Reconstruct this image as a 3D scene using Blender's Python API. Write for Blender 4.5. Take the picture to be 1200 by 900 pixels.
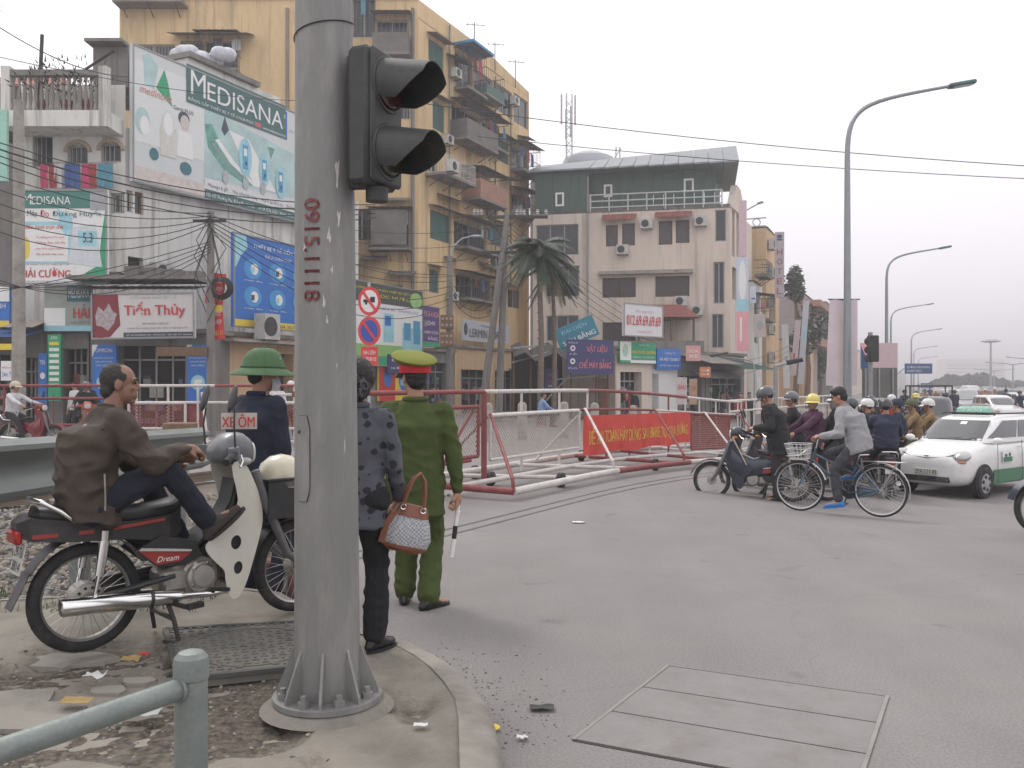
import bpy, math, random
from mathutils import Vector, Matrix, noise
for o in list(bpy.data.objects): bpy.data.objects.remove(o)
random.seed(7)
S = bpy.context.scene
class _Later(list):          # objects are linked together at the very end, which keeps the build fast
    def link(s, o): s.append(o)
class _Col: objects = _Later()
COL = _Col()
R = math.radians
CAMZ, F, HZ = 1.62, 1050.0, 450.0

# ------------------------------------------------------------------ camera, sky, sun, exposure
cd = bpy.data.cameras.new('camera'); cam = bpy.data.objects.new('camera', cd); COL.objects.link(cam)
cam.location = (0, 0, CAMZ); cam.rotation_euler = (R(90), 0, 0)
cd.sensor_width = 36; cd.lens = 36 * F / 1200; cd.clip_end = 5000; cd.clip_start = .05
S.camera = cam
W = bpy.data.worlds.new('World'); S.world = W; W.use_nodes = True
nt = W.node_tree; nt.nodes.clear()
wo = nt.nodes.new('ShaderNodeOutputWorld'); bg = nt.nodes.new('ShaderNodeBackground')
sky = nt.nodes.new('ShaderNodeTexSky'); sky.sky_type = 'NISHITA'; sky.sun_disc = False
sky.sun_elevation = R(52); sky.sun_rotation = R(-35); sky.dust_density = 6; sky.air_density = 1.5; sky.ozone_density = 1
hs = nt.nodes.new('ShaderNodeHueSaturation'); hs.inputs['Saturation'].default_value = .12
tc = nt.nodes.new('ShaderNodeTexCoord'); sx = nt.nodes.new('ShaderNodeSeparateXYZ')
rp = nt.nodes.new('ShaderNodeValToRGB')      # an even cloud deck: paler up high, greyer and more lavender in the haze low down
rp.color_ramp.elements[0].position = .0; rp.color_ramp.elements[0].color = (.68, .65, .69, 1)
rp.color_ramp.elements[1].position = .45; rp.color_ramp.elements[1].color = (.97, .95, .98, 1)
e = rp.color_ramp.elements.new(.16); e.color = (.80, .775, .815, 1)
sc = nt.nodes.new('ShaderNodeVectorMath'); sc.operation = 'SCALE'; sc.inputs['Scale'].default_value = 13.6
mx = nt.nodes.new('ShaderNodeMix'); mx.data_type = 'RGBA'; mx.inputs[0].default_value = .93
nt.links.new(tc.outputs['Generated'], sx.inputs[0]); nt.links.new(sx.outputs['Z'], rp.inputs[0])
nt.links.new(rp.outputs[0], sc.inputs[0]); nt.links.new(sky.outputs[0], hs.inputs['Color'])
nt.links.new(hs.outputs[0], mx.inputs[6]); nt.links.new(sc.outputs[0], mx.inputs[7])
nt.links.new(mx.outputs[2], bg.inputs[0]); nt.links.new(bg.outputs[0], wo.inputs[0])
bg.inputs['Strength'].default_value = .1
sd = bpy.data.lights.new('sun', 'SUN'); sd.energy = 1.2; sd.angle = R(16); sd.color = (1, .96, .9)
sun = bpy.data.objects.new('sun', sd); COL.objects.link(sun)
sun.rotation_euler = (R(38), 0, R(35 + 180))
sun.rotation_euler = Vector((math.sin(R(35)) * math.cos(R(52)), -math.cos(R(35)) * math.cos(R(52)), -math.sin(R(52)))).to_track_quat('-Z', 'Y').to_euler()
S.view_settings.view_transform = 'Standard'; S.view_settings.look = 'None'
S.view_settings.exposure = .18; S.view_settings.gamma = 1

# ------------------------------------------------------------------ helpers
def V(*a): return Vector(a)
def pt(px, py, Y): return V((px - 600) / F * Y, Y, CAMZ - (py - HZ) / F * Y)
def sst(a, b, x):
    t = min(1, max(0, (x - a) / (b - a))); return t * t * (3 - 2 * t)
def gz(x, y): return -.45 * sst(1, 8, x) * sst(9, 14, y)       # the crossing hump falls away to the right
DR = V(.465, 1, 0).normalized()                                   # street direction
NR = V(DR.y, -DR.x, 0)                                            # towards the road side

MATS = {}
def M(name, col, rough=.75, metal=0, var=.12, vs=6., bump=.0, bs=40., dirt=0., dcol=(.12, .10, .085), dsc=2.5, emit=0, spec=.5, stretch=None, trans=0, coat=0, streak=0):
    if name in MATS: return MATS[name]
    m = bpy.data.materials.new(name); m.use_nodes = True; t = m.node_tree; b = t.nodes['Principled BSDF']
    b.inputs['Roughness'].default_value = rough; b.inputs['Metallic'].default_value = metal
    b.inputs['Specular IOR Level'].default_value = spec
    if coat: b.inputs['Coat Weight'].default_value = coat; b.inputs['Coat Roughness'].default_value = .12
    if trans: b.inputs['Transmission Weight'].default_value = trans
    tc = t.nodes.new('ShaderNodeTexCoord'); src = tc.outputs['Object']
    if stretch:
        mp = t.nodes.new('ShaderNodeMapping'); mp.inputs['Scale'].default_value = stretch
        t.links.new(src, mp.inputs[0]); src = mp.outputs[0]
    n = t.nodes.new('ShaderNodeTexNoise'); n.inputs['Scale'].default_value = vs; n.inputs['Detail'].default_value = 5; n.inputs['Roughness'].default_value = .65
    t.links.new(src, n.inputs['Vector'])
    mr = t.nodes.new('ShaderNodeMapRange'); mr.inputs[1].default_value = .25; mr.inputs[2].default_value = .75
    mr.inputs[3].default_value = 1 - var; mr.inputs[4].default_value = 1 + var
    t.links.new(n.outputs[0], mr.inputs[0])
    sc = t.nodes.new('ShaderNodeVectorMath'); sc.operation = 'SCALE'; sc.inputs[0].default_value = col[:3]
    t.links.new(mr.outputs[0], sc.inputs['Scale']); out = sc.outputs[0]
    if dirt:
        n2 = t.nodes.new('ShaderNodeTexNoise'); n2.inputs['Scale'].default_value = dsc; n2.inputs['Detail'].default_value = 8; n2.inputs['Roughness'].default_value = .7
        t.links.new(src, n2.inputs['Vector'])
        r2 = t.nodes.new('ShaderNodeMapRange'); r2.inputs[1].default_value = .5; r2.inputs[2].default_value = .72; r2.inputs[4].default_value = dirt
        t.links.new(n2.outputs[0], r2.inputs[0])
        mx = t.nodes.new('ShaderNodeMix'); mx.data_type = 'RGBA'; mx.inputs[7].default_value = (*dcol, 1)
        t.links.new(r2.outputs[0], mx.inputs[0]); t.links.new(out, mx.inputs[6]); out = mx.outputs[2]
    if streak:               # rain-washed runs down a wall
        mp = t.nodes.new('ShaderNodeMapping'); mp.inputs['Scale'].default_value = (1.6, 1.6, .07); t.links.new(tc.outputs['Object'], mp.inputs[0])
        n4 = t.nodes.new('ShaderNodeTexNoise'); n4.inputs['Scale'].default_value = 1.5; n4.inputs['Detail'].default_value = 9; n4.inputs['Roughness'].default_value = .75; t.links.new(mp.outputs[0], n4.inputs['Vector'])
        r4 = t.nodes.new('ShaderNodeMapRange'); r4.inputs[1].default_value = .52; r4.inputs[2].default_value = .70; r4.inputs[4].default_value = streak; t.links.new(n4.outputs[0], r4.inputs[0])
        x4 = t.nodes.new('ShaderNodeMix'); x4.data_type = 'RGBA'; x4.inputs[7].default_value = (*[c * .5 for c in dcol], 1); t.links.new(r4.outputs[0], x4.inputs[0]); t.links.new(out, x4.inputs[6]); out = x4.outputs[2]
    t.links.new(out, b.inputs['Base Color'])
    if emit: t.links.new(out, b.inputs['Emission Color']); b.inputs['Emission Strength'].default_value = emit
    if bump:
        n3 = t.nodes.new('ShaderNodeTexNoise'); n3.inputs['Scale'].default_value = bs; n3.inputs['Detail'].default_value = 6
        t.links.new(src, n3.inputs['Vector'])
        bp = t.nodes.new('ShaderNodeBump'); bp.inputs['Strength'].default_value = min(1, bump); bp.inputs['Distance'].default_value = .01
        t.links.new(n3.outputs[0], bp.inputs['Height']); t.links.new(bp.outputs[0], b.inputs['Normal'])
    MATS[name] = m; return m

def org(o):
    p = V(0, 0, 0)
    while o: p += o.location; o = o.parent
    return p
def put(name, me, parent=None, loc=None, mats=None):
    o = bpy.data.objects.new(name, me); COL.objects.link(o)
    if parent: o.parent = parent
    if loc is not None: o.location = loc
    for m in (mats or []): me.materials.append(m)
    return o
def tag(o, label=None, cat=None, group=None, kind=None):
    if label: o['label'] = label
    if cat: o['category'] = cat
    if group: o['group'] = group
    if kind: o['kind'] = kind
    return o
def thing(name, label, cat, loc=(0, 0, 0), rz=0, group=None):
    o = bpy.data.objects.new(name, None); COL.objects.link(o); o.location = loc; o.rotation_euler = (0, 0, rz)
    o.empty_display_size = .2
    return tag(o, label, cat, group)
def copy_tree(o, parent=None):
    c = o.copy(); COL.objects.link(c)
    if parent: c.parent = parent
    for ch in list(o.children): copy_tree(ch, c)
    return c

class MB:
    def __init__(s): s.v = []; s.f = []; s.m = []; s.T = None; s.mi = 0
    def add(s, vs, fs):
        b = len(s.v)
        if s.T is not None: vs = [s.T @ Vector(p) for p in vs]
        s.v += [tuple(p) for p in vs]; s.f += [tuple(i + b for i in f) for f in fs]; s.m += [s.mi] * len(fs)
        return s
    def box(s, c, d, rz=0, M3=None, bev=0):
        x, y, z = d[0] / 2, d[1] / 2, d[2] / 2
        if bev:
            e = bev; vs = []
            for sx in (-1, 1):
                for sy in (-1, 1):
                    for sz in (-1, 1):
                        vs += [(sx * x, sy * (y - e), sz * (z - e)), (sx * (x - e), sy * y, sz * (z - e)), (sx * (x - e), sy * (y - e), sz * z)]
            def I(a, b, c, k): return (((a > 0) * 2 + (b > 0)) * 2 + (c > 0)) * 3 + k
            fs = []
            for a in (-1, 1):
                q = [(a, -1, -1), (a, 1, -1), (a, 1, 1), (a, -1, 1)]; fs.append([I(*p, 0) for p in (q if a > 0 else q[::-1])])
                q = [(1, a, -1), (-1, a, -1), (-1, a, 1), (1, a, 1)]; fs.append([I(*p, 1) for p in (q if a > 0 else q[::-1])])
                q = [(-1, -1, a), (1, -1, a), (1, 1, a), (-1, 1, a)]; fs.append([I(*p, 2) for p in (q if a > 0 else q[::-1])])
            for a in (-1, 1):
                for b in (-1, 1):
                    q = [I(a, b, -1, 0), I(a, b, 1, 0), I(a, b, 1, 1), I(a, b, -1, 1)]; fs.append(q if a * b < 0 else q[::-1])
                    q = [I(a, -1, b, 0), I(a, 1, b, 0), I(a, 1, b, 2), I(a, -1, b, 2)]; fs.append(q if a * b > 0 else q[::-1])
                    q = [I(-1, a, b, 1), I(1, a, b, 1), I(1, a, b, 2), I(-1, a, b, 2)]; fs.append(q if a * b < 0 else q[::-1])
                    for c2 in (-1, 1):
                        q = [I(a, b, c2, 0), I(a, b, c2, 1), I(a, b, c2, 2)]; fs.append(q if a * b * c2 > 0 else q[::-1])
        else:
            vs = [(a * x, b * y, c2 * z) for a in (-1, 1) for b in (-1, 1) for c2 in (-1, 1)]
            fs = [(0, 1, 3, 2), (4, 6, 7, 5), (0, 4, 5, 1), (2, 3, 7, 6), (0, 2, 6, 4), (1, 5, 7, 3)]
        if M3 is None: M3 = Matrix.Rotation(rz, 3, 'Z')
        c = Vector(c); return s.add([M3 @ Vector(p) + c for p in vs], fs)
    def beam(s, a, b, w, h, up=(0, 0, 1), bev=0):
        a = Vector(a); b = Vector(b); x = (b - a); L = x.length; x.normalize(); u = Vector(up)
        if abs(x.dot(u)) > .99: u = V(1, 0, 0)
        y = u.cross(x).normalized(); z = x.cross(y)
        return s.box((a + b) / 2, (L, w, h), M3=Matrix((x, y, z)).transposed(), bev=bev)
    def tube(s, pts, r, n=8, caps=True, closed=False, sq=1.):
        P = [Vector(p) for p in pts]; N = len(P); rs = r if isinstance(r, (list, tuple)) else [r] * N
        vs = []; prev = None
        for i in range(N):
            if closed: d = P[(i + 1) % N] - P[i - 1]
            else: d = P[min(i + 1, N - 1)] - P[max(i - 1, 0)]
            d.normalize()
            if prev is None:
                a = V(0, 0, 1) if abs(d.z) < .9 else V(1, 0, 0); prev = (a - d * a.dot(d)).normalized()
            else:
                prev = (prev - d * prev.dot(d)).normalized()
            b = d.cross(prev)
            for k in range(n):
                t = 2 * math.pi * k / n; vs.append(P[i] + prev * math.cos(t) * rs[i] + b * math.sin(t) * rs[i] * sq)
        fs = []
        for i in range(N if closed else N - 1):
            j = (i + 1) % N
            for k in range(n): fs.append((i * n + k, i * n + (k + 1) % n, j * n + (k + 1) % n, j * n + k))
        if caps and not closed:
            fs.append(tuple(range(n - 1, -1, -1))); fs.append(tuple((N - 1) * n + k for k in range(n)))
        return s.add(vs, fs)
    def cyl(s, a, b, r0, r1=None, n=16): return s.tube([a, b], [r0, r0 if r1 is None else r1], n)
    def ell(s, c, r, M3=None, nu=12, nv=8):
        c = Vector(c); r = (r, r, r) if not isinstance(r, (tuple, list)) else r; vs = []
        vs.append(V(0, 0, -r[2]))
        for j in range(1, nv):
            p = math.pi * j / nv
            for i in range(nu):
                t = 2 * math.pi * i / nu; vs.append(V(r[0] * math.sin(p) * math.cos(t), r[1] * math.sin(p) * math.sin(t), -r[2] * math.cos(p)))
        vs.append(V(0, 0, r[2])); fs = []
        for i in range(nu):
            fs.append((0, 1 + (i + 1) % nu, 1 + i))
            for j in range(nv - 2):
                a = 1 + j * nu; b = a + nu; fs.append((a + i, a + (i + 1) % nu, b + (i + 1) % nu, b + i))
            a = 1 + (nv - 2) * nu; fs.append((a + i, a + (i + 1) % nu, len(vs) - 1))
        return s.add([(M3 @ p if M3 else p) + c for p in vs], fs)
    def cap(s, a, b, r0, r1=None, n=10):       # capsule with two radii
        a = Vector(a); b = Vector(b); r1 = r0 if r1 is None else r1; d = b - a; L = d.length
        if L < 1e-5: return s.ell(a, r0)
        d /= L; P = []; rr = []
        for k in range(4):
            t = math.pi / 2 * k / 4; P.append(a - d * r0 * math.cos(t)); rr.append(max(r0 * math.sin(t), r0 * .05))
        P.append(a); rr.append(r0); P.append(b); rr.append(r1)
        for k in range(3, -1, -1):
            t = math.pi / 2 * k / 4; P.append(b + d * r1 * math.cos(t)); rr.append(max(r1 * math.sin(t), r1 * .05))
        return s.tube(P, rr, n)
    def loft(s, rings, caps=True, closed=False):
        n = len(rings[0]); vs = [p for r in rings for p in r]; fs = []; N = len(rings)
        for i in range(N if closed else N - 1):
            j = (i + 1) % N
            for k in range(n): fs.append((i * n + k, i * n + (k + 1) % n, j * n + (k + 1) % n, j * n + k))
        if caps and not closed: fs.append(tuple(range(n - 1, -1, -1))); fs.append(tuple((N - 1) * n + k for k in range(n)))
        return s.add(vs, fs)
    def grid(s, P, th=0):                      # open sheet of rows of points, optional thickness along normals
        a = len(P); b = len(P[0]); vs = [Vector(p) for r in P for p in r]
        fs = [(i * b + j, i * b + j + 1, (i + 1) * b + j + 1, (i + 1) * b + j) for i in range(a - 1) for j in range(b - 1)]
        if th:
            ns = [V(0, 0, 0) for _ in vs]
            for f in fs:
                n = (vs[f[1]] - vs[f[0]]).cross(vs[f[3]] - vs[f[0]])
                if n.length > 1e-12: n.normalize()
                for i in f: ns[i] += n
            k = len(vs); vs = vs + [v - n.normalized() * th for v, n in zip(vs, ns)]
            rim = [(0, j) for j in range(b)] + [(i, b - 1) for i in range(1, a)] + [(a - 1, j) for j in range(b - 2, -1, -1)] + [(i, 0) for i in range(a - 2, 0, -1)]
            idx = [i * b + j for i, j in rim]
            fs = fs + [tuple(q + k for q in f[::-1]) for f in fs] + [(idx[i], idx[i] + k, idx[(i + 1) % len(idx)] + k, idx[(i + 1) % len(idx)]) for i in range(len(idx))]
        return s.add(vs, fs)
    def prism(s, poly, a, b, fr=None):         # poly in (u,v); extruded along w from a to b; fr maps (u,v,w)->3D
        fr = fr or (lambda u, v, w: (u, v, w)); n = len(poly)
        vs = [fr(u, v, a) for u, v in poly] + [fr(u, v, b) for u, v in poly]
        return s.add(vs, [tuple(range(n - 1, -1, -1)), tuple(range(n, 2 * n))] + [(i, (i + 1) % n, (i + 1) % n + n, i + n) for i in range(n)])
    def torus(s, c, R0, r, ax='y', n=32, k=8, arc=1., a0=0, sq=1.):
        c = Vector(c); m = n if arc == 1 else n + 1; pts = []
        for i in range(m):
            t = a0 + 2 * math.pi * arc * i / n; u, w = math.cos(t) * R0, math.sin(t) * R0
            pts.append(c + (V(u, 0, w) if ax == 'y' else V(u, w, 0) if ax == 'z' else V(0, u, w)))
        return s.tube(pts, r, k, closed=(arc == 1))
    def lathe(s, prof, c=(0, 0, 0), ax='z', n=24):
        c = Vector(c); rings = []
        for r, h in prof:
            rg = []
            for i in range(n):
                t = 2 * math.pi * i / n; u, w = r * math.cos(t), r * math.sin(t)
                rg.append(c + (V(u, w, h) if ax == 'z' else V(w, h, u) if ax == 'y' else V(h, u, w)))
            rings.append(rg)
        return s.loft(rings)
    def mesh(s, name='m', ang=38):
        me = bpy.data.meshes.new(name); me.from_pydata(s.v, [], s.f)
        if ang: me.shade_smooth() if hasattr(me, 'shade_smooth') else None; me.set_sharp_from_angle(angle=R(ang))
        if any(s.m): me.polygons.foreach_set('material_index', s.m)
        return me
    def build(s, name, mat, parent=None, ang=38, off=None, fixn=True):
        if off is None: off = org(parent) if parent else V(0, 0, 0)
        if off.length: s.v = [(p[0] - off.x, p[1] - off.y, p[2] - off.z) for p in s.v]
        me = s.mesh(name, ang)
        if fixn:
            import bmesh
            b = bmesh.new(); b.from_mesh(me); bmesh.ops.recalc_face_normals(b, faces=b.faces); b.to_mesh(me); b.free()
        return put(name, me, parent, mats=mat if isinstance(mat, (list, tuple)) else [mat])
    def top(s, name, mat, label, cat, loc=None, group=None, kind=None, **k):   # a thing that is one mesh
        loc = Vector(loc) if loc is not None else V(0, 0, 0)
        if loc.length: s.v = [(p[0] - loc.x, p[1] - loc.y, p[2] - loc.z) for p in s.v]
        o = s.build(name, mat, None, **k); o.location = loc; return tag(o, label, cat, group, kind)

# ---- lettering: built-in font turned into flat mesh, fitted to a rectangle
GC = {}
def glyphs(txt, bold=.0, shear=0.):
    k = (txt, bold, shear)
    if k in GC: return GC[k]
    c = bpy.data.curves.new('t', 'FONT'); c.body = txt; c.offset = bold; c.shear = shear; c.resolution_u = 6; c.fill_mode = 'FRONT'
    o = bpy.data.objects.new('t', c); S.collection.objects.link(o)
    me = bpy.data.meshes.new_from_object(o.evaluated_get(bpy.context.evaluated_depsgraph_get()))
    vs = [(v.co.x, v.co.y) for v in me.vertices]; fs = [tuple(p.vertices) for p in me.polygons]
    bpy.data.objects.remove(o); bpy.data.curves.remove(c); bpy.data.meshes.remove(me)
    if vs:
        x0 = min(v[0] for v in vs); x1 = max(v[0] for v in vs); y0 = min(v[1] for v in vs); y1 = max(v[1] for v in vs)
        vs = [((x - x0) / (x1 - x0 + 1e-9), (y - y0) / (y1 - y0 + 1e-9)) for x, y in vs]
    GC[k] = (vs, fs); return GC[k]
def write(mb, txt, rect, fr, w, bold=.012, shear=0.):     # rect (u0,v0,u1,v1); fr(u,v,w)->point; weight comes from nudged copies, each its own hair above the last
    vs, fs = glyphs(txt, 0, shear); u0, v0, u1, v1 = rect; H = v1 - v0; n = 3 if bold > .015 else 1
    for k in range(n):
        dx = (k - (n - 1) / 2) * .035 * (u1 - u0) / max(3, len(txt)); mb.add([fr(u0 + (u1 - u0) * a + dx, v0 + H * b, w + .0004 * k) for a, b in vs], fs)

class Pl:                                  # vertical plane through O along U
    def __init__(s, O, U): s.O = Vector((O[0], O[1], 0)); s.U = Vector((U[0], U[1], 0)).normalized(); s.N = V(s.U.y, -s.U.x, 0)
    def u(s, px):                          # distance along U where the sight line of px crosses
        dx = (px - 600) / F; t = (s.O.x - dx * s.O.y) / (dx * s.U.y - s.U.x); return t
    def Y(s, px): return s.O.y + s.U.y * s.u(px)
    def P(s, u, z, w=0): p = s.O + s.U * u + s.N * w; return V(p.x, p.y, z)
    def z(s, px, py): return CAMZ - (py - HZ) / F * s.Y(px)
    def fr(s): return lambda u, v, w: s.P(u, v, w)

def sign(name, label, cat, pl, x0, x1, yt, yb, face, lines=(), shapes=(), depth=.12, w=0, frame=None, group=None, tilt=0, parent=None):
    """A board on plane pl between pixel columns x0,x1; yt,yb are its top and bottom rows at x0. Lines/shapes use board units 0..1."""
    a, b = pl.u(x0), pl.u(x1); zt, zb = pl.z(x0, yt), pl.z(x0, yb); Wd, H = b - a, zt - zb
    mid = pl.P((a + b) / 2, zb, w)
    t = parent or thing(name, label, cat, mid, group=group)
    ct, st = math.cos(tilt), math.sin(tilt); cu, cz = (a + b) / 2, (zt + zb) / 2
    def fr(u, v, ww):
        uu, vv = (u - .5) * Wd, (v - .5) * H
        return pl.P(cu + uu * ct - vv * st, cz + uu * st + vv * ct, w + ww)
    brd = [(0, 0), (1, 0), (1, 1), (0, 1)]
    MB().prism(brd, -depth, 0, fr).build('board', face, t, ang=0)
    if frame:
        m = MB(); eu, ev = .05 / abs(Wd), .05 / H
        for p in ([(0, 0), (1, 0), (1, ev), (0, ev)], [(0, 1 - ev), (1, 1 - ev), (1, 1), (0, 1)], [(0, ev), (eu, ev), (eu, 1 - ev), (0, 1 - ev)], [(1 - eu, ev), (1, ev), (1, 1 - ev), (1 - eu, 1 - ev)]):
            m.prism(p, .002, .035, fr)
        m.build('frame', frame, t, ang=0)
    by = {}
    for i, sh in enumerate(shapes):
        kind, mat, q = sh[0], sh[1], sh[2:]
        m = by.setdefault(('print', mat.name), [MB(), mat])[0]; ww = .008 + .0007 * i
        if kind == 'r': u0, v0, u1, v1 = q; P = [(u0, v0), (u1, v0), (u1, v1), (u0, v1)]
        elif kind == 'e': P = [(q[0] + q[2] * math.cos(k * math.pi / 10), q[1] + q[3] * math.sin(k * math.pi / 10)) for k in range(20)]
        else: P = q[0]
        m.add([fr(u, v, ww) for u, v in P], [tuple(range(len(P)))])
    for L in lines:
        txt, mat, rect = L[0], L[1], L[2]; kw = L[3] if len(L) > 3 else {}
        m = by.setdefault(('lettering', mat.name), [MB(), mat])[0]
        write(m, txt, rect, fr, .03, **kw)
    for (nm, _), (m, mat) in by.items(): m.build(nm, mat, t, ang=0, fixn=False)
    return t

# ------------------------------------------------------------------ shared materials
white = M('white_print', (.78, .78, .76), .5, var=.05); whitep = M('white_paint', (.66, .64, .61), .6, var=.1, dirt=.55, dcol=(.25, .2, .17), dsc=5)
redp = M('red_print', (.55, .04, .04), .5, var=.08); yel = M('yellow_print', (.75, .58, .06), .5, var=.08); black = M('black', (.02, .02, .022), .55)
blue = M('blue_print', (.03, .16, .50), .5, var=.1); teal = M('teal_print', (.035, .16, .19), .5, var=.1); green = M('green_print', (.03, .33, .16), .5, var=.15)
navy = M('navy_print', (.05, .05, .16), .5, var=.15); lblue = M('light_blue_print', (.32, .60, .68), .5, var=.2, vs=2); grey = M('grey_print', (.35, .36, .37), .6)
pink = M('pink_print', (.75, .35, .38), .6, var=.1, vs=1); steel = M('galvanised', (.42, .46, .46), .5, .35, var=.12, vs=12, dirt=.3, dcol=(.2, .2, .19))
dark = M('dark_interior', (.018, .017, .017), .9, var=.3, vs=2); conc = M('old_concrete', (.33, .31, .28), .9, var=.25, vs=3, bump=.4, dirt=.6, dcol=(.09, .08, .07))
glass = M('window_glass', (.03, .035, .04), .12, var=.3, vs=1.5); rubber = M('rubber', (.022, .022, .023), .8, var=.25, vs=20, dirt=.5, dcol=(.12, .105, .09), dsc=8)
chrome = M('chrome', (.75, .75, .74), .16, 1, var=.05, dirt=.25, dcol=(.25, .2, .16)); iron = M('dark_iron', (.05, .048, .045), .6, .4, var=.3, dirt=.4)
plastic = M('black_plastic', (.03, .03, .032), .45, var=.2, dirt=.4, dcol=(.1, .09, .08), dsc=6); alu = M('cast_aluminium', (.38, .36, .33), .45, .7, var=.25, vs=25, dirt=.6)
wood = M('old_wood', (.16, .10, .06), .8, var=.3, vs=8, stretch=(1, 1, .2)); rust = M('red_oxide', (.30, .075, .07), .6, var=.2, vs=9, dirt=.4, dcol=(.2, .12, .1))
# ------------------------------------------------------------------ ground
asphalt = M('asphalt', (.205, .190, .186), .88, var=.10, vs=.7, bump=.5, bs=120, dirt=.35, dcol=(.27, .25, .235), dsc=.5)
def patch_asphalt(m):      # aggregate speckle, wheel-worn streaks
    t = m.node_tree; b = t.nodes['Principled BSDF']; old = b.inputs['Base Color'].links[0].from_socket
    tc = t.nodes.new('ShaderNodeTexCoord'); v = t.nodes.new('ShaderNodeTexNoise'); v.inputs['Scale'].default_value = 70; v.inputs['Detail'].default_value = 3
    t.links.new(tc.outputs['Object'], v.inputs['Vector'])
    mr = t.nodes.new('ShaderNodeMapRange'); mr.inputs[1].default_value = .3; mr.inputs[2].default_value = .7; mr.inputs[3].default_value = .82; mr.inputs[4].default_value = 1.18
    t.links.new(v.outputs[0], mr.inputs[0])
    s2 = t.nodes.new('ShaderNodeVectorMath'); s2.operation = 'SCALE'; t.links.new(old, s2.inputs[0]); t.links.new(mr.outputs[0], s2.inputs['Scale'])
    mp = t.nodes.new('ShaderNodeMapping'); mp.inputs['Rotation'].default_value = (0, 0, R(25)); mp.inputs['Scale'].default_value = (1.1, .07, 1)
    n = t.nodes.new('ShaderNodeTexNoise'); n.inputs['Scale'].default_value = 1.3; n.inputs['Detail'].default_value = 6
    t.links.new(tc.outputs['Object'], mp.inputs[0]); t.links.new(mp.outputs[0], n.inputs['Vector'])
    m2 = t.nodes.new('ShaderNodeMapRange'); m2.inputs[1].default_value = .35; m2.inputs[2].default_value = .65; m2.inputs[3].default_value = .96; m2.inputs[4].default_value = 1.04
    t.links.new(n.outputs[0], m2.inputs[0]); s3 = t.nodes.new('ShaderNodeVectorMath'); s3.operation = 'SCALE'
    t.links.new(s2.outputs[0], s3.inputs[0]); t.links.new(m2.outputs[0], s3.inputs['Scale']); t.links.new(s3.outputs[0], b.inputs['Base Color'])
patch_asphalt(asphalt)
def cracks(m):            # fine wandering cracks and old oil drips
    t = m.node_tree; b = t.nodes['Principled BSDF']; old = b.inputs['Base Color'].links[0].from_socket; tc = t.nodes.new('ShaderNodeTexCoord')
    n = t.nodes.new('ShaderNodeTexNoise'); n.inputs['Scale'].default_value = 1.2; n.inputs['Detail'].default_value = 5; t.links.new(tc.outputs['Object'], n.inputs['Vector'])
    a = t.nodes.new('ShaderNodeVectorMath'); a.operation = 'MULTIPLY_ADD'; a.inputs[1].default_value = (1.3, 1.3, 0); t.links.new(n.outputs['Color'], a.inputs[0]); t.links.new(tc.outputs['Object'], a.inputs[2])
    v = t.nodes.new('ShaderNodeTexVoronoi'); v.feature = 'DISTANCE_TO_EDGE'; v.inputs['Scale'].default_value = .33; t.links.new(a.outputs[0], v.inputs['Vector'])
    r = t.nodes.new('ShaderNodeMapRange'); r.inputs[1].default_value = .001; r.inputs[2].default_value = .007; r.inputs[3].default_value = .09; r.inputs[4].default_value = 0; t.links.new(v.outputs[0], r.inputs[0])
    v2 = t.nodes.new('ShaderNodeTexVoronoi'); v2.inputs['Scale'].default_value = 1.4; t.links.new(a.outputs[0], v2.inputs['Vector']); r2 = t.nodes.new('ShaderNodeMapRange'); r2.inputs[1].default_value = .05; r2.inputs[2].default_value = .16; r2.inputs[3].default_value = .30; r2.inputs[4].default_value = 0; t.links.new(v2.outputs[0], r2.inputs[0])
    ad = t.nodes.new('ShaderNodeMath'); ad.operation = 'MAXIMUM'; t.links.new(r.outputs[0], ad.inputs[0]); t.links.new(r2.outputs[0], ad.inputs[1])
    x = t.nodes.new('ShaderNodeMix'); x.data_type = 'RGBA'; x.inputs[7].default_value = (.07, .064, .06, 1); t.links.new(ad.outputs[0], x.inputs[0]); t.links.new(old, x.inputs[6]); t.links.new(x.outputs[2], b.inputs['Base Color'])
cracks(asphalt)
earth = M('bare_earth', (.13, .108, .085), .95, var=.3, vs=2, bump=.8, bs=25, dirt=.5, dcol=(.055, .048, .04))
xs = [-900, -200, -60, -30, -20, -15, -10, -8, -6, -5, -4, -3, -2, -1, -.5, 0, .5, 1, 1.5, 2, 2.5, 3, 3.5, 4, 4.5, 5, 5.5, 6, 6.5, 7, 8, 10, 14, 20, 30, 60, 200, 900]
ys = [-30, -10, 0, 2, 4, 6, 8, 9, 9.5, 10, 10.5, 11, 11.5, 12, 12.5, 13, 13.5, 14, 15, 18, 24, 30, 60, 120, 300, 900, 2500]
MB().grid([[(x, y, gz(x, y) - .06) for x in xs] for y in ys]).top('ground', earth, 'bare grey-brown ground beyond the road', None, kind='structure', ang=60, fixn=False)
xr = [x for x in xs if -30 <= x <= 200]; yr = [y for y in ys if y <= 900]
MB().grid([[(x, y, gz(x, y)) for x in xr] for y in yr]).top('road', asphalt, 'wide dusty grey asphalt road and level crossing', None, kind='structure', ang=60, fixn=False)

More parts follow.
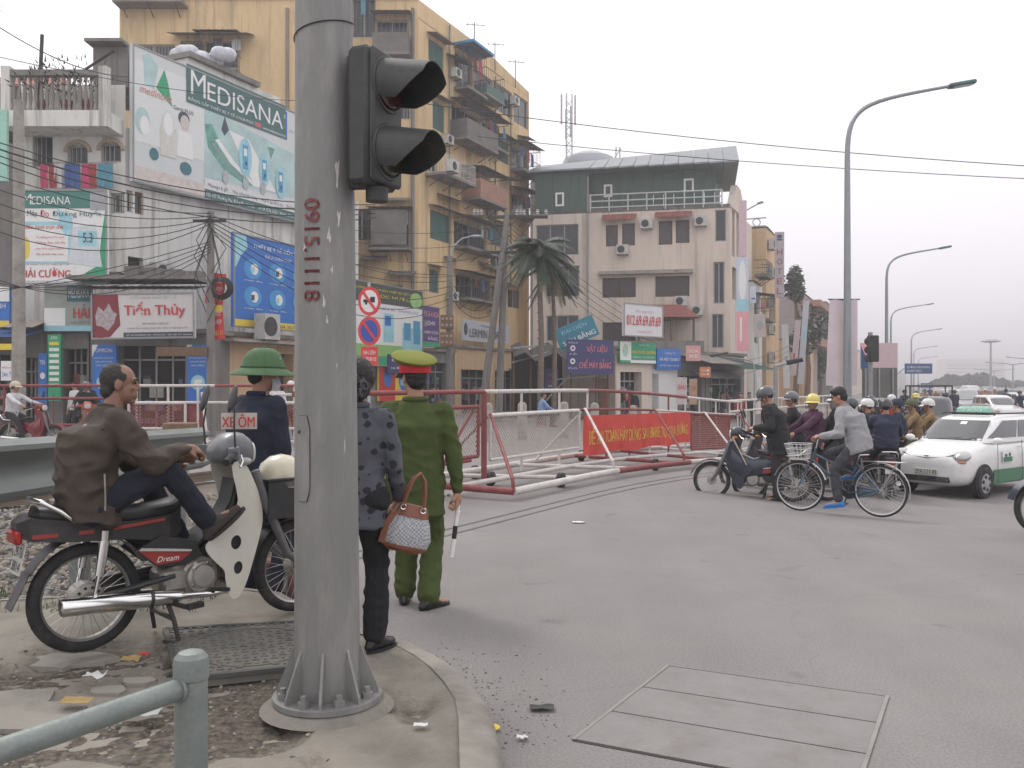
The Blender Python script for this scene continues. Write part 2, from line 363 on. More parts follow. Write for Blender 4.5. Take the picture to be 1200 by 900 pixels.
# pavement corner with rounded, worn kerb edge
pavm = M('pavement_concrete', (.265, .24, .205), .92, var=.28, vs=2.2, bump=.9, bs=45, dirt=.8, dcol=(.13, .112, .09), dsc=1.4)
PZ = .17
edge = [(.12, -4), (.06, 0), (.03, 2), (.0, 3.0), (-.03, 3.5), (-.06, 3.9), (-.10, 4.15), (-.17, 4.4), (-.26, 4.65), (-.38, 4.88), (-.52, 5.08), (-.68, 5.24), (-.86, 5.40), (-1.05, 5.55), (-1.3, 5.9), (-1.6, 6.35), (-2.2, 6.6), (-3.2, 6.2), (-4.2, 6.0)]
inner = [(-6, -4)] ; rows = []
def offs(e, d, z):
    out = []
    for i, (x, y) in enumerate(e):
        a = Vector(e[max(i - 1, 0)]); b = Vector(e[min(i + 1, len(e) - 1)]); t = (b - a).normalized(); n = Vector((-t.y, t.x)); k = .012 * noise.noise(V(x * 5, y * 5, d * 9))
        out.append((x + n.x * (d + k), y + n.y * (d + k), z + .006 * noise.noise(V(x * 3, y * 3, 1))))
    return out
m = MB(); m.grid([offs(edge, d, z) for d, z in ((-.02, -.02), (.0, .06), (.015, .12), (.05, .155), (.1, PZ), (.17, PZ + .004))])
m.top('kerb', M('kerb_concrete', (.26, .24, .21), .9, var=.25, vs=4, bump=.6, bs=50, dirt=.6), 'rounded worn concrete kerb round the pavement corner', None, kind='structure', ang=80, fixn=False)
def inside(x, y, poly):
    c = False; n = len(poly)
    for i in range(n):
        (x1, y1), (x2, y2) = poly[i], poly[i - 1]
        if (y1 > y) != (y2 > y) and x < (x2 - x1) * (y - y1) / (y2 - y1) + x1: c = not c
    return c
def soil(x, y):            # where the paving is broken away to dirt (photo: left of the post, in front of the parked motorbike)
    c = 1.15 - math.hypot((x + 1.95) / 1.2, (y - 4.12) / .78)
    return c + .55 * noise.noise(V(x * 2.1, y * 2.1, 3)) + .25 * noise.noise(V(x * 6, y * 6, 5))
def pz(x, y):
    s = sst(-.05, .2, soil(x, y))
    return PZ - .045 * s + .012 * noise.noise(V(x * 1.3, y * 1.3, 0)) + (.012 * noise.noise(V(x * 14, y * 14, 2)) + .006 * noise.noise(V(x * 40, y * 40, 2))) * s + .003 * noise.noise(V(x * 8, y * 8, 0)) - .002
inn = offs(edge, .12, 0); poly = [(p[0], p[1]) for p in inn] + [(-6, 6.0), (-6, -4)]
st = .04; m = MB(); idx = {}; vs = []; fs = []; ms = []
nx, ny = int(4.9 / st), int(4.3 / st)
def vid(i, j):
    if (i, j) not in idx:
        x, y = -4.9 + i * st, 2.4 + j * st; idx[(i, j)] = len(vs); vs.append((x, y, pz(x, y)))
    return idx[(i, j)]
for i in range(nx):
    for j in range(ny):
        cx, cy = -4.9 + (i + .5) * st, 2.4 + (j + .5) * st
        if all(inside(-4.9 + (i + a) * st, 2.4 + (j + b) * st, poly) for a in (0, 1) for b in (0, 1)):
            fs.append((vid(i, j), vid(i + 1, j), vid(i + 1, j + 1), vid(i, j + 1))); ms.append(0)
m.v = vs; m.f = fs; m.m = ms
dirtm = M('dry_soil', (.15, .125, .10), .95, var=.35, vs=5, bump=1, bs=40, dirt=.7, dcol=(.085, .07, .058), dsc=3)
def soilmix(m):           # soil spreads over the concrete where the paving is broken
    t = m.node_tree; b = t.nodes['Principled BSDF']; old = b.inputs['Base Color'].links[0].from_socket; at = t.nodes.new('ShaderNodeAttribute'); at.attribute_name = 'soil'; tc = t.nodes.new('ShaderNodeTexCoord')
    n = t.nodes.new('ShaderNodeTexNoise'); n.inputs['Scale'].default_value = 9; n.inputs['Detail'].default_value = 9; n.inputs['Roughness'].default_value = .75; t.links.new(tc.outputs['Object'], n.inputs['Vector'])
    a = t.nodes.new('ShaderNodeMath'); a.operation = 'MULTIPLY_ADD'; a.inputs[1].default_value = 1.1; t.links.new(n.outputs[0], a.inputs[0]); t.links.new(at.outputs['Fac'], a.inputs[2])
    r = t.nodes.new('ShaderNodeMapRange'); r.inputs[1].default_value = .55; r.inputs[2].default_value = .95; t.links.new(a.outputs[0], r.inputs[0])
    n2 = t.nodes.new('ShaderNodeTexNoise'); n2.inputs['Scale'].default_value = 35; n2.inputs['Detail'].default_value = 8; t.links.new(tc.outputs['Object'], n2.inputs['Vector']); cr = t.nodes.new('ShaderNodeValToRGB'); cr.color_ramp.elements[0].position = .35; cr.color_ramp.elements[0].color = (.04, .033, .026, 1); cr.color_ramp.elements[1].position = .68; cr.color_ramp.elements[1].color = (.145, .12, .092, 1); t.links.new(n2.outputs[0], cr.inputs[0])
    x = t.nodes.new('ShaderNodeMix'); x.data_type = 'RGBA'; t.links.new(r.outputs[0], x.inputs[0]); t.links.new(old, x.inputs[6]); t.links.new(cr.outputs[0], x.inputs[7]); t.links.new(x.outputs[2], b.inputs['Base Color'])
pavs = M('pavement_with_soil', (.225, .205, .172), .92, var=.28, vs=2.2, bump=1, bs=45, dirt=.8, dcol=(.11, .096, .078), dsc=1.4); soilmix(pavs)
o = m.top('pavement', [pavs], 'broken concrete pavement corner with patches of bare soil', None, kind='structure', ang=70, fixn=False)
at = o.data.attributes.new('soil', 'FLOAT', 'POINT'); at.data.foreach_set('value', [max(-.3, min(1, soil(p[0], p[1]) * 1.3)) for p in vs])
m = MB(); q = [(p[0], p[1]) for p in offs(edge, .10, 0)] + [(-6, 6.0), (-6, -4)]
m.add([(x, y, PZ - .05) for x, y in q], [tuple(range(len(q)))]); m.add([(-6, -4, PZ - .004), (.05, -4, PZ - .004), (-.06, 2.42, PZ - .004), (-6, 2.42, PZ - .004)], [(0, 1, 2, 3)])
m.top('pavement_base', pavm, 'concrete bed under the pavement', None, kind='structure', ang=0, fixn=False)

# litter, stones and chips on the pavement and along the gutter
def pebbles(n, fn, r0, r1, flat=.6):
    m = MB()
    for _ in range(n):
        p = fn()
        if p is None: continue
        r = random.uniform(r0, r1); rot = Matrix.Rotation(random.uniform(0, 6.3), 3, 'Z') @ Matrix.Rotation(random.uniform(-.5, .5), 3, 'X')
        vs = []; 
        for k in range(3):
            zz = (-1, 0, .9)[k]; rr = (.6, 1, .5)[k]
            for a in range(5):
                t = a * 1.2566 + random.uniform(-.4, .4); q = rr * random.uniform(.7, 1.1); vs.append(rot @ V(q * math.cos(t) * r * 1.25, q * math.sin(t) * r, zz * r * flat) + Vector(p))
        f = [(k * 5 + a, k * 5 + (a + 1) % 5, k * 5 + 5 + (a + 1) % 5, k * 5 + 5 + a) for k in range(2) for a in range(5)] + [(10, 11, 12, 13, 14)]
        m.mi = random.choice((0, 0, 1, 2)); m.add(vs, f)
    return m
stones = [M('stone_grey', (.26, .25, .235), .9, var=.3, vs=8), M('stone_dark', (.12, .115, .11), .9, var=.3, vs=8), M('stone_brown', (.27, .22, .17), .9, var=.3, vs=8)]
def fdirt():
    x, y = random.uniform(-3.6, -.7), random.uniform(3.1, 5.3)
    return (x, y, pz(x, y)) if (x < -1.1 or y < 4.36 + (x + 1.62) * .37 or y > 5.4) and inside(x, y, poly) and (soil(x, y) > 0 or random.random() < .06) else None
pebbles(1500, fdirt, .003, .013).top('rubble', stones, 'small stones and chips scattered over the bare soil', None, kind='stuff', ang=0, fixn=False)
def fgut():
    i = random.randrange(5, 13); a, b = edge[i], edge[i + 1]; t = random.random(); d = abs(random.gauss(0, .22)) + .03
    return (a[0] + (b[0] - a[0]) * t + d * .8, a[1] + (b[1] - a[1]) * t + d * .5, .003)
pebbles(260, fgut, .002, .008).top('grit', stones, 'grit and small chips along the kerb', None, kind='stuff', ang=0, fixn=False)
slabm = M('broken_slab', (.29, .27, .235), .9, var=.25, vs=5, bump=.6, bs=40, dirt=.5)
for i, (px, py, w) in enumerate([(20, 585, .22), (95, 769, .12), (320, 590, 0), (30, 830, .3), (60, 770, .2), (105, 765, .16), (15, 812, .26), (160, 790, .1), (125, 800, .12), (205, 810, .1), (300, 745, 0)]):
    if py < 700 or w == 0: continue
    Y = (CAMZ - PZ) * F / (py - HZ); c = pt(px, py, Y); n = 7; rr = [(w * random.uniform(.6, 1.1) * math.cos(k * 6.283 / n), w * .7 * random.uniform(.6, 1.1) * math.sin(k * 6.283 / n)) for k in range(n)]
    MB().prism(rr, -.02, .022, lambda u, v, z, c=c: (c.x + u, c.y + v, pz(c.x, c.y) + z)).top('broken_paving_piece', slabm, None, 'rubble', c)
bl = [o for o in COL.objects if o.name.startswith('broken_paving_piece')]
for o, l in zip(bl, ['small broken slab under the parked motorbike\'s exhaust', 'largest broken slab at the left edge of the soil', 'flat broken slab just left of the rear tyre', 'broken slab in front of the rear tyre',
                     'broken slab low at the left edge of the picture', 'small chip of slab in the middle of the soil', 'chip of slab between the soil and the tyre', 'chip of slab left of the handrail post']): tag(o, l, 'paving slab', 'broken pieces of paving')
def scrap(name, px, py, w, mat, label, cat, h=.012, z0=None, gr='litter on the ground'):
    zz = PZ if z0 is None else z0; Y = (CAMZ - zz) * F / (py - HZ); c = pt(px, py, Y); m = MB(); P = []
    for i in range(5): P.append([(c.x + (i / 4 - .5) * w, c.y + (j / 3 - .5) * w * .6, zz + .008 + h * (noise.noise(V(i * .9 + px, j * .9, py)) + .5)) for j in range(4)])
    m.grid(P, .002).top(name, mat, label, cat, (c.x, c.y, zz), gr, ang=60)
paper = M('litter_paper', (.62, .62, .60), .7, var=.1); leafm = M('dry_leaf', (.36, .25, .10), .8, var=.3, vs=20)
scrap('crumpled_paper', 111, 796, .10, paper, 'crumpled white paper lying on the dark soil', 'litter', .03)
scrap('plastic_scrap', 165, 838, .16, M('grey_scrap', (.42, .43, .42), .5), 'flat grey plastic scrap behind the handrail', 'litter')
scrap('paper_scrap', 493, 853, .06, paper, 'small pale scrap right of the post base', 'litter')
scrap('dry_leaf', 153, 776, .10, leafm, 'dry yellowish leaf lying on the soil', 'leaf', .02)
scrap('wood_splinter', 90, 824, .14, leafm, 'thin pale splinter lying in the soil', 'litter', .01)
scrap('yellow_wrapper', 577, 857, .07, yel, 'small yellow wrapper in the gutter by the kerb', 'litter', .02, 0)
scrap('pale_wrapper', 612, 868, .05, paper, 'small pale wrapper on the road right of the yellow one', 'litter', .02, 0)
scrap('dark_twig', 635, 832, .12, iron, 'dark bent twig on the asphalt near the kerb', 'litter', .02, 0)
scrap('road_paper', 678, 613, .14, paper, 'white paper scrap alone on the road beyond the twig', 'litter', .01, 0)
scrap('brown_cigarette_pack', 168, 770, .05, redp, 'small reddish scrap near the kickstand', 'litter', .02)

# checkered steel cover beside the post
t = thing('access_cover', 'square checkered steel access cover in the pavement behind the post', 'manhole cover', (-1.55, 4.85, PZ))
cA, cB, cC, cD = V(-2.03, 5.25, PZ + .012), V(-1.12, 5.45, PZ + .012), V(-.92, 4.62, PZ + .012), V(-1.62, 4.36, PZ + .012)
covm = M('worn_cover', (.17, .165, .15), .75, .2, var=.3, vs=5, dirt=.7, dcol=(.2, .17, .13))
MB().add([cD, cC, cB, cA] + [p - V(0, 0, .05) for p in (cD, cC, cB, cA)], [(0, 1, 2, 3), (0, 4, 5, 1), (1, 5, 6, 2), (2, 6, 7, 3), (3, 7, 4, 0)]).build('plate', covm, t, ang=0)
m = MB()
def cq(u, v): return cD.lerp(cC, u).lerp(cA.lerp(cB, u), v)
for i in range(17):
    for j in range(17):
        u, v = (i + .5) / 17, (j + .5) / 17
        r2 = math.hypot(u - .5, v - .5)
        if abs(r2 - .4) < .02: continue
        p = cq(u, v); m.box(p + V(0, 0, .003), (.036, .013, .008), rz=.25 + (.0 if (i + j) % 2 else 1.57))
tag(m.build('tread', covm, t, ang=0), kind='stuff')
m = MB(); m.tube([cq(.5 + .4 * math.cos(k / 36 * 6.283), .5 + .4 * math.sin(k / 36 * 6.283)) + V(0, 0, .002) for k in range(36)], .007, 5, closed=True)
m.build('lid_ring', covm, t)
m = MB()
for a, b in ((cD, cC), (cC, cB), (cB, cA), (cA, cD)): m.beam(a, b, .03, .02)
m.build('frame', M('cover_frame', (.10, .10, .095), .7, .3, dirt=.5), t, ang=0)

# three concrete cover slabs framed by steel angle, set in the road
q = [pt(783, 781, 1701 / 331), pt(1040, 817, 1701 / 367), pt(1003, 930, 1701 / 480), pt(672, 868, 1701 / 418)]
for p in q: p.z = 0
tr = thing('trench_cover', 'three concrete slabs in a steel frame set into the road', 'manhole cover', (q[3].x, q[3].y, 0))
csl = M('cover_slab_concrete', (.222, .208, .203), .9, var=.12, vs=4, bump=.5, bs=60, dirt=.5, dcol=(.15, .13, .12), dsc=3)
for k in range(3):
    a, b = k / 3 + .006, (k + 1) / 3 - .006
    P = [q[0].lerp(q[3], a), q[1].lerp(q[2], a), q[1].lerp(q[2], b), q[0].lerp(q[3], b)]
    P = [p + V(0, 0, .005 + .001 * k) for p in P]
    MB().add(P[::-1] + [p - V(0, 0, .05) for p in P[::-1]], [(0, 1, 2, 3), (0, 4, 5, 1), (1, 5, 6, 2), (2, 6, 7, 3), (3, 7, 4, 0)]).build('slab', csl, tr, ang=0)
m = MB()
for a, b in ((q[0], q[3]), (q[1], q[2])): m.beam(a, b, .018, .018)
m.build('steel_edge', M('worn_steel', (.3, .28, .26), .4, .7, dirt=.4), tr, ang=0)
m = MB()
for a, b in ((q[0], q[1]), (q[3], q[2]), (q[0].lerp(q[3], 1 / 3), q[1].lerp(q[2], 1 / 3)), (q[0].lerp(q[3], 2 / 3), q[1].lerp(q[2], 2 / 3))): m.beam(a + V(0, 0, -.001), b + V(0, 0, -.001), .018, .008)
m.build('joint', M('joint_dirt', (.05, .042, .038), .95), tr, ang=0)

# railway: ballast, rails, sleepers at the left, rails flush in the crossing
RU = V(.5, 1, 0).normalized()
ball = MB(); bz = lambda x, y: .03 + .10 * sst(6.2, 7.5, y) * (1 + .3 * noise.noise(V(x, y, 0)))
xx = [-14 + i * .3 for i in range(42)]; yy = [6.1 + j * .3 for j in range(26)]
def edgex(y): return -2.75 + (y - 7) * .42
ball.grid([[(min(x, edgex(y)), y, bz(x, y) if x < edgex(y) else -.03) for x in xx] for y in yy])
ball.top('railway_bed', earth, 'grey ballast bed of the railway left of the crossing', None, kind='structure', ang=60, fixn=False)
def fbal():
    y = 6.15 + 6 * random.random() ** 1.6; x = random.uniform(-7, edgex(y) - .1)
    return (x, y, bz(x, y) + .01) if abs(x / y + .45) < .4 else None
pebbles(5200, fbal, .018, .04, .8).top('ballast', stones, 'loose grey ballast stones beside the track', None, kind='stuff', ang=0, fixn=False)
grassm = M('grass_blades', (.07, .12, .03), .8, var=.4, vs=3); gm = MB()
for _ in range(2600):
    y = random.uniform(5.7, 6.35) if random.random() < .75 else random.uniform(6.3, 9); x = random.uniform(-5, -2.0 if y < 6.3 else -3)
    if noise.noise(V(x * 2, y * 2, 0)) < -.05: continue
    a = random.uniform(0, 6.3); h = random.uniform(.03, .09); z = PZ - .01 if y < 6.2 else bz(x, y); dx, dy = math.cos(a), math.sin(a)
    gm.add([(x - dy * .004, y + dx * .004, z), (x + dy * .004, y - dx * .004, z), (x + dx * h * .5, y + dy * h * .5, z + h)], [(0, 1, 2)])
gm.top('grass', grassm, 'short green weeds between the kerb and the ballast', None, kind='stuff', ang=0, fixn=False)
railm = M('rail_steel', (.20, .165, .13), .55, .5, var=.2, dirt=.5, dcol=(.16, .09, .05))
def rail_prof(o, L0, L1, base):
    m = MB(); P = [(-.06, 0), (.06, 0), (.06, .015), (.012, .03), (.012, .10), (.034, .11), (.034, .145), (-.034, .145), (-.034, .11), (-.012, .10), (-.012, .03), (-.06, .015)]
    n = V(RU.y, -RU.x, 0); m.prism(P, L0, L1, lambda u, v, w: o + n * u + V(0, 0, v + base) + RU * w); return m
for k, (O, L0, L1) in enumerate(((V(-6.0, 10.6, 0), -12, 4), (V(-7.4, 11.9, 0), -12, 3))):
    t = rail_prof(O, L0, L1, .17).top('railway_rail', railm, ('nearer' if k == 0 else 'farther') + ' brown steel rail running over the ballast at the left', 'rail', O)
slp = M('sleeper_concrete', (.36, .34, .29), .9, var=.2, vs=4, bump=.4, dirt=.5)
for k in range(9):
    c = V(-6.7, 11.25, .1) + RU * (-8 + k * 1.05); a = math.atan2(-RU.x, RU.y)
    MB().box((0, 0, 0), (2.5, .26, .2), bev=.02).top('railway_sleeper', slp, None, 'railway sleeper').location = c
    o = COL.objects[-1]; o.rotation_euler = (0, 0, a); tag(o, 'pale concrete sleeper under the two rails, number %s from the camera end' % ['one', 'two', 'three', 'four', 'five', 'six', 'seven', 'eight', 'nine'][k], 'railway sleeper', 'concrete sleepers under the rails')
# flush rails across the road
for k, off in enumerate((1.75, 1.98)):
    m = MB(); pts = []
    for i in range(40):
        s_ = -6 + i * .9; p = V(-.44, 14.0, 0) + V(.58, 1, 0).normalized() * s_ + V(.865, -.5, 0) * off
        if p.y < 7.5: continue
        pts.append([(p.x, p.y, gz(p.x, p.y) + .006), (p.x + .05, p.y, gz(p.x + .05, p.y) + .006)])
    m.grid(pts).top('road_joint', M('joint_dark', (.15, .138, .134), .85), 'dark groove line in the road beside the wheeled barrier', None, kind='structure', ang=0, fixn=False)
m = MB(); p0 = pt(598, 640, 1701 / 190); p1 = pt(945, 560, 1701 / 110)
# crossing side kerb blocks painted red and white at the end of the railway bed
for k in range(6):
    x, y = -1.50 - k * .16, 6.50 + k * .075
    MB().box((0, 0, 0), (.165, .2, .34), bev=.02).top('kerb_block', M('kerb_white', (.47, .44, .40), .85, var=.2, dirt=.7, bump=.4) if k % 2 else M('kerb_red', (.26, .10, .09), .85, var=.25, dirt=.7, bump=.4), None, 'kerb stone').location = (x, y, .14)
    o = COL.objects[-1]; o.rotation_euler = (0, 0, -.45); tag(o, ('white' if k % 2 else 'red') + ' painted kerb block behind the parked motorbike, %s from the right' % ['first', 'second', 'third', 'fourth', 'fifth', 'sixth'][k], 'kerb stone', 'painted kerb blocks')
# ------------------------------------------------------------------ traffic post with signal
def traffic_post():
    B = V(-.833, 4.05, PZ + .03); T = V(-.868, 4.05, 6.5); t = thing('traffic_light_post', 'thick grey steel traffic light post with stencilled red digits', 'lamp post', B)
    pm = M('post_paint', (.215, .215, .208), .62, .2, var=.14, vs=9, stretch=(1, 1, .25), bump=.25, bs=90, dirt=.8, dcol=(.33, .32, .30), dsc=7, streak=.35)
    def ax(z): k = (z - B.z) / (T.z - B.z); return B.lerp(T, k)
    def rad(z): return .147 - (z - B.z) * .0062
    def cy(a, z, dr=0):        # a=0 faces the camera, positive to the right
        p = ax(z); r = rad(z) + dr; return V(p.x + math.sin(a) * r, p.y - math.cos(a) * r, z)
    rings = []
    for k in range(30):
        z = B.z + (T.z - B.z) * (k / 29); rings.append([cy(2 * math.pi * i / 24, z) for i in range(24)])
    MB().loft(rings).build('pole', pm, t, ang=30)
    m = MB(); m.lathe([(.0, 0), (.243, 0), (.243, .024), (.15, .027), (.15, 0)], B, n=36); m.build('base_flange', pm, t, ang=30)
    cn = MB(); cn.lathe([(.0, -.045), (.30, -.035), (.262, -.004), (0, -.004)], B, n=30); cn.build('plinth', M('plinth_mortar', (.20, .185, .16), .9, var=.2, bump=.6, dirt=.5), t)
    for k in range(8):
        a = k * math.pi / 4 + .06; m = MB(); d = V(math.sin(a), -math.cos(a), 0); s_ = V(d.y, -d.x, 0) * .006
        P = [B + d * .13 + V(0, 0, .02), B + d * .228 + V(0, 0, .02), B + d * .225 + V(0, 0, .05), B + d * .135 + V(0, 0, .27)]
        m.add([p - s_ for p in P] + [p + s_ for p in P], [(0, 1, 2, 3), (7, 6, 5, 4), (0, 4, 5, 1), (1, 5, 6, 2), (2, 6, 7, 3), (3, 7, 4, 0)]); m.build('gusset', pm, t, ang=0)
        a += math.pi / 8; d = V(math.sin(a), -math.cos(a), 0); m = MB(); c = B + d * .2
        m.cyl(c + V(0, 0, .022), c + V(0, 0, .052), .026, n=6); m.cyl(c + V(0, 0, .05), c + V(0, 0, .075), .014, n=10); m.build('bolt', pm, t, ang=30)
    # hand-hole door
    G = []
    for i in range(13):
        z = 1.105 + .375 * i / 12; w = 1 if 2 <= i <= 10 else (.85 if i in (1, 11) else .6)
        G.append([cy(-.60 + .56 * w * (j / 8 - .5), z, .002) for j in range(9)])
    MB().grid(G, -.004).build('access_door', pm, t, ang=50, fixn=True)
    out = [g[-1] for g in G] + [g[0] for g in G[::-1]]
    MB().tube(out, .0022, 5, closed=True).build('door_gap', black, t); MB().ell(cy(-.72, 1.41, .002), .010).build('lock', iron, t)
    # stencilled digits, running down the post
    m = MB(); a0, a1 = -.62, .20; z0, z1 = 1.62 + 218 / F * 3.9, 1.62 + 98 / F * 3.9
    def fr(u, v, w): return cy(a0 + (a1 - a0) * v, z0 + (z1 - z0) * u, .005)
    write(m, '0915.1118', (0, .15, 1, .8), fr, 0, bold=.03); m.build('lettering', M('stencil_red', (.20, .05, .05), .8, var=.3, vs=60, dirt=.75, dcol=(.21, .2, .19), dsc=60), t, ang=0, fixn=False)
    pp = M('torn_paper', (.52, .50, .47), .85, var=.2, vs=40)
    for (a, z, w, h) in ((.33, 2.27, .10, .05), (-.52, 2.22, .06, .03), (.42, 2.12, .07, .025), (.15, 1.98, .06, .05), (.62, 2.55, .12, .10), (.66, 2.35, .1, .06), (.25, 1.9, .05, .03), (.55, 1.7, .04, .02), (.8, 1.35, .03, .06)):
        n = 9; q = [(1 + .5 * math.sin(k * 2.3 + a * 9)) * .6 for k in range(n)]
        P = [cy(a + w * q[k] * math.cos(k * 6.283 / n), z + h * q[k] * math.sin(k * 6.283 / n), .0012) for k in range(n)]
        MB().add(P, [tuple(range(n))]).build('torn_sticker', pp, t, ang=0, fixn=False)
    MB().tube([cy(a, 3.17 + .07 * (a + 1.3) / 2.6, .004) for a in [-1.6 + i * .16 for i in range(21)]] , .003, 5).build('wire_tie', black, t)
    # bracket, signal is part of the post assembly
    f = V(math.sin(R(66)), -math.cos(R(66)), 0); s_ = V(f.y, -f.x, 0); C = V(-.60, 3.98, 2.79)
    FM = Matrix((f, -s_, V(0, 0, 1))).transposed()
    m = MB(); m.beam(C + V(-.17, .05, .27), C + V(0, .02, .27), .05, .05); m.beam(C + V(-.17, .05, -.27), C + V(0, .02, -.27), .05, .05); m.build('bracket', iron, t)
    hm = M('signal_housing', (.042, .044, .044), .6, var=.25, vs=15, dirt=.55, dcol=(.085, .085, .082), dsc=7)
    sg = MB(); sg.box(C - f * .02, (.11, .26, .60), M3=FM, bev=.02); sg.box(C + f * .045, (.03, .24, .58), M3=FM, bev=.012)
    sg.cyl(C + V(0, 0, -.36), C + V(0, 0, -.30), .05); h = sg.build('signal_head', hm, t)
    for k, (dz, col) in enumerate(((.148, (.05, .012, .012)), (-.148, (.03, .03, .012)))):
        c = C + f * .06 + V(0, 0, dz); rr = []
        MB().tube([c, c + f * .012, c + f * .02], [.105, .1, .06], 28).build('lens', M('dark_lens%d' % k, col, .25), h)
        G = []
        for i in range(29):
            a = -2.25 + 4.5 * i / 28; e = s_ * math.sin(a) + V(0, 0, math.cos(a)); L = .235 * (1 - .62 * max(0, (abs(a) - 1.1) / 1.15) ** 1.2)
            G.append([c + e * (.113 - .002 * j / 5) + f * (L * j / 5) + V(0, 0, -.045 * (j / 5) * L / .235) for j in range(6)])
        MB().grid(G, .004).build('visor', hm, h, ang=60)
        MB().tube([c + f * .0 + (s_ * math.sin(k2 / 28 * 6.283) + V(0, 0, math.cos(k2 / 28 * 6.283))) * .117 for k2 in range(28)], .009, 6, closed=True).build('lens_ring', hm, h)
traffic_post()

# ------------------------------------------------------------------ handrail at the lower left
t = thing('pedestrian_handrail', 'grey-green painted tubular handrail with a domed end post', 'railing', (-.788, 2.2, PZ))
hp = M('handrail_paint', (.185, .212, .202), .5, .25, var=.12, vs=14, dirt=.5, dcol=(.30, .31, .29), dsc=12, bump=.25, bs=80)
m = MB(); m.lathe([(0, 0), (.0395, 0), (.0395, .745), (.0425, .75), (.0425, .785), (.040, .80), (.03, .812), (.012, .818), (0, .818)], (-.788, 2.2, PZ - .02), n=32); m.build('post', hp, t, ang=30)
m = MB(); a = V(-.788, 2.2, .88); d = V(-.242, -.393, 0).normalized(); m.tube([a + d * (.03 + i * .24) for i in range(9)], .0262, 20); m.tube([a + d * .036, a + d * .044], .032, 20); m.build('rail', hp, t)
m = MB(); e = a + d * 1.95; m.lathe([(0, 0), (.0395, 0), (.0395, .785), (0, .82)], (e.x, e.y, PZ - .02), n=24); m.build('post', hp, t)

# ------------------------------------------------------------------ steel guardrail behind the parked motorbike
t = thing('guardrail', 'weathered galvanised steel guardrail beam ending behind the seated man', 'guardrail', (-2.85, 6.4, .1))
gm = M('guardrail_zinc', (.205, .225, .215), .5, .4, var=.15, vs=5, dirt=.5, dcol=(.09, .10, .095), dsc=4, stretch=(1, .3, 3))
prof = [(0, 1), (.018, .97), (.07, .90), (.075, .82), (.02, .68), (-.005, .5), (.02, .32), (.075, .18), (.07, .10), (.018, .03), (0, 0)]
A, Bq = V(-2.93, 3.2, 1.36), V(-2.75, 7.95, 1.235); G = []
for k in range(9):
    p = A.lerp(Bq, k / 8); G.append([(p.x + x, p.y, p.z - .36 + z * .36) for x, z in prof])
MB().grid(G, .004).build('beam', gm, t, ang=50)
for y in (4.3, 6.0, 7.6):
    k = (y - A.y) / (Bq.y - A.y); p = A.lerp(Bq, k); m = MB(); m.box((p.x - .07, y, p.z / 2 - .02), (.1, .12, p.z), bev=.01); m.build('post', gm, t)
    MB().cyl((p.x - .01, y, p.z - .18), (p.x + .012, y, p.z - .18), .014, n=8).build('bolt', iron, t)
MB().box((-3.0, 8.1, 1.21), (.26, .18, .12), bev=.01).top('brown_carton', M('carton', (.20, .13, .085), .85, var=.3, vs=9), 'small brown carton lying at the guardrail end', 'box', (-3.0, 8.1, 1.15))
MB().box((-3.0, 8.1, .57), (.12, .12, 1.16), bev=.01).top('short_concrete_post', conc, 'short concrete post carrying a brown carton', 'post', (-3.0, 8.1, 0))

# ------------------------------------------------------------------ wheeled crossing barriers
def mesh_panel(t, P, u0, u1, z0, z1, fm, wm, pitch=.085, r=.0045, frr=.022):
    m = MB(); c = [P(u0, z0), P(u1, z0), P(u1, z1), P(u0, z1)]
    for i in range(4): m.tube([c[i], c[(i + 1) % 4]], frr, 8)
    f = m.build('panel_frame', fm, t); m = MB(); W_, H_ = u1 - u0, z1 - z0
    for sgn in (1, -1):
        k = -H_ if sgn > 0 else 0
        while k < W_ + (0 if sgn > 0 else H_):
            a = []
            for zz in (0, H_):
                a.append((k + zz, zz) if sgn > 0 else (k - zz, zz))
            (xa, za), (xb, zb) = a; dx = xb - xa
            pts = []
            for (x, z) in ((xa, za), (xb, zb)):
                if x < 0: z = za + (0 - xa) / dx * (zb - za); x = 0
                if x > W_: z = za + (W_ - xa) / dx * (zb - za); x = W_
                pts.append((x, z))
            if abs(pts[0][0] - pts[1][0]) > .01: m.tube([P(u0 + pts[0][0], z0 + pts[0][1]), P(u0 + pts[1][0], z0 + pts[1][1])], r, 3, caps=False)
            k += pitch
    tag(m.build('wire_mesh', wm, f, ang=0, fixn=False), kind='stuff')
A = V(-.44, 14.06, 0); U = V(.5, .866, 0); NN = V(.866, -.5, 0)
def BP(s, z, n=0): p = A + U * s + NN * n; return V(p.x, p.y, gz(p.x, p.y) + z)
t = thing('crossing_barrier', 'long wheeled red and white level crossing barrier with a red banner', 'barrier', (0, 16, 0))
bw = M('barrier_white', (.56, .53, .50), .6, var=.1, vs=5, dirt=.5, dcol=(.28, .2, .17), dsc=6); br = M('barrier_red', (.22, .045, .045), .6, var=.15, vs=6, dirt=.35, dcol=(.30, .20, .17), dsc=7)
wire = M('mesh_wire', (.40, .36, .32), .6, .3)
def seg(name, pts, r, mat): return MB().tube(pts, r, 10).build(name, mat, t)
def run(s0, s1, z, n=0): return [BP(s0 + (s1 - s0) * i / 8, z, n) for i in range(9)]
for s0, s1, m_ in ((-4.2, 0, br), (0, 3.8, bw), (3.8, 9.6, br), (9.6, 14.5, bw)): seg('top_rail', run(s0, s1, 1.5), .034, m_)
for s0, s1, m_ in ((.12, 3.4, bw), (3.45, 7.2, br), (7.2, 14.5, bw)): seg('middle_rail', run(s0, s1, 1.13), .026, m_)
for s in (0, ): seg('post', [BP(s, .1), BP(s, 1.5)], .045, br)
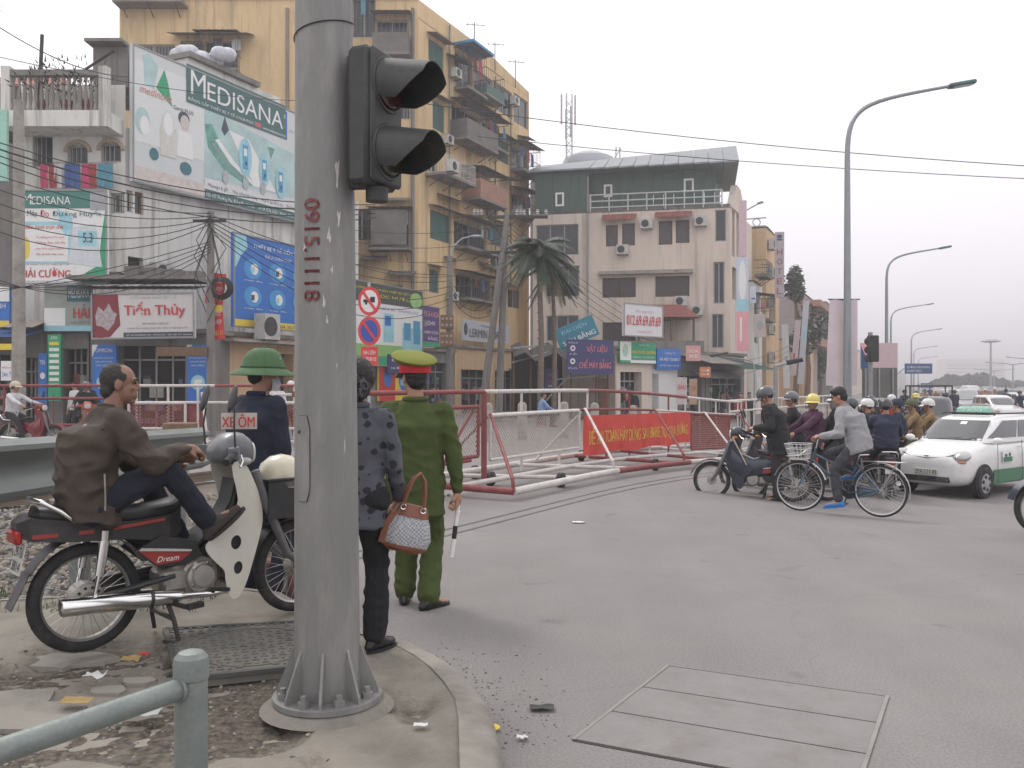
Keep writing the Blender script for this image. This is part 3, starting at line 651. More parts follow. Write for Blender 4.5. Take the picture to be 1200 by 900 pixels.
for i, s in enumerate((1.2, 2.6, 3.8, 4.7, 5.9, 7.1, 8.3, 9.5, 10.6, 12, 13.3, 14.5)):
    mm = bw if s < 4 or s > 9 or i % 3 == 2 else br
    seg('upright', [BP(s, 1.13), BP(s, 1.5)], .022, mm); seg('strut', [BP(s, .16), BP(s, .42 if s < 3.6 else (1.13 if s > 9 else .5))], .024, mm)
mesh_panel(t, lambda u, z: BP(u, z, .04), .12, 3.35, .42, 1.12, bw, wire, .075, .0055, .027)
mesh_panel(t, lambda u, z: BP(u, z), -1.6, -.18, .5, 1.27, br, wire, .075, .0055, .03)
mesh_panel(t, lambda u, z: BP(u, z, .02), 9.9, 13.2, .2, 1.1, br, M('mesh_red', (.25, .07, .06), .7), .1, .012, .03)
seg('brace', [BP(-.35, 1.2), BP(-1.5, .12)], .024, br)
for s, m_ in ((-1.2, br), (2.26, bw), (5.9, br), (9.5, bw), (12.6, br)):
    seg('brace', [BP(s + 1.3 + .1, 1.14), BP(s + 1.2, 1.15, .12), BP(s, .3, 1.21), BP(s, .12, 1.23)], .026, m_)
    seg('brace', [BP(s + 1.3, 1.1), BP(s + 1.3 - .6, .12, -.75)], .022, m_)
for s0, s1, m_ in ((-1.2, 2.4, bw), (2.4, 6.2, br), (6.2, 14.5, bw)): seg('base_beam', run(s0, s1, .13, 1.23), .055, m_)
for s0, s1, m_ in ((-4.2, -1.3, br), (-1.2, 14.5, bw)): seg('base_beam', run(s0, s1, .15, -.75), .055, m_)
seg('base_beam', run(-1.1, 14.5, .14, .25), .04, bw); seg('base_beam', [BP(-1.2, .13, 1.23), BP(-1.2, .15, -.75)], .05, br); seg('base_beam', run(-4.2, -.4, .45), .03, br)
for s in (.8, 3, 5.4, 7.8, 10.5, 13): seg('crossbeam', [BP(s, .14, 1.23), BP(s - .7, .14, -.75)], .035, bw if s < 4 or s > 8 else br)
for s, n in ((.6, 1.05), (.2, .0), (1.0, -.8), (4.7, 1.05), (5.2, -.8), (9, 1.05), (12.5, 1.05)):
    c = BP(s, .0, n); c.z += .115; w = MB(); w.lathe([(0, -.05), (.09, -.05), (.115, -.035), (.115, .035), (.09, .05), (0, .05)], (0, 0, 0), 'y', 20)
    rot = Matrix.Rotation(math.atan2(U.y, U.x), 4, 'Z'); w.v = [tuple(rot @ Vector(p) + c) for p in w.v]; w.build('castor_wheel', rubber, t)
# red cloth banner tied to the barrier
def banner():
    red = M('banner_cloth', (.58, .06, .045), .75, var=.22, vs=2.2, stretch=(1, 1, .3)); yl = M('banner_letters', (.68, .40, .06), .7, var=.2, vs=3)
    def Q(u, v, w):
        s = 3.42 + 6.2 * u; b = BP(s, 0, .09); zt, zb = 1.02 - .1 * u, .27 - .1 * u
        return V(b.x, b.y, zb + (zt - zb) * v - .02 * math.sin(u * 19) * (1 - v)) + NN * (w + .03 * noise.noise(V(u * 22, v * 1.5, 0)))
    t2 = thing('cloth_banner', 'red cloth banner with yellow capitals tied along the barrier', 'banner', BP(6.5, .2, .09))
    MB().grid([[Q(i / 80, j / 8, 0) for i in range(81)] for j in range(9)], .003).build('cloth', red, t2, ang=60)
    m = MB(); write(m, 'ĐỂ AN TOÀN HÃY DỪNG SAU BARIE TÀU QUA ĐƯỜNG', (.04, .2, .97, .78), Q, .006, bold=.02); m.build('lettering', yl, t2, ang=0, fixn=False)
banner()
# far left barrier, seen beyond the guardrail
t = thing('crossing_barrier', 'red and white barrier with rust red mesh panels at the far left', 'barrier', (-9, 23.6, 0))
P0 = lambda x, z, n=0: V(x, 23.6 - n - (x + 5) * .0, z)
def px2x(px): return (px - 600) / F * 23.6
for z, a, b, m_ in ((1.575, -30, 158, br), (1.575, 158, 252, bw), (1.575, 252, 430, br), (1.24, -30, 150, br), (.54, -30, 160, br), (1.13, 150, 430, bw), (.1, 195, 430, bw), (1.34, 320, 430, bw)):
    seg('rail', [P0(px2x(a), z), P0(px2x(b), z)], .038, m_)
for a, b in ((152, 218), (329, 395)): mesh_panel(t, lambda u, z: P0(u, z, .05), px2x(a), px2x(b), .45, 1.12, bw, M('mesh_red', (.25, .07, .06), .7), .09, .011, .04)
MB().box((px2x(228), 23.65, .75), (.42, .03, .75)).build('sheet_panel', br, t); MB().box((px2x(60) , 23.72, .9), (.02, .02, .9)).build('upright', br, t)
for a in (160, 197, 232, 300, 345): seg('post', [P0(px2x(a), .05), P0(px2x(a), 1.575)], .035, bw)
for a in (232, 300): seg('brace', [P0(px2x(a + 6), 1.4, .1), P0(px2x(a + 19), .1, .5)], .035, bw)
for a in (5, 140): seg('post', [P0(px2x(a), .05), P0(px2x(a), 1.575)], .035, br)
for a in (210, 323): MB().cyl(P0(px2x(a), .1, -.04), P0(px2x(a), .1, .06), .1).build('castor_wheel', rubber, t)
# next barrier beyond the riders
t = thing('crossing_barrier', 'white barrier railing beyond the riders, farther along the crossing', 'barrier', (8, 32, -.45))
def BQ(s, z): p = V(6.9, 28.5, 0) + V(.5, .866, 0) * s; return V(p.x, p.y, gz(p.x, p.y) + z)
for z in (1.5, 1.15, .3): seg('rail', [BQ(0, z), BQ(22, z)], .04, bw)
for i in range(23): seg('upright', [BQ(i, .05), BQ(i, 1.5)], .025, bw if i % 4 else br)
for i, (px, Y) in enumerate(((612, 26), (661, 27), (697, 28), (742, 30), (572, 25), (875, 33))):
    p = pt(px, 482, Y); m = MB(); m.lathe([(0, 0), (.14, 0), (.13, 1.0), (.09, 1.08), (0, 1.1)], (p.x, Y, gz(p.x, Y)), n=14)
    m.top('concrete_bollard', conc, 'grey concrete bollard behind the wheeled barrier, %s from the left' % ['second', 'third', 'fourth', 'fifth', 'first', 'last'][i], 'bollard', (p.x, Y, gz(p.x, Y)), 'concrete bollards along the far kerb')
# ------------------------------------------------------------------ buildings
ylw = M('yellow_render', (.64, .47, .26), .9, var=.13, vs=.35, bump=.2, bs=8, dirt=.55, dcol=(.26, .20, .13), dsc=.5, stretch=(1, 1, .35), streak=.75)
ylw2 = M('orange_render', (.60, .42, .25), .9, var=.1, vs=.4, dirt=.4, dcol=(.26, .18, .11), dsc=.5, streak=.5)
crm = M('cream_render', (.66, .57, .49), .9, var=.08, vs=.3, dirt=.4, dcol=(.33, .28, .24), dsc=.4, stretch=(1, 1, .3), streak=.6)
wht = M('stained_white_render', (.66, .65, .61), .9, var=.14, vs=.6, dirt=.65, dcol=(.20, .185, .165), dsc=.7, stretch=(1, 1, .35), streak=.8)
gry = M('grey_render', (.22, .207, .19), .9, var=.2, vs=.5, dirt=.6, dcol=(.11, .10, .09), dsc=.8, streak=.6)
brk = M('pink_brick', (.36, .20, .15), .9, var=.2, vs=3, dirt=.3)
tin = M('tin_sheet', (.17, .16, .15), .7, .3, var=.3, vs=1.5, dirt=.6, dcol=(.14, .09, .06)); gtin = M('green_tin', (.062, .105, .085), .6, .1, var=.1, vs=.6, stretch=(5, 5, .1), dirt=.3, dcol=(.1, .12, .11))
rooft = M('roof_tin', (.24, .26, .275), .55, .3, var=.1, vs=.5, dirt=.3); tile = M('red_roof', (.24, .085, .07), .85, var=.2, vs=2, dirt=.4)
tealw = M('teal_shutter', (.06, .14, .125), .7, var=.2, vs=3, dirt=.4); wfr = M('window_frame', (.34, .33, .31), .7, var=.1, dirt=.4); bars = M('cage_bars', (.12, .115, .11), .6, .3, var=.3, dirt=.4)
asb = M('awning_sheet', (.22, .20, .18), .85, var=.25, vs=1.5, dirt=.6)

def wall(t, pl, u0, u1, z0, z1, mat, holes=(), name='wall', rev=.22, zt=None):
    """rectangular wall with real openings and reveals; zt(u) can bend the top"""
    us = sorted({u0, u1, *[min(max(h[k], u0), u1) for h in holes for k in (0, 2)]}); zs = sorted({z0, z1, *[min(max(h[k], z0), z1) for h in holes for k in (1, 3)]})
    m = MB()
    for i in range(len(us) - 1):
        for j in range(len(zs) - 1):
            cu, cz = (us[i] + us[i + 1]) / 2, (zs[j] + zs[j + 1]) / 2
            if any(h[0] < cu < h[2] and h[1] < cz < h[3] for h in holes): continue
            a, b, c, d = us[i], us[i + 1], zs[j], zs[j + 1]
            ta = zt(a) if zt and d == z1 else d; tb = zt(b) if zt and d == z1 else d
            m.add([pl.P(a, c), pl.P(b, c), pl.P(b, tb), pl.P(a, ta)], [(0, 1, 2, 3)])
    for a, c, b, d in holes:
        q = [(a, c), (b, c), (b, d), (a, d)]
        for k in range(4): p, r_ = q[k], q[(k + 1) % 4]; m.add([pl.P(*p), pl.P(*r_), pl.P(*r_, -rev), pl.P(*p, -rev)], [(0, 3, 2, 1)])
    return m.build(name, mat, t, ang=0, fixn=False)
def body(t, pl, u0, u1, z0, z1, dep, mat, roof, slab=.15, left=True, right=True, over=.15):
    P = pl.P; fs = [(5, 4, 7, 6)]
    v = [P(u0, z0), P(u1, z0), P(u1, z1), P(u0, z1), P(u0, z0, -dep), P(u1, z0, -dep), P(u1, z1, -dep), P(u0, z1, -dep)]
    if left: fs.append((4, 0, 3, 7))
    if right: fs.append((1, 5, 6, 2))
    MB().add(v, fs).build('side_wall', mat, t, ang=0, fixn=False)
    m = MB(); m.prism([(u0 - over, over), (u1 + over, over), (u1 + over, -dep - over), (u0 - over, -dep - over)], z1 + .004, z1 + slab, lambda u, v, w: P(u, w, v)); m.build('roof', roof, t, ang=0)
def window(t, pl, h, kind='plain', fr=None, gl=None, n=2, rev=.16):
    a, c, b, d = h; fr = fr or wfr; m = MB(); f = .07; P = lambda u, v, w: pl.P(u, v, w - rev)
    for q in ((a, c, b, c + f), (a, d - f, b, d), (a, c + f, a + f, d - f), (b - f, c + f, b, d - f)):
        m.prism([(q[0], q[1]), (q[2], q[1]), (q[2], q[3]), (q[0], q[3])], 0, .06, P)
    for i in range(1, n):
        u = a + (b - a) * i / n; m.prism([(u - f / 2, c + f), (u + f / 2, c + f), (u + f / 2, d - f), (u - f / 2, d - f)], .002, .055, P)
    if kind == 'bars':
        for i in range(1, int((b - a) / .16)): u = a + .16 * i; m.add([pl.P(u - .014, c, -.02), pl.P(u + .014, c, -.02), pl.P(u + .014, d, -.02), pl.P(u - .014, d, -.02)], [(0, 1, 2, 3)])
    w = m.build('window', fr, t, ang=0)
    MB().add([P(a, c, .02), P(b, c, .02), P(b, d, .02), P(a, d, .02)], [(0, 1, 2, 3)]).build('pane', gl or glass, w, ang=0, fixn=False)
    if kind == 'shutter':
        for q0, q1 in ((a + .04, (a + b) / 2 - .02), ((a + b) / 2 + .02, b - .04)):
            m = MB(); m.prism([(q0, c + .04), (q1, c + .04), (q1, d - .04), (q0, d - .04)], rev - .1, rev - .05, P)
            k = c + .12
            while k < d - .12: m.prism([(q0 + .05, k), (q1 - .05, k), (q1 - .05, k + .03), (q0 + .05, k + .03)], rev - .048, rev - .03, P); k += .09
            m.build('shutter', tealw, w, ang=0)
    return w
def hole(pl, x0, y0, x1, y1):      # opening from pixel columns x0,x1 with rows measured at x0
    a, b = pl.u(x0), pl.u(x1); return (a, pl.z(x0, y1), b, pl.z(x0, y0))
def awning(t, pl, u0, u1, z, proj=.9, drop=.3, mat=None, parts=True):
    m = MB(); n = max(4, int((u1 - u0) / .12)); G = [[], []]
    for i in range(n + 1):
        u = u0 + (u1 - u0) * i / n; r = .018 * (i % 2)
        G[0].append(pl.P(u, z + r, -.0)); G[1].append(pl.P(u, z - drop + r, proj))
    m.grid(G, .012); return m.build('awning', mat or asb, t, ang=0)
def cage(t, pl, h, proj=.9, fill=None, aw=None, clothes=0, solid=0, floor=True, step=.22, barm=None):
    """barred balcony box hung on the wall in front of opening h"""
    a, c, b, d = h; m = MB(); P = pl.P; barm = barm or bars; rr = .014
    for z in (c + .03, c + (d - c) * .45, d - .03):
        m.tube([P(a, z, 0), P(a, z, proj), P(b, z, proj), P(b, z, 0)], rr * 1.6, 4)
    n = max(2, int((b - a) / step))
    for i in range(n + 1): u = a + (b - a) * i / n; m.tube([P(u, c, proj), P(u, d, proj)], rr, 3, caps=False)
    for k in (.33, .66):
        for u in (a, b): m.tube([P(u, c, proj * k), P(u, d, proj * k)], rr, 3, caps=False)
    g = m.build('balcony_cage', barm, t, ang=0)
    if floor: MB().prism([(a - .05, .004), (b + .05, .004), (b + .05, proj + .05), (a - .05, proj + .05)], c - .14, c - .01, lambda u, v, w: P(u, w, v)).build('floor_slab', gry, g, ang=0)
    if floor:
        m = MB()
        for k in range(3): u = a + (b - a) * (.1 + .4 * k); m.beam(P(u, c - .6, .02), P(u, c - .16, proj * .85), .04, .04)
        m.build('bracket', bars, g, ang=0)
    if solid:
        MB().prism([(a - .01, c), (b + .01, c), (b + .01, c + (d - c) * solid), (a - .01, c + (d - c) * solid)], proj - .05, proj + .02, P).build('parapet', fill or tin, g, ang=0)
        for u in (a, b): MB().prism([(.01, c), (proj - .06, c), (proj - .06, c + (d - c) * solid), (.01, c + (d - c) * solid)], u - .02, u + .02, lambda q, v, w: P(w, v, q)).build('parapet', fill or tin, g, ang=0)
    if aw is not None:
        m = MB(); n = max(4, int((b - a) / .15)); G = [[], []]
        for i in range(n + 1):
            u = a - .12 + (b - a + .24) * i / n; r = .02 * (i % 2); G[0].append(P(u, d + .22 + r, 0)); G[1].append(P(u, d + .02 + r, proj + .3))
        m.grid(G, .012).build('awning', aw, g, ang=0)
    for i in range(clothes):
        u = a + .2 + (b - a - .5) * random.random(); w_ = random.uniform(.25, .5); hh = random.uniform(.4, .8) * (d - c) * .7; z = d - .15; q = proj * random.uniform(.4, .85)
        G = [[P(u + w_ * j / 3, z - hh * i / 3, q + .03 * math.sin(i + j * 2)) for j in range(4)] for i in range(4)]
        MB().grid(G, .004).build('laundry', random.choice(CLO), g, ang=0)
    return g
CLO = [M('cloth_white', (.55, .55, .56), .9), M('cloth_pink', (.50, .07, .16), .9), M('cloth_blue', (.06, .12, .30), .9), M('cloth_dark', (.06, .06, .07), .9), M('cloth_red', (.35, .06, .06), .9), M('cloth_cyan', (.10, .28, .36), .9)]
def aircon(t, pl, u, z, w=.8, h=.55, d=.35, off=.12):
    m = MB(); P = pl.P; m.prism([(u, z), (u + w, z), (u + w, z + h), (u, z + h)], off, off + d, P); a = m.build('air_conditioner', M('aircon_case', (.50, .50, .47), .6, var=.08, dirt=.5), t, ang=0)
    m = MB(); cc = (u + w * .38, z + h * .5)
    m.prism([(cc[0] + h * .38 * math.cos(k * .314), cc[1] + h * .38 * math.sin(k * .314)) for k in range(20)], off + d + .002, off + d + .015, P); m.build('fan_grille', M('fan_grille', (.05, .05, .05), .7), a, ang=0)
    m = MB(); m.beam(P(u + .08, z - .03, 0), P(u + .08, z - .03, off + d), .04, .04); m.beam(P(u + w - .08, z - .03, 0), P(u + w - .08, z - .03, off + d), .04, .04); m.build('bracket', bars, a, ang=0)
def pipe(t, pl, u, z0, z1, r=.06, mat=None): MB().tube([pl.P(u, z0, .09), pl.P(u, z1, .09)], r, 6).build('drain_pipe', mat or gry, t)
def ground_at(pl, u): p = pl.P(u, 0); return gz(p.x, p.y) - .05

# --- yellow apartment block
plY = Pl((-30, 47), (1, 0)); plR = Pl((-4.92, 47), (DR.x, DR.y))
t = thing('apartment_building', 'tall stained yellow apartment block hung with barred balcony cages', 'building', (-6, 47.5, 0))
ztop = 21.8
LW = [(145, -25, 216, 3, 'c'), (240, 48, 279, 82, 'c'), (413, -2, 440, 44, 'd'), (441, 24, 478, 64, 'x'), (415, 118, 436, 140, 'p'), (452, 118, 481, 140, 'p'), (154, 52, 205, 92, 'p'), (214, 50, 238, 92, 'd'), (420, 192, 470, 222, 'p'), (412, 246, 436, 282, 'd'), (438, 250, 479, 288, 'c'), (416, 332, 436, 362, 'p'), (442, 334, 472, 362, 'p')]
hl = [hole(plY, *w[:4]) for w in LW]; uR = plY.u(490)
wall(t, plY, plY.u(140), uR, -.2, ztop, ylw, hl)
for w, h in zip(LW, hl):
    window(t, plY, h, 'plain' if w[4] != 'p' else 'bars', n=2)
    if w[4] == 'c': cage(t, plY, (h[0] - .15, h[1] - .2, h[2] + .15, h[3] + .1), .9, aw=asb if w[1] > 0 else None, clothes=2, step=.3)
    if w[4] == 'x': cage(t, plY, (h[0] - .1, h[1] - .1, h[2] + .1, h[3] + .1), .7, fill=tin, solid=.5, aw=asb)
    if w[4] == 'd': cage(t, plY, h, .25, clothes=1, floor=False)
awning(t, plY, plY.u(205), plY.u(298), plY.z(200, 41), 1.2, .35); awning(t, plY, plY.u(411), plY.u(478), plY.z(420, 116), .7, .2)
for px in (337, 484): pipe(t, plY, plY.u(px), 0, ztop - .5, .09)
MB().prism([(plY.u(438), plY.z(440, 250)), (plY.u(479), plY.z(440, 250)), (plY.u(479), plY.z(440, 290)), (plY.u(438), plY.z(440, 290))], .95, 1.0, plY.P).build('tin_screen', tin, t, ang=0)
MB().prism([(plY.u(140), ztop), (uR, ztop), (uR, ztop + .25), (plY.u(140), ztop + .25)], -.3, .12, plY.P).build('parapet', ylw, t, ang=0)
# right face: list of openings (px rect, kind)
RW = [(502, 44, 520, 82, 's'), (507, 117, 521, 150, 's'), (504, 245, 529, 279, 's'), (503, 315, 514, 342, 's'), (533, 58, 553, 100, 'c'), (556, 80, 577, 110, 'C'), (581, 96, 600, 128, 'd'), (602, 108, 619, 142, 'd'),
      (529, 120, 562, 163, 'K'), (565, 142, 579, 170, 'c'), (581, 160, 596, 186, 't'), (599, 170, 618, 196, 'c'), (502, 182, 512, 200, 'a'), (541, 200, 572, 232, 'B'), (578, 217, 594, 244, 'd'), (598, 224, 617, 248, 'c'),
      (532, 257, 570, 286, 'c'), (575, 262, 590, 286, 's'), (534, 320, 574, 349, 'k'), (576, 334, 590, 354, 'p'), (595, 338, 610, 360, 'p'), (575, 296, 592, 312, 'p'), (598, 296, 612, 312, 'p')]
hr = [hole(plR, *w[:4]) for w in RW]; uE = plR.u(620)
zt = lambda u: ztop if u < 8 else ztop - .8 * (u - 8) / 8
wall(t, plR, 0, uE, -.2, ztop, ylw, hr, zt=zt)
for w, h in zip(RW, hr):
    k = w[4]; window(t, plR, h, 'shutter' if k in 'st' else 'plain', n=2)
    if k == 's': awning(t, plR, h[0] - .2, h[2] + .25, h[3] + .25, .6, .12)
    if k == 'c': cage(t, plR, (h[0] - .1, h[1] - .15, h[2] + .1, h[3] + .1), .9, aw=asb, clothes=3)
    if k == 'C': cage(t, plR, h, .8, fill=tealw, solid=.35, clothes=1)
    if k == 'K': cage(t, plR, (h[0] - .2, h[1], h[2] + .2, h[3]), 1.1, fill=tin, solid=.5, aw=tin, clothes=1)
    if k == 'k': cage(t, plR, (h[0] - .1, h[1], h[2] + .1, h[3]), .9, fill=tin, aw=tin, clothes=4)
    if k == 't': cage(t, plR, h, .5, aw=tin, floor=False)
    if k == 'a':
        cage(t, plR, (h[0] - .3, h[1] - .2, plR.u(537), h[3]), 1.1, barm=M('pale_bars', (.45, .44, .42), .6), fill=brk, step=.13); aircon(t, plR, h[0] - .1, h[1] - .15, .75, .6, .35, 1.15)
    if k == 'B': cage(t, plR, (h[0], h[1], h[2] + .1, h[3] + .1), 1.2, fill=brk, solid=.62, aw=asb, step=.16)
MB().prism([(plR.u(531), .1), (plR.u(556), .1), (plR.u(556), 1.3), (plR.u(531), 1.3)], plR.z(533, 54), plR.z(533, 51), lambda u, v, w: plR.P(u, w, v)).build('blue_awning', M('blue_tarp', (.05, .22, .42), .6), t, ang=0)
m = MB(); P = plR.P; ub = -12
m.prism([(0, 0), (uE, 0), (uE, -9), (-25 * .9, -9)], 20.8, 20.85, lambda u, v, w: plR.P(max(u, 0), w, v)); m.build('roof', gry, t, ang=0)
MB().add([plR.P(uE, -.2), plR.P(uE, -.2, -9), plR.P(uE, 21, -9), plR.P(uE, 21)], [(0, 1, 2, 3)]).build('side_wall', ylw, t, ang=0, fixn=False)
e = plY.P(plY.u(140), 0); MB().add([e + V(0, 0, -.2), e + V(0, 12, -.2), e + V(0, 12, ztop), e + V(0, 0, ztop)], [(0, 3, 2, 1)]).build('side_wall', ylw, t, ang=0, fixn=False)
for i, (px, py) in enumerate(((556, 52), (580, 62), (604, 78))):
    Y = 52 + i * 3; b = pt(px, py + 15, Y); b.z = 20.8; h = 1.8; m = MB(); m.tube([b, b + V(0, 0, h)], .03, 5); m.tube([b + V(-.5, 0, h - .1), b + V(.6, .2, h - .1)], .02, 4)
    for k in range(4): m.tube([b + V(-.4 + .3 * k, -.3, h - .1), b + V(-.4 + .3 * k, .3, h - .1)], .014, 3)
    m.top('roof_antenna', bars, 'thin television antenna on the yellow block roof, %s of three from the left' % ['first', 'second', 'third'][i], 'antenna', b, 'television antennas on the yellow roof')

# --- white terrace house at the left, with its street wall carrying the billboard
plA = Pl((-25, 32), (1, 0)); plS = Pl((-13.8, 32), (DR.x, DR.y)); ua = plA.u(147)
t = thing('terrace_house', 'grimy white corner house with balustraded terrace and arched windows', 'building', (-17, 33, 0))
AW = [(38, 158, 62, 196), (79, 170, 103, 192), (118, 168, 142, 190), (130, 226, 146, 250)]
ha = [hole(plA, *w) for w in AW]
wall(t, plA, plA.u(22), ua, 3.2, 12.3, wht, ha)
for h in ha: window(t, plA, h, 'bars', n=1)
for w in AW[1:3]:
    h = hole(plA, *w); c = (h[0] + h[2]) / 2; r = (h[2] - h[0]) / 2 + .08; m = MB(); m.tube([plA.P(c + r * math.cos(k * math.pi / 10), h[3] - .25 + r * .8 * math.sin(k * math.pi / 10), .03) for k in range(11)], .08, 6); m.build('window_arch', M('arch_trim', (.42, .34, .25), .9, dirt=.4), t)
zb = plA.z(60, 142)
MB().prism([(plA.u(25), -.02), (ua - .05, -.02), (ua - .05, 1.3), (plA.u(25), 1.3)], zb - .55, zb, lambda u, v, w: plA.P(u, w, v)).build('terrace_slab', wht, t, ang=0)
u0, u1 = plA.u(27), plA.u(135); zt_ = plA.z(60, 96)
m = MB(); m.prism([(u0, 1.02), (u1, 1.02), (u1, 1.28), (u0, 1.28)], zt_ - .2, zt_, lambda u, v, w: plA.P(u, w, v)); m.build('balustrade_rail', gry, t, ang=0)
n = 17
for i in range(n):
    u = u0 + .12 + (u1 - u0 - .24) * i / (n - 1); c = plA.P(u, zb, 1.15); H = zt_ - .2 - zb
    m = MB(); m.lathe([(0, 0), (.06, 0), (.06, .08 * H), (.035, .14 * H), (.075, .38 * H), (.06, .6 * H), (.035, .8 * H), (.06, .92 * H), (.06, H), (0, H)], c, n=8); m.build('baluster', gry, t)
for a in (plA.u(25), u1): MB().prism([(a, 1.0), (a + .3, 1.0), (a + .3, 1.3), (a, 1.3)], zb, zt_ + .12, lambda u, v, w: plA.P(u, w, v)).build('pier', wht, t, ang=0)
MB().prism([(plA.u(106), -.2), (ua, -.2), (ua, -3), (plA.u(106), -3)], 12.3, plA.z(106, 52), lambda u, v, w: plA.P(u, w, v)).build('stair_room', gry, t, ang=0)
MB().prism([(plA.u(103), .3), (ua, .3), (ua, -3), (plA.u(103), -3)], plA.z(106, 52) + .01, plA.z(106, 48), lambda u, v, w: plA.P(u, w, v)).build('roof_sheet', asb, t, ang=0)
uS = plS.u(420)
hs = [hole(plS, 148, 222, 156, 248), hole(plS, 158, 224, 168, 250), hole(plS, 150, 300, 168, 330)]
wall(t, plS, 0, uS, 3.2, 10.8, wht, hs)
window(t, plS, hs[0], 'plain', n=1); window(t, plS, hs[1], 'plain', fr=wood, n=1); MB().add([plS.P(hs[2][0], hs[2][1], -.2), plS.P(hs[2][2], hs[2][1], -.2), plS.P(hs[2][2], hs[2][3], -.2), plS.P(hs[2][0], hs[2][3], -.2)], [(0, 1, 2, 3)]).build('pane', dark, t, ang=0, fixn=False)
MB().add([V(-19, 32.05, 10.75), plS.P(0, 10.75), plS.P(uS, 10.75), plS.P(uS, 10.75, -6), V(-19, 44, 10.75)], [(0, 1, 2, 3, 4)]).build('roof', gry, t, ang=0, fixn=False)
aircon(t, plS, plS.u(172), plS.z(172, 325), .8, .55)
# laundry on the terrace storey
for i, (px, c) in enumerate(((56, 1), (66, 4), (72, 0), (84, 2), (93, 2), (104, 1), (112, 4), (122, 5), (131, 5))):
    u = plA.u(px); G = [[plA.P(u + .27 * j / 3, plA.z(px, 196) - .85 * k / 4, .5 + .03 * math.sin(j * 2 + k)) for j in range(4)] for k in range(5)]
    MB().grid(G, .004).top('hanging_clothes', CLO[c], '%s garment drying below the terrace, %s from the left' % (['white', 'pink', 'blue', 'dark', 'red', 'turquoise'][c], ['first', 'second', 'third', 'fourth', 'fifth', 'sixth', 'seventh', 'eighth', 'ninth'][i]), 'laundry', plA.P(u, 0, .5), 'clothes drying below the terrace', ang=0)
MB().tube([plA.P(plA.u(40), plA.z(60, 195), .5), plA.P(plA.u(145), plA.z(60, 195), .5)], .012, 4).top('clothes_line', bars, 'thin clothes line below the terrace slab', 'clothes line', plA.P(plA.u(90), 8, .5))
# rooftop room behind the billboard with bundled sheets
t = thing('rooftop_room', 'grey rooftop room with sloping slab edge behind the big billboard', 'building', plS.P(6, 10.8, -1))
MB().prism([(plS.u(238), -.8), (plS.u(345), -.8), (plS.u(345), -4), (plS.u(238), -4)], 10.8, plS.z(300, 92) , lambda u, v, w: plS.P(u, w, v)).build('wall', wht, t, ang=0)
MB().prism([(plS.u(236), -.6), (plS.u(318), -.6), (plS.u(318), -4.2), (plS.u(236), -4.2)], plS.z(300, 92) + .01, plS.z(300, 86), lambda u, v, w: plS.P(u, w, v)).build('roof', gry, t, ang=0)
m = MB(); b = plS.P(plS.u(262), plS.z(300, 86), -1.2)
for k in range(9): m.ell(b + V(-.9 + k * .24, random.uniform(-.2, .2), .25 + .15 * math.sin(k)), (.4, .35, .3), nu=8, nv=6)
m.top('sheet_bundle', M('patterned_sheets', (.55, .56, .60), .9, var=.35, vs=3), 'heap of pale patterned sheets on the rooftop behind the billboard', 'bundle', b)

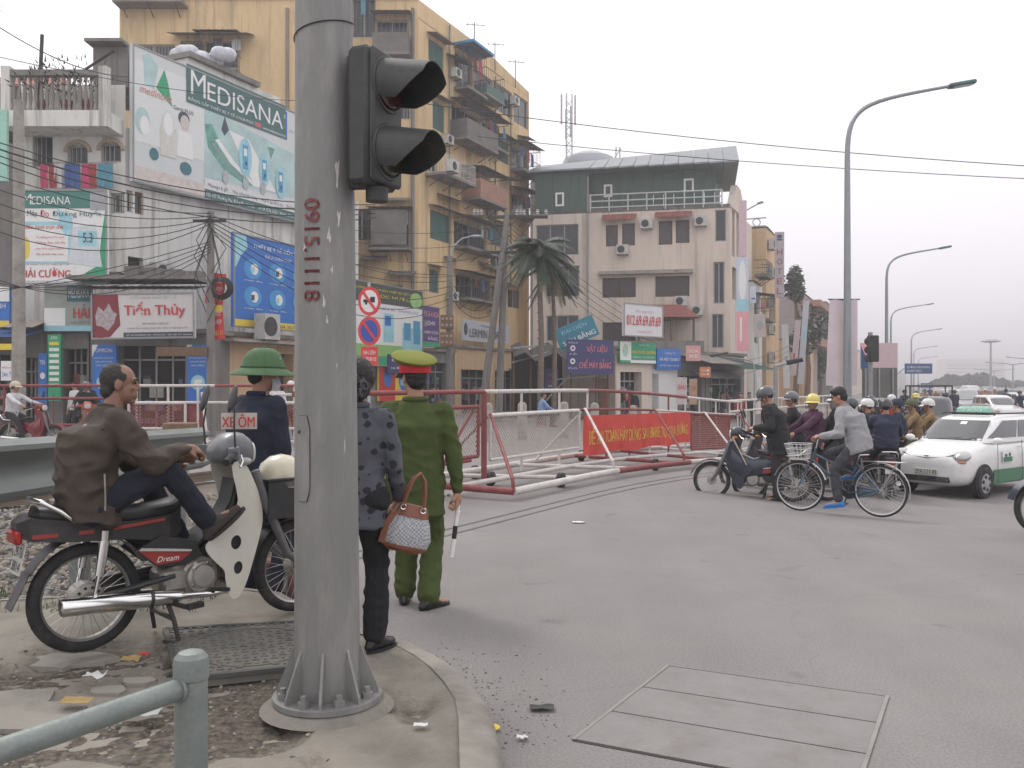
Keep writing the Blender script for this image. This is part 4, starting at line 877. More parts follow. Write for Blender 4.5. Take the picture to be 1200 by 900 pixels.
# --- big medical billboard on the street wall
R_ = lambda m_, *q: ('r', m_, *q)
bfr = M('board_frame', (.30, .30, .30), .5, .4); bd = M('billboard_white', (.60, .635, .63), .5, var=.06, vs=.5); tlt = M('pale_teal_print', (.42, .58, .57), .5, var=.25, vs=.9)
ink = M('ink_print', (.045, .065, .09), .5, var=.2); med = M('green_board', (.045, .13, .13), .5, var=.06)
def medi(u, v, s, k):     # a small device picture
    return [('e', lblue, u, v, s * 1.25, s * 1.6 * k), R_(M('device_blue', (.10, .32, .52), .5, var=.3, vs=2), u - s * .6, v - s * k, u + s * .5, v + s * k), R_(white, u - s * .35, v + s * .1 * k, u + s * .3, v + s * .7 * k), ('e', ink, u + s * .1, v - s * .5 * k, s * .2, s * .2 * k)]
bs_ = [R_(M('board_panel_pale', (.68, .70, .69), .5, var=.05), 0, .30, .36, .90), ('p', tlt, [(.36, .18), (1, .22), (1, .60), (.36, .74)]), ('p', M('sweep_green', (.13, .36, .29), .5, var=.5, vs=2), [(.36, .60), (.40, .62), (.44, .52), (.52, .38), (.66, .22), (.60, .21), (.47, .28), (.38, .42)]), ('p', white, [(.42, .50), (.44, .52), (.53, .38), (.67, .22), (.65, .22), (.51, .35)]), ('p', M('sweep_grey', (.22, .30, .30), .5), [(.40, .46), (.41, .48), (.50, .34), (.61, .22), (.60, .22), (.48, .32)]), ('p', M('sweep_green', (.13, .36, .29), .5), [(.74, .60), (.79, .60), (.765, .50)]),
       ('p', white, [(.50, .62), (.62, .60), (.80, .22), (.66, .22)]), ('p', ink, [(.455, .60), (.475, .72), (.49, .66), (.50, .62), (.475, .56)]),
       ('p', tlt, [(.05, .95), (.08, .97), (.12, .90), (.10, .72), (.055, .74)]), ('p', green, [(.11, .74), (.15, .90), (.17, .80), (.19, .64), (.14, .70)]),
       ('e', tlt, .045, .46, .035, .10), ('e', white, .055, .43, .022, .07), ('e', ink, .25, .58, .03, .055), ('e', M('skin_print', (.58, .52, .48), .5), .255, .55, .024, .06), ('p', white, [(.21, .28), (.22, .48), (.29, .48), (.30, .28)]),
       R_(M('bag_print', (.60, .60, .55), .5), .13, .25, .21, .48), ('e', bd, .17, .5, .03, .10), ('e', white, .17, .5, .024, .085), ('e', teal, .10, .24, .022, .045), ('e', teal, .26, .2, .03, .05),
       R_(med, .262, .72, .865, 1.02), R_(blue, .865, .72, .875, .97), R_(M('small_red_print', (.5, .12, .12), .5), .66, .735, .70, .775), R_(M('pink_brickprint', (.60, .54, .50), .6, var=.2, vs=4), 0, .02, .36, .12),
       R_(M('strip_white', (.66, .67, .66), .5), .36, .02, 1.0, .17), R_(med, .36, .0, 1.0, .085)]
for u, v, s in ((.60, .44, .032), (.72, .38, .028), (.83, .32, .028)): bs_ += medi(u, v, s, 3.2)
for u in (.48, .60, .71): bs_ += [('e', M('faint_device', (.42, .45, .47), .5, var=.3), u, .22, .018, .06)]
# the print is skewed to follow the board: build at true rectangle
bs_ = [s_ for s_ in bs_]
sign('billboard', 'huge pale green medical billboard on the corner house street wall', 'billboard', plS, 147, 349, 52, 213, bd,
     [('M', white, (.285, .80, .365, .985)), ('EDISANA', white, (.375, .80, .845, .945)), ('®', white, (.85, .90, .863, .94)), ('ĐẲNG CẤP THIẾT BỊ Y TẾ CHLB ĐỨC', white, (.27, .737, .65, .775)), ('www.medisana.com.vn', white, (.71, .735, .86, .76)),
      ('medinova', M('script_red', (.60, .25, .20), .6), (.03, .665, .185, .72), dict(shear=.3)), ('Gerät PLUS', ink, (.195, .63, .30, .66)), ('TIẾN THỦY', grey, (.885, .80, .97, .83)),
      ('Massage & gối     Máy xông khí dung     Huyết áp điện tử     Đường huyết', ink, (.38, .10, .98, .145)), ('105-107 Phương Mai, Đống Đa, Hà Nội * Tel: 04 3576 3425 * Mobile: 0913 233 545', white, (.37, .02, .98, .068))], bs_, depth=.15, w=.35, frame=bfr)

# --- shop row along the pavement: left part faces the camera
plB = Pl((-25, 30.5), (1, 0)); plE = Pl((-10.7, 31.8), (DR.x, DR.y))
def shop(name, label, pl, x0, x1, zt, wm, opens, dep=4, roof=gry, g='shops along the far pavement', z0=-.1, inner=None, u=None):
    a, b = (pl.u(x0), pl.u(x1)) if u is None else u; c = pl.P((a + b) / 2, 0); z0 = gz(c.x, c.y) - .08
    t = thing(name, label, 'shop', V(c.x, c.y, z0 + .05), group=g)
    hs = [(pl.u(o[0]), z0 + .08, pl.u(o[1]), z0 + o[2]) for o in opens]
    wall(t, pl, a, b, z0, zt, wm, hs, rev=.5); body(t, pl, a + .01, b - .01, z0, zt - .01, dep, wm, roof)
    for h, o in zip(hs, opens):
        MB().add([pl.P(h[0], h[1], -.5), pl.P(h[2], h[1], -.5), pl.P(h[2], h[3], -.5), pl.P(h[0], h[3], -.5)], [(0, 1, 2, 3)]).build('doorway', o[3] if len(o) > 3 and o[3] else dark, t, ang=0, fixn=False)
        m = MB()
        for k in range(1, 4): u_ = h[0] + (h[2] - h[0]) * k / 4; m.prism([(u_ - .03, h[1]), (u_ + .03, h[1]), (u_ + .03, h[3]), (u_ - .03, h[3])], -.48, -.42, pl.P)
        m.prism([(h[0], h[3] - .5), (h[2], h[3] - .5), (h[2], h[3] - .44), (h[0], h[3] - .44)], -.4, -.36, pl.P); m.build('door_frame', wfr, t, ang=0)
        if len(o) > 3 and o[3] is None:
            for k in range(26):
                q = random.uniform(h[0] + .1, h[2] - .35); zz = h[1] + random.choice((.25, .7, 1.15, 1.6)); w_, hh = random.uniform(.12, .3), random.uniform(.15, .38)
                MB().prism([(q, zz), (q + w_, zz), (q + w_, zz + hh), (q, zz + hh)], -.46 - .03, -.30 - random.random() * .1, pl.P).build('merchandise', GOODS[k % 6], t, ang=0)
    return t
GOODS = [M('goods%d' % i, c, .6, var=.2) for i, c in enumerate(((.25, .22, .18), (.10, .14, .25), (.30, .10, .08), (.08, .16, .14), (.35, .34, .32), (.05, .05, .06)))]
shop('corner_shop', 'dark leftmost shop with blue awning and green price board', plB, -45, 104, 3.6, gry, [(-40, 20, 2.7, None), (24, 44, 2.6), (74, 103, 2.9, None)])
shop('medical_shop', 'dark shop with glass doors under the white sign with red emblem', plB, 106, 246, 3.35, gry, [(138, 217, 3.0, None)])
to = shop('orange_wall_shop', 'orange plastered shop front with window under a blue board', plE, 248, 352, 3.4, ylw2, [(312, 344, 2.9, None)])
shop('hidden_shop', 'shop behind the traffic post with red and yellow posters', plE, 354, 484, 3.2, gry, [(360, 412, 2.6)])
shop('cable_corner_shop', 'dark shop under tangled cables beside the yellow sign row', plE, 486, 531, 3.3, gry, [(492, 527, 2.8, None)])
shop('awning_shop', 'ochre shop under the white lettered sign with laundry in front', plE, 533, 612, 3.6, ylw2, [(540, 574, 2.5, None), (580, 606, 2.5)])
MB().prism([(plB.u(104), -.02), (plB.u(247), -.02), (plB.u(247), 1.6), (plB.u(104), 1.6)], plB.z(110, 333), plB.z(110, 329), lambda u, v, w: plB.P(u, w, v)).top('canopy_roof', gry, 'grey canopy slab over the white sign with red emblem', 'canopy', plB.P(plB.u(170), 4.9, .8))
awp = thing('tin_awning', 'corrugated tin awning above the white sign with red emblem', 'awning', plB.P(plB.u(175), 4.6, .5)); awning(awp, plB, plB.u(100), plB.u(247), plB.z(110, 336), 1.4, .25, tin)
m = MB()
for k in range(5): m.prism([(plB.u(120 + k * 24), -.6), (plB.u(138 + k * 24), -.6), (plB.u(138 + k * 24), -.1), (plB.u(120 + k * 24), -.1)], plB.z(110, 328), plB.z(110, 318 - (k * 7) % 9), lambda u, v, w: plB.P(u, w, v))
m.top('roof_debris', gry, 'row of grey blocks lying on the canopy over the medical shop', 'rubble', plB.P(plB.u(160), 5, -.3), kind='stuff', ang=0)
for o in COL.objects:
    if o.name.startswith('roof_debris'): del o['category']
awp = thing('blue_awning', 'blue shop awning with yellow hem at the far left', 'awning', plB.P(plB.u(25), 3.2, .8)); awning(awp, plB, plB.u(-40), plB.u(56), plB.z(10, 386), 1.5, .35, M('awning_blue', (.04, .10, .26), .7)); MB().prism([(plB.u(-40), 0), (plB.u(56), 0), (plB.u(56), .2), (plB.u(-40), .2)], 1.5, 1.52, lambda u, v, w: plB.P(u, plB.z(10, 412) + v, w)).build('hem', yel, awp, ang=0)
awp = thing('beige_canopy', 'sagging beige canvas canopy left of the washed out sign', 'awning', plB.P(plB.u(40), 3.9, .8)); awning(awp, plB, plB.u(22), plB.u(58), plB.z(10, 376), 1.1, .3, M('beige_canvas', (.33, .30, .26), .9, dirt=.5))

# --- signs of the left part
sign('shop_sign', 'green and white glucose meter sign under the terrace', 'sign', Pl((-25, 29.6), (1, 0)), 24, 126, 222, 333, white,
     [('M', white, (.03, .84, .13, .95)), ('EDISANA', white, (.135, .84, .58, .925)), ('Máy', ink, (.08, .70, .2, .78)), ('Đo', redp, (.23, .71, .33, .78)), ('Đường Huyết', teal, (.37, .70, .93, .785)), ('Bảo hành trọn đời', redp, (.06, .57, .5, .63), dict(shear=.3)),
      ('Tự động lưu kết quả', redp, (.18, .48, .5, .51)), ('Không đau, khi đo', redp, (.18, .42, .52, .45)), ('cho kết quả nhanh', redp, (.18, .36, .5, .39)), ('độ chính xác cao', redp, (.18, .30, .5, .33)), ('5.3', ink, (.72, .44, .83, .54)),
      ('CỬA HÀNG VẬT TƯ THIẾT BỊ Y TẾ', ink, (.04, .195, .56, .222)), ('HẢI CƯỜNG', redp, (.02, .07, .58, .175), dict(bold=.03)), ('CHUYÊN BÁN LẺ THIẾT BỊ Y TẾ CHÍNH HÃNG', ink, (.02, .02, .56, .042))],
     [R_(M('sign_teal', (.05, .20, .17), .5, var=.1), 0, .80, .80, .985), R_(grey, .80, .78, 1, .985), R_(lblue, .0, .22, .6, .66), R_(white, .0, .24, .55, .62), ('p', lblue, [(.42, .8), (.6, .7), (.52, .5), (.46, .6)]), ('p', green, [(1, 0), (.68, 0), (.75, .12), (.9, .2), (.93, .5), (.98, .8), (1, .8)]),
      ('p', M('meter_print', (.62, .66, .68), .5), [(.55, .22), (.6, .6), (.86, .64), (.94, .18)]), R_(lblue, .66, .40, .88, .56), ('e', yel, .06, .38, .05, .12), R_(white, 0, 0, .62, .2)], frame=bfr)
sign('shop_sign', 'washed out green and white sign half hidden behind its neighbour', 'sign', Pl((-25, 30.2), (1, 0)), 52, 107, 334, 388, M('faded_board', (.34, .38, .34), .6, var=.3, vs=.8),
     [('MEDISANA', white, (.52, .72, .97, .9)), ('HẢI', redp, (.62, .28, .96, .58), dict(bold=.03)), ('CHUYÊN THIẾT BỊ Y TẾ', ink, (.55, .16, .97, .22))], [R_(teal, .48, .64, 1, 1), R_(white, .0, .1, .45, .5), R_(lblue, 0, 0, 1, .12)])
sign('shop_sign', 'white shop sign with red name and dark red emblem at its left', 'sign', Pl((-25, 29.1), (1, 0)), 107, 228, 343, 397, M('board_cream', (.62, .60, .58), .5, var=.06),
     [('CỬA HÀNG THIẾT BỊ Y TẾ', grey, (.38, .86, .83, .94)), ('Tiến Thủy', redp, (.32, .44, .91, .80), dict(bold=.035)), ('BÁN BUÔN - BÁN LẺ', ink, (.5, .31, .75, .36)), ('NHẬN SỬA CHỮA CÁC MÁY MÓC THIẾT BỊ Y TẾ', ink, (.35, .2, .93, .26)), ('SỐ 105 PHƯƠNG MAI - ĐỐNG ĐA - HÀ NỘI  ĐT: 04.3576', white, (.34, .06, .97, .11))],
     [('p', M('dark_red_print', (.22, .025, .035), .5), [(.01, .02), (.01, .98), (.26, .98), (.28, .3), (.18, .05)]), ('p', M('flower_print', (.42, .36, .37), .6, var=.5, vs=8), [(.05, .3), (.04, .5), (.07, .72), (.12, .6), (.17, .78), (.21, .6), (.25, .55), (.22, .35), (.16, .18), (.1, .28)]), R_(ink, .31, .04, .99, .14)], frame=bfr, tilt=R(.8))
sign('shop_sign', 'blue board of medical devices in circles beside the traffic post', 'sign', plE, 266, 360, 272, 383, blue,
     [('THIẾT BỊ Y TẾ TIẾN THỦY', white, (.22, .86, .87, .93), dict(bold=.03)), ('ĐẠI LÝ CHÍNH THỨC', white, (.36, .77, .70, .825))] + [('máy đo', white, (.12 + .3 * i, .50 - .3 * j, .33 + .3 * i, .52 - .3 * j)) for i in range(3) for j in range(2)] + [('04.3576.3425', ink, (.55, .02, .92, .06))],
     [('p', lblue, [(0, 1), (.14, 1), (.16, .86), (.08, .76), (.04, .66), (0, .6)]), R_(yel, 0, 0, 1, .085)] + [s_ for i in range(3) for j in range(2) for s_ in (('e', M('disc_blue', (.06, .30, .62), .5), .22 + .3 * i, .64 - .3 * j, .105, .11), ('e', white, .22 + .3 * i + .02, .64 - .3 * j, .045, .06), R_(ink if (i + j) % 2 else lblue, .2 + .3 * i, .6 - .3 * j, .24 + .3 * i, .66 - .3 * j))], frame=bfr, w=.3)
for (x0, x1, lab) in ((108, 136, 'left'), (219, 245, 'right')):
    sign('door_panel', 'tall blue panel with white print at the %s side of the medical shop door' % lab, 'sign', Pl((-25, 29.9), (1, 0)), x0, x1, 404, 478, blue,
         [('OMRON', white, (.15, .88, .85, .94)), ('MÁY ĐO HUYẾT ÁP', white, (.1, .78, .9, .81)), ('CÂN SỨC KHỎE', white, (.15, .72, .85, .75)), ('MÁY XÔNG', white, (.2, .66, .8, .69))], [('p', white, [(0, 1), (0, .8), (.1, .9), (.25, 1)]), ('e', lblue, .5, .4, .32, .12), ('p', white, [(.3, .35), (.7, .4), (.65, .46), (.35, .44)])])
sign('price_board', 'narrow green board of white price boxes by the dark doorway', 'sign', Pl((-25, 29.7), (1, 0)), 56, 71, 392, 470, green, [('ATM', white, (.25, .92, .75, .97))], [R_(white if k else yel, .12, .84 - k * .09, .88, .89 - k * .09) for k in range(8)])
sign('door_panel', 'narrow blue panel left of the green price board', 'sign', Pl((-25, 29.8), (1, 0)), 45, 55, 414, 480, blue, [('TIN', white, (.2, .8, .8, .88))], [('e', white, .5, .6, .3, .06)])
sign('street_notice', 'white notice board with red and blue writing at the far left', 'sign', Pl((-25, 28.6), (1, 0)), 1, 22, 423, 446, white, [('BẢO HÀNH', redp, (.1, .62, .9, .74)), ('Sơn Toàn', blue, (.1, .2, .9, .45))], [], depth=.03)
sign('shop_sign', 'blue and white sign cut by the left edge of the photo', 'sign', Pl((-25, 30.3), (1, 0)), -30, 11, 335, 383, blue, [('MÁY TÍNH', white, (.1, .45, .9, .6))], [R_(white, 0, .62, 1, 1), R_(yel, 0, 0, 1, .15)])
for k, (x0, x1, y0, y1) in enumerate(((242, 263, 320, 357), (244, 262, 358, 398))):
    sign('hanging_placard', ('upper' if k == 0 else 'lower') + ' red placard hanging from the concrete pole by the blue board', 'sign', Pl((-25, 27.6), (1, 0)), x0, x1, y0, y1, redp, [('BÁN ĐẤT', white, (.12, .68, .88, .86)), ('NHÀ ĐẸP', white, (.12, .42, .88, .60)), ('0988.111', yel, (.12, .12, .88, .26))], [R_(yel, 0, .8, 1, 1)] if k else [], depth=.02, tilt=R(-7 if k == 0 else 5))
aircon(to, plE, plE.u(283), plE.z(283, 398), .85, .95, .5, .6)
MB().prism([(plE.u(250), 0), (plE.u(352), 0), (plE.u(352), .9), (plE.u(250), .9)], plE.z(283, 402), plE.z(283, 399), lambda u, v, w: plE.P(u, w, v)).build('ledge', conc, to, ang=0)
# signs right of the post
sign('shop_sign', 'green and white sign with pictured machines behind the no stopping signs', 'sign', plE, 400, 488, 326, 428, white,
     [('CÔNG TY CỔ PHẦN THIẾT BỊ VIỆT NAM', yel, (.08, .90, .9, .95)), ('MÁY LỌC NƯỚC', yel, (.15, .82, .8, .88)), ('THIẾT BỊ - DỤNG CỤ', blue, (.35, .68, .92, .73)), ('ĐT: 04.35 763 425', redp, (.05, .4, .3, .44))],
     [R_(M('header_dark', (.06, .08, .06), .6), 0, .76, 1, 1), R_(green, 0, 0, 1, .22), R_(M('lime_print', (.25, .5, .15), .5), 0, .12, 1, .26), ('e', M('badge_green', (.3, .55, .2), .5), .9, .86, .09, .1), R_(lblue, .44, .3, .58, .65), R_(blue, .46, .5, .54, .62), R_(lblue, .70, .22, .98, .5), R_(M('machine_blue', (.06, .3, .5), .5), .72, .34, .82, .56), R_(M('machine_blue', (.06, .3, .5), .5), .86, .3, .96, .6)], frame=bfr, w=.35)
sign('shop_sign', 'purple sign with pink heading right of the green machine sign', 'sign', plE, 489, 509, 358, 406, M('purple_print', (.09, .05, .18), .5), [('NHA KHOA', pink, (.08, .74, .92, .88)), ('J-JOHN', white, (.08, .5, .7, .64)), ('KHÁM CHỮA', white, (.1, .32, .9, .42)), ('RĂNG', white, (.3, .17, .85, .27))], [R_(green, 0, 0, 1, .12)], w=.3)
sign('shop_sign', 'dark navy strip sign under the green machine sign', 'sign', plE, 446, 479, 415, 437, navy, [('ĐẠI LÝ', white, (.1, .58, .9, .8)), ('NƯỚC UỐNG', white, (.1, .2, .9, .4))], w=.4)
sign('poster', 'red and yellow poster with blue bottles under the navy strip sign', 'poster', plE, 440, 483, 424, 470, yel, [], [R_(redp, 0, 0, .42, 1), R_(redp, .9, 0, 1, 1), ('e', blue, .22, .6, .1, .25), ('e', blue, .65, .55, .13, .3), R_(lblue, .56, .4, .75, .55)], w=.2)
sign('shop_sign', 'pale grey fabric sign with dark capitals beyond the cable pole', 'sign', plE, 537, 592, 374, 399, M('sign_grey', (.42, .43, .45), .7, var=.1), [('LERMIN COFFEE', ink, (.12, .2, .9, .6)), ('Thời trang', ink, (.35, .7, .62, .85)), ], [('e', ink, .05, .55, .035, .3)], w=.3)
# no-lorry / no-stopping sign plates on a thin pole
t = thing('traffic_signs', 'round no lorries sign above a round no stopping sign on a pole', 'road sign', (-3.35, 21.0, 0)); plT = Pl((-10, 21), (1, 0)); sgr = M('sign_red', (.60, .05, .05), .5); sgw = M('sign_white', (.7, .7, .68), .5)
MB().tube([V(-3.36, 21.06, 0), V(-3.36, 21.06, 4.0)], .035, 10).build('pole', steel, t)
def disc(cx, cz, rx, rz, mat, w0, w1, par, name='disc'): MB().prism([(cx + rx * math.cos(k * math.pi / 16), cz + rz * math.sin(k * math.pi / 16)) for k in range(32)], w0, w1, plT.P).build(name, mat, par, ang=0)
for k, (py, face) in enumerate(((353, sgw), (388, M('sign_blue', (.03, .08, .36), .5)))):
    u = plT.u(433); z = plT.z(433, py); r = .265; pl_ = MB(); pl_.prism([(u + r * math.cos(q * math.pi / 16), z + r * 1.28 * math.sin(q * math.pi / 16)) for q in range(32)], 0, .02, plT.P); d = pl_.build('sign_disc', sgr, t, ang=0)
    disc(u, z, r * .76, r * .98, face, .021, .026, d, 'sign_face')
    if k == 0:
        m = MB(); m.prism([(u - .14, z - .03), (u + .13, z - .03), (u + .13, z + .1), (u + .02, z + .1), (u + .02, z + .04), (u - .14, z + .04)], .027, .030, plT.P)
        m.prism([(u - .1, z - .08), (u - .05, z - .08), (u - .05, z - .03), (u - .1, z - .03)], .027, .03, plT.P); tag(m.build('lorry_symbol', black, d, ang=0), kind='stuff')
    MB().prism([(u - .19, z + .22), (u - .14, z + .26), (u + .19, z - .22), (u + .14, z - .26)], .032, .038, plT.P).build('diagonal_bar', sgr, d, ang=0)
u = plT.u(433); z0, z1 = plT.z(433, 428), plT.z(433, 406); tp = MB(); tp.prism([(u - .2, z0), (u + .2, z0), (u + .2, z1), (u - .2, z1)], 0, .02, plT.P); tp = tp.build('time_plate', sgr, t, ang=0)
m = MB(); write(m, '6H30-8H30', (u - .16, z0 + .1, u + .16, z0 + .19), plT.P, .025); write(m, '16H-20H', (u - .14, z0 + .25, u + .14, z0 + .35), plT.P, .025); m.build('lettering', sgw, tp, ang=0, fixn=False)

# --- roofs at the far left edge
t = thing('red_roof_house', 'low house with faded red pitched roof at the far left', 'building', (-22, 37, 0)); m = MB(); rz = lambda py: CAMZ + (450 - py) / F * 37
MB().prism([(-30, 36.5), (-18.2, 36.5), (-18.2, 42), (-30, 42)], 0, rz(105), lambda u, v, w: V(u, v, w)).build('wall', gry, t, ang=0)
for k in range(12):
    x0 = -30 + k * 1.02; m = MB(); m.add([V(x0, 36.2, rz(106)), V(x0 + 1.0, 36.2, rz(106)), V(x0 + 1.0 - 2, 39.5, rz(66)), V(x0 - 2, 39.5, rz(66)), V(x0, 36.2, rz(106) - .06), V(x0 + 1.0, 36.2, rz(106) - .06)], [(0, 1, 2, 3), (0, 4, 5, 1)]); m.build('roof_sheet', tile, t, ang=0)
MB().box((-21.8, 36.3, rz(92)), (1.2, .1, 1.4)).build('window', wfr, t, ang=0)
sign('hanging_board', 'plain pale green board at the upper left edge', 'sign', Pl((-30, 30), (1, 0)), -30, 8, 128, 212, M('mint_board', (.33, .58, .48), .6), [], [])
MB().box((-22, 33.5, 5), (10, 2, 10)).top('left_edge_house', gry, 'dark grey house front at the left edge behind the concrete pole', 'building', (-22, 33.5, 0))

# --- cream building with green tin top storey
plC = Pl((1.33, 57.5), (12.07, -2.5)); plD = Pl((13.4, 55), (DR.x, DR.y)); Wc = 12.33; uz = lambda py, px=740: plC.z(px, py)
t = thing('office_building', 'cream office block with a dark green tin storey on top', 'building', (7, 57, -.4))
CW = [(628, 264, 678, 300, 'p'), (710, 264, 724, 289, 'w'), (729, 262, 744, 288, 'w'), (772, 259, 788, 287, 'w'), (792, 258, 808, 285, 'w'), (706, 326, 745, 349, 'b'), (768, 324, 808, 348, 'b'), (640, 312, 679, 348, 'g'), (640, 370, 678, 400, 'g'), (838, 246, 851, 283, 'o'), (836, 307, 849, 356, 'g1'), (834, 368, 848, 408, 'g1'), (706, 378, 745, 400, 'b')]
hc = [hole(plC, *w[:4]) for w in CW]; zr = uz(246)
wall(t, plC, 0, Wc, -.6, zr, crm, hc)
for w, h in zip(CW, hc):
    k = w[4]; window(t, plC, h, 'bars' if k == 'b' else 'plain', fr=M('brown_frame', (.10, .07, .06), .7) if k in 'wb' else wfr, n={'w': 1, 'b': 2, 'g': 3, 'p': 3, 'o': 1, 'g1': 2}[k], gl=M('brown_glass', (.065, .05, .045), .3, var=.3) if k in 'wb' else glass)
for a, b, y in ((706, 746, 252), (768, 811, 249)): awning(t, plC, plC.u(a), plC.u(b), plC.z(a, y), .7, .45, tile)
MB().prism([(plC.u(702), 0), (plC.u(812), 0), (plC.u(812), .5), (plC.u(702), .5)], uz(322), uz(318), lambda u, v, w: plC.P(u, w, v)).build('ledge', conc, t, ang=0)
for px, py in ((751, 269), (814, 266), (723, 299), (791, 359), (810, 370)): aircon(t, plC, plC.u(px), plC.z(px, py), .75, .6)
pipe(t, plC, plC.u(689), -.4, uz(205), .05, wfr)
wall(t, plD, 0, plD.u(881), -.6, plD.z(856, 243), crm, [hole(plD, 858, 246, 861, 300), hole(plD, 863, 250, 866, 300), hole(plD, 869, 250, 872, 300), hole(plD, 858, 312, 864, 350), hole(plD, 867, 315, 875, 360)], rev=.5)
for a, y0, y1 in ((858, 246, 300), (863, 250, 300), (869, 250, 300), (858, 312, 350), (867, 315, 360)):
    h = hole(plD, a, y0, {858: 861 if y0 == 246 else 864, 863: 866, 869: 872, 867: 875}[a], y1); MB().add([plD.P(h[0], h[1], -.45), plD.P(h[2], h[1], -.45), plD.P(h[2], h[3], -.45), plD.P(h[0], h[3], -.45)], [(0, 1, 2, 3)]).build('pane', glass, t, ang=0, fixn=False)
h0 = plD.z(856, 243); MB().prism([(0, h0), (plD.u(872), h0), (plD.u(872), h0 + .3), (plD.u(866), h0 + 1.6), (plD.u(862), h0 + 1.7), (plD.u(858), h0 + .4), (0, h0 + .2)], -.3, .1, plD.P).build('pediment', crm, t, ang=0)
MB().prism([(0, 0), (Wc, 0), (Wc, -11), (0, -11)], zr - .1, zr + .15, lambda u, v, w: plC.P(u, w, v)).build('roof', gry, t, ang=0)
MB().add([plC.P(0, -.6), plC.P(0, -.6, -11), plC.P(0, zr, -11), plC.P(0, zr)], [(0, 3, 2, 1)]).build('side_wall', crm, t, ang=0, fixn=False)
# green tin storey built of separate vertical sheets
zg = zr + .15
def tin_run(px0, px1, y0, y1, w, n):
    for k in range(n):
        a, b = plC.u(px0 + (px1 - px0) * k / n), plC.u(px0 + (px1 - px0) * (k + 1) / n)
        MB().prism([(a, y0), (b - .02, y0), (b - .02, y1), (a, y1)], w - .06 + .012 * (k % 2), w + .012 * (k % 2), plC.P).build('tin_sheet', gtin, t, ang=0)
zroof = plC.z(740, 195)
tin_run(627, 690, zg - .2, plC.z(660, 202), .0, 6); tin_run(692, 838, zg, zroof + .3, -.9, 12)
MB().add([plC.P(plC.u(838), zg, -.9), plC.P(plC.u(846), zg, -5), plC.P(plC.u(846), zroof + .5, -5), plC.P(plC.u(838), zroof + .3, -.9)], [(0, 1, 2, 3)]).build('tin_sheet', gtin, t, ang=0, fixn=False)
for (x0, y0, x1, y1) in ((706, 213, 716, 228), (801, 206, 813, 222)):
    h = (plC.u(x0), plC.z(x0, y1), plC.u(x1), plC.z(x0, y0)); m = MB(); m.prism([(h[0], h[1]), (h[2], h[1]), (h[2], h[3]), (h[0], h[3])], -.88, -.82, plC.P); w_ = m.build('window', white, t, ang=0); m = MB(); m.prism([(h[0] + .12, h[1] + .12), (h[2] - .12, h[1] + .12), (h[2] - .12, h[3] - .12), (h[0] + .12, h[3] - .12)], -.815, -.81, plC.P); m.build('pane', glass, w_, ang=0)
h = (plC.u(651), plC.z(651, 242), plC.u(661), plC.z(651, 226)); m = MB(); m.prism([(h[0], h[1]), (h[2], h[1]), (h[2], h[3]), (h[0], h[3])], .02, .06, plC.P); w_ = m.build('window', white, t, ang=0); m = MB(); m.prism([(h[0] + .12, h[1] + .12), (h[2] - .12, h[1] + .12), (h[2] - .12, h[3] - .12), (h[0] + .12, h[3] - .12)], .062, .068, plC.P); m.build('pane', glass, w_, ang=0)
# roof: corrugated sheets rising to the right
def roofz(u): return plC.z(640, 201) + (plC.z(855, 190) - plC.z(640, 201)) * u / Wc
us = [-.3, plC.u(692)] + [plC.u(692) + (plC.u(866) - plC.u(692)) * k / 10 for k in range(1, 11)]
for a, b in zip(us, us[1:]):
    MB().add([plC.P(a, roofz(a), .35), plC.P(b - .02, roofz(b), .35 if b < 3.5 else .5), plC.P(b - .02, roofz(b) + 1.25 + .05 * b, -3.5), plC.P(a, roofz(a) + 1.25 + .05 * a, -3.5),
              plC.P(a, roofz(a) - .1, .35), plC.P(b - .02, roofz(b) - .1, .35 if b < 3.5 else .5), plC.P(b - .02, roofz(b) - .35, -7), plC.P(a, roofz(a) - .35, -7)], [(0, 1, 2, 3), (4, 5, 1, 0), (3, 2, 6, 7), (1, 5, 6, 2), (4, 7, 6, 5), (0, 3, 7, 4)]).build('roof_sheet', rooft, t, ang=0)
m = MB()
for dz in (.15, .55, .95): m.tube([plC.P(plC.u(691), plC.z(740, 247) + dz + .1, .15), plC.P(plC.u(846), plC.z(740, 247) + dz + .1, .15)], .045, 6)
for k in range(8): u = plC.u(692 + 22 * k); m.tube([plC.P(u, plC.z(740, 247), .15), plC.P(u, plC.z(740, 247) + 1.05, .15)], .045, 6)
m.build('roof_railing', M('rail_pale', (.5, .52, .52), .5), t)
# mast and tank behind
b = pt(666, 190, 68); t = thing('radio_mast', 'lattice mobile phone mast with panel antennas above the green roof', 'mast', (b.x, 68, 10)); m = MB(); zt_ = CAMZ + (450 - 110) / F * 68; mp = [V(b.x + math.cos(k * 2.09) * .28, 68 + math.sin(k * 2.09) * .28, 0) for k in range(3)]
for p in mp: m.tube([p + V(0, 0, 10), p + V(0, 0, zt_)], .05, 6)
z = 10
while z < zt_ - .6:
    for k in range(3): m.tube([mp[k] + V(0, 0, z), mp[(k + 1) % 3] + V(0, 0, z + .6)], .025, 4)
    z += .6
tag(m.build('lattice', steel, t), kind='stuff')
for k in range(4): a = k * 1.57 + .3; MB().box((b.x + math.cos(a) * .55, 68 + math.sin(a) * .4, zt_ - 1.2 - (k % 2)), (.14, .12, 2.3), bev=.03).build('antenna_panel', M('antenna_grey', (.42, .42, .43), .6), t)
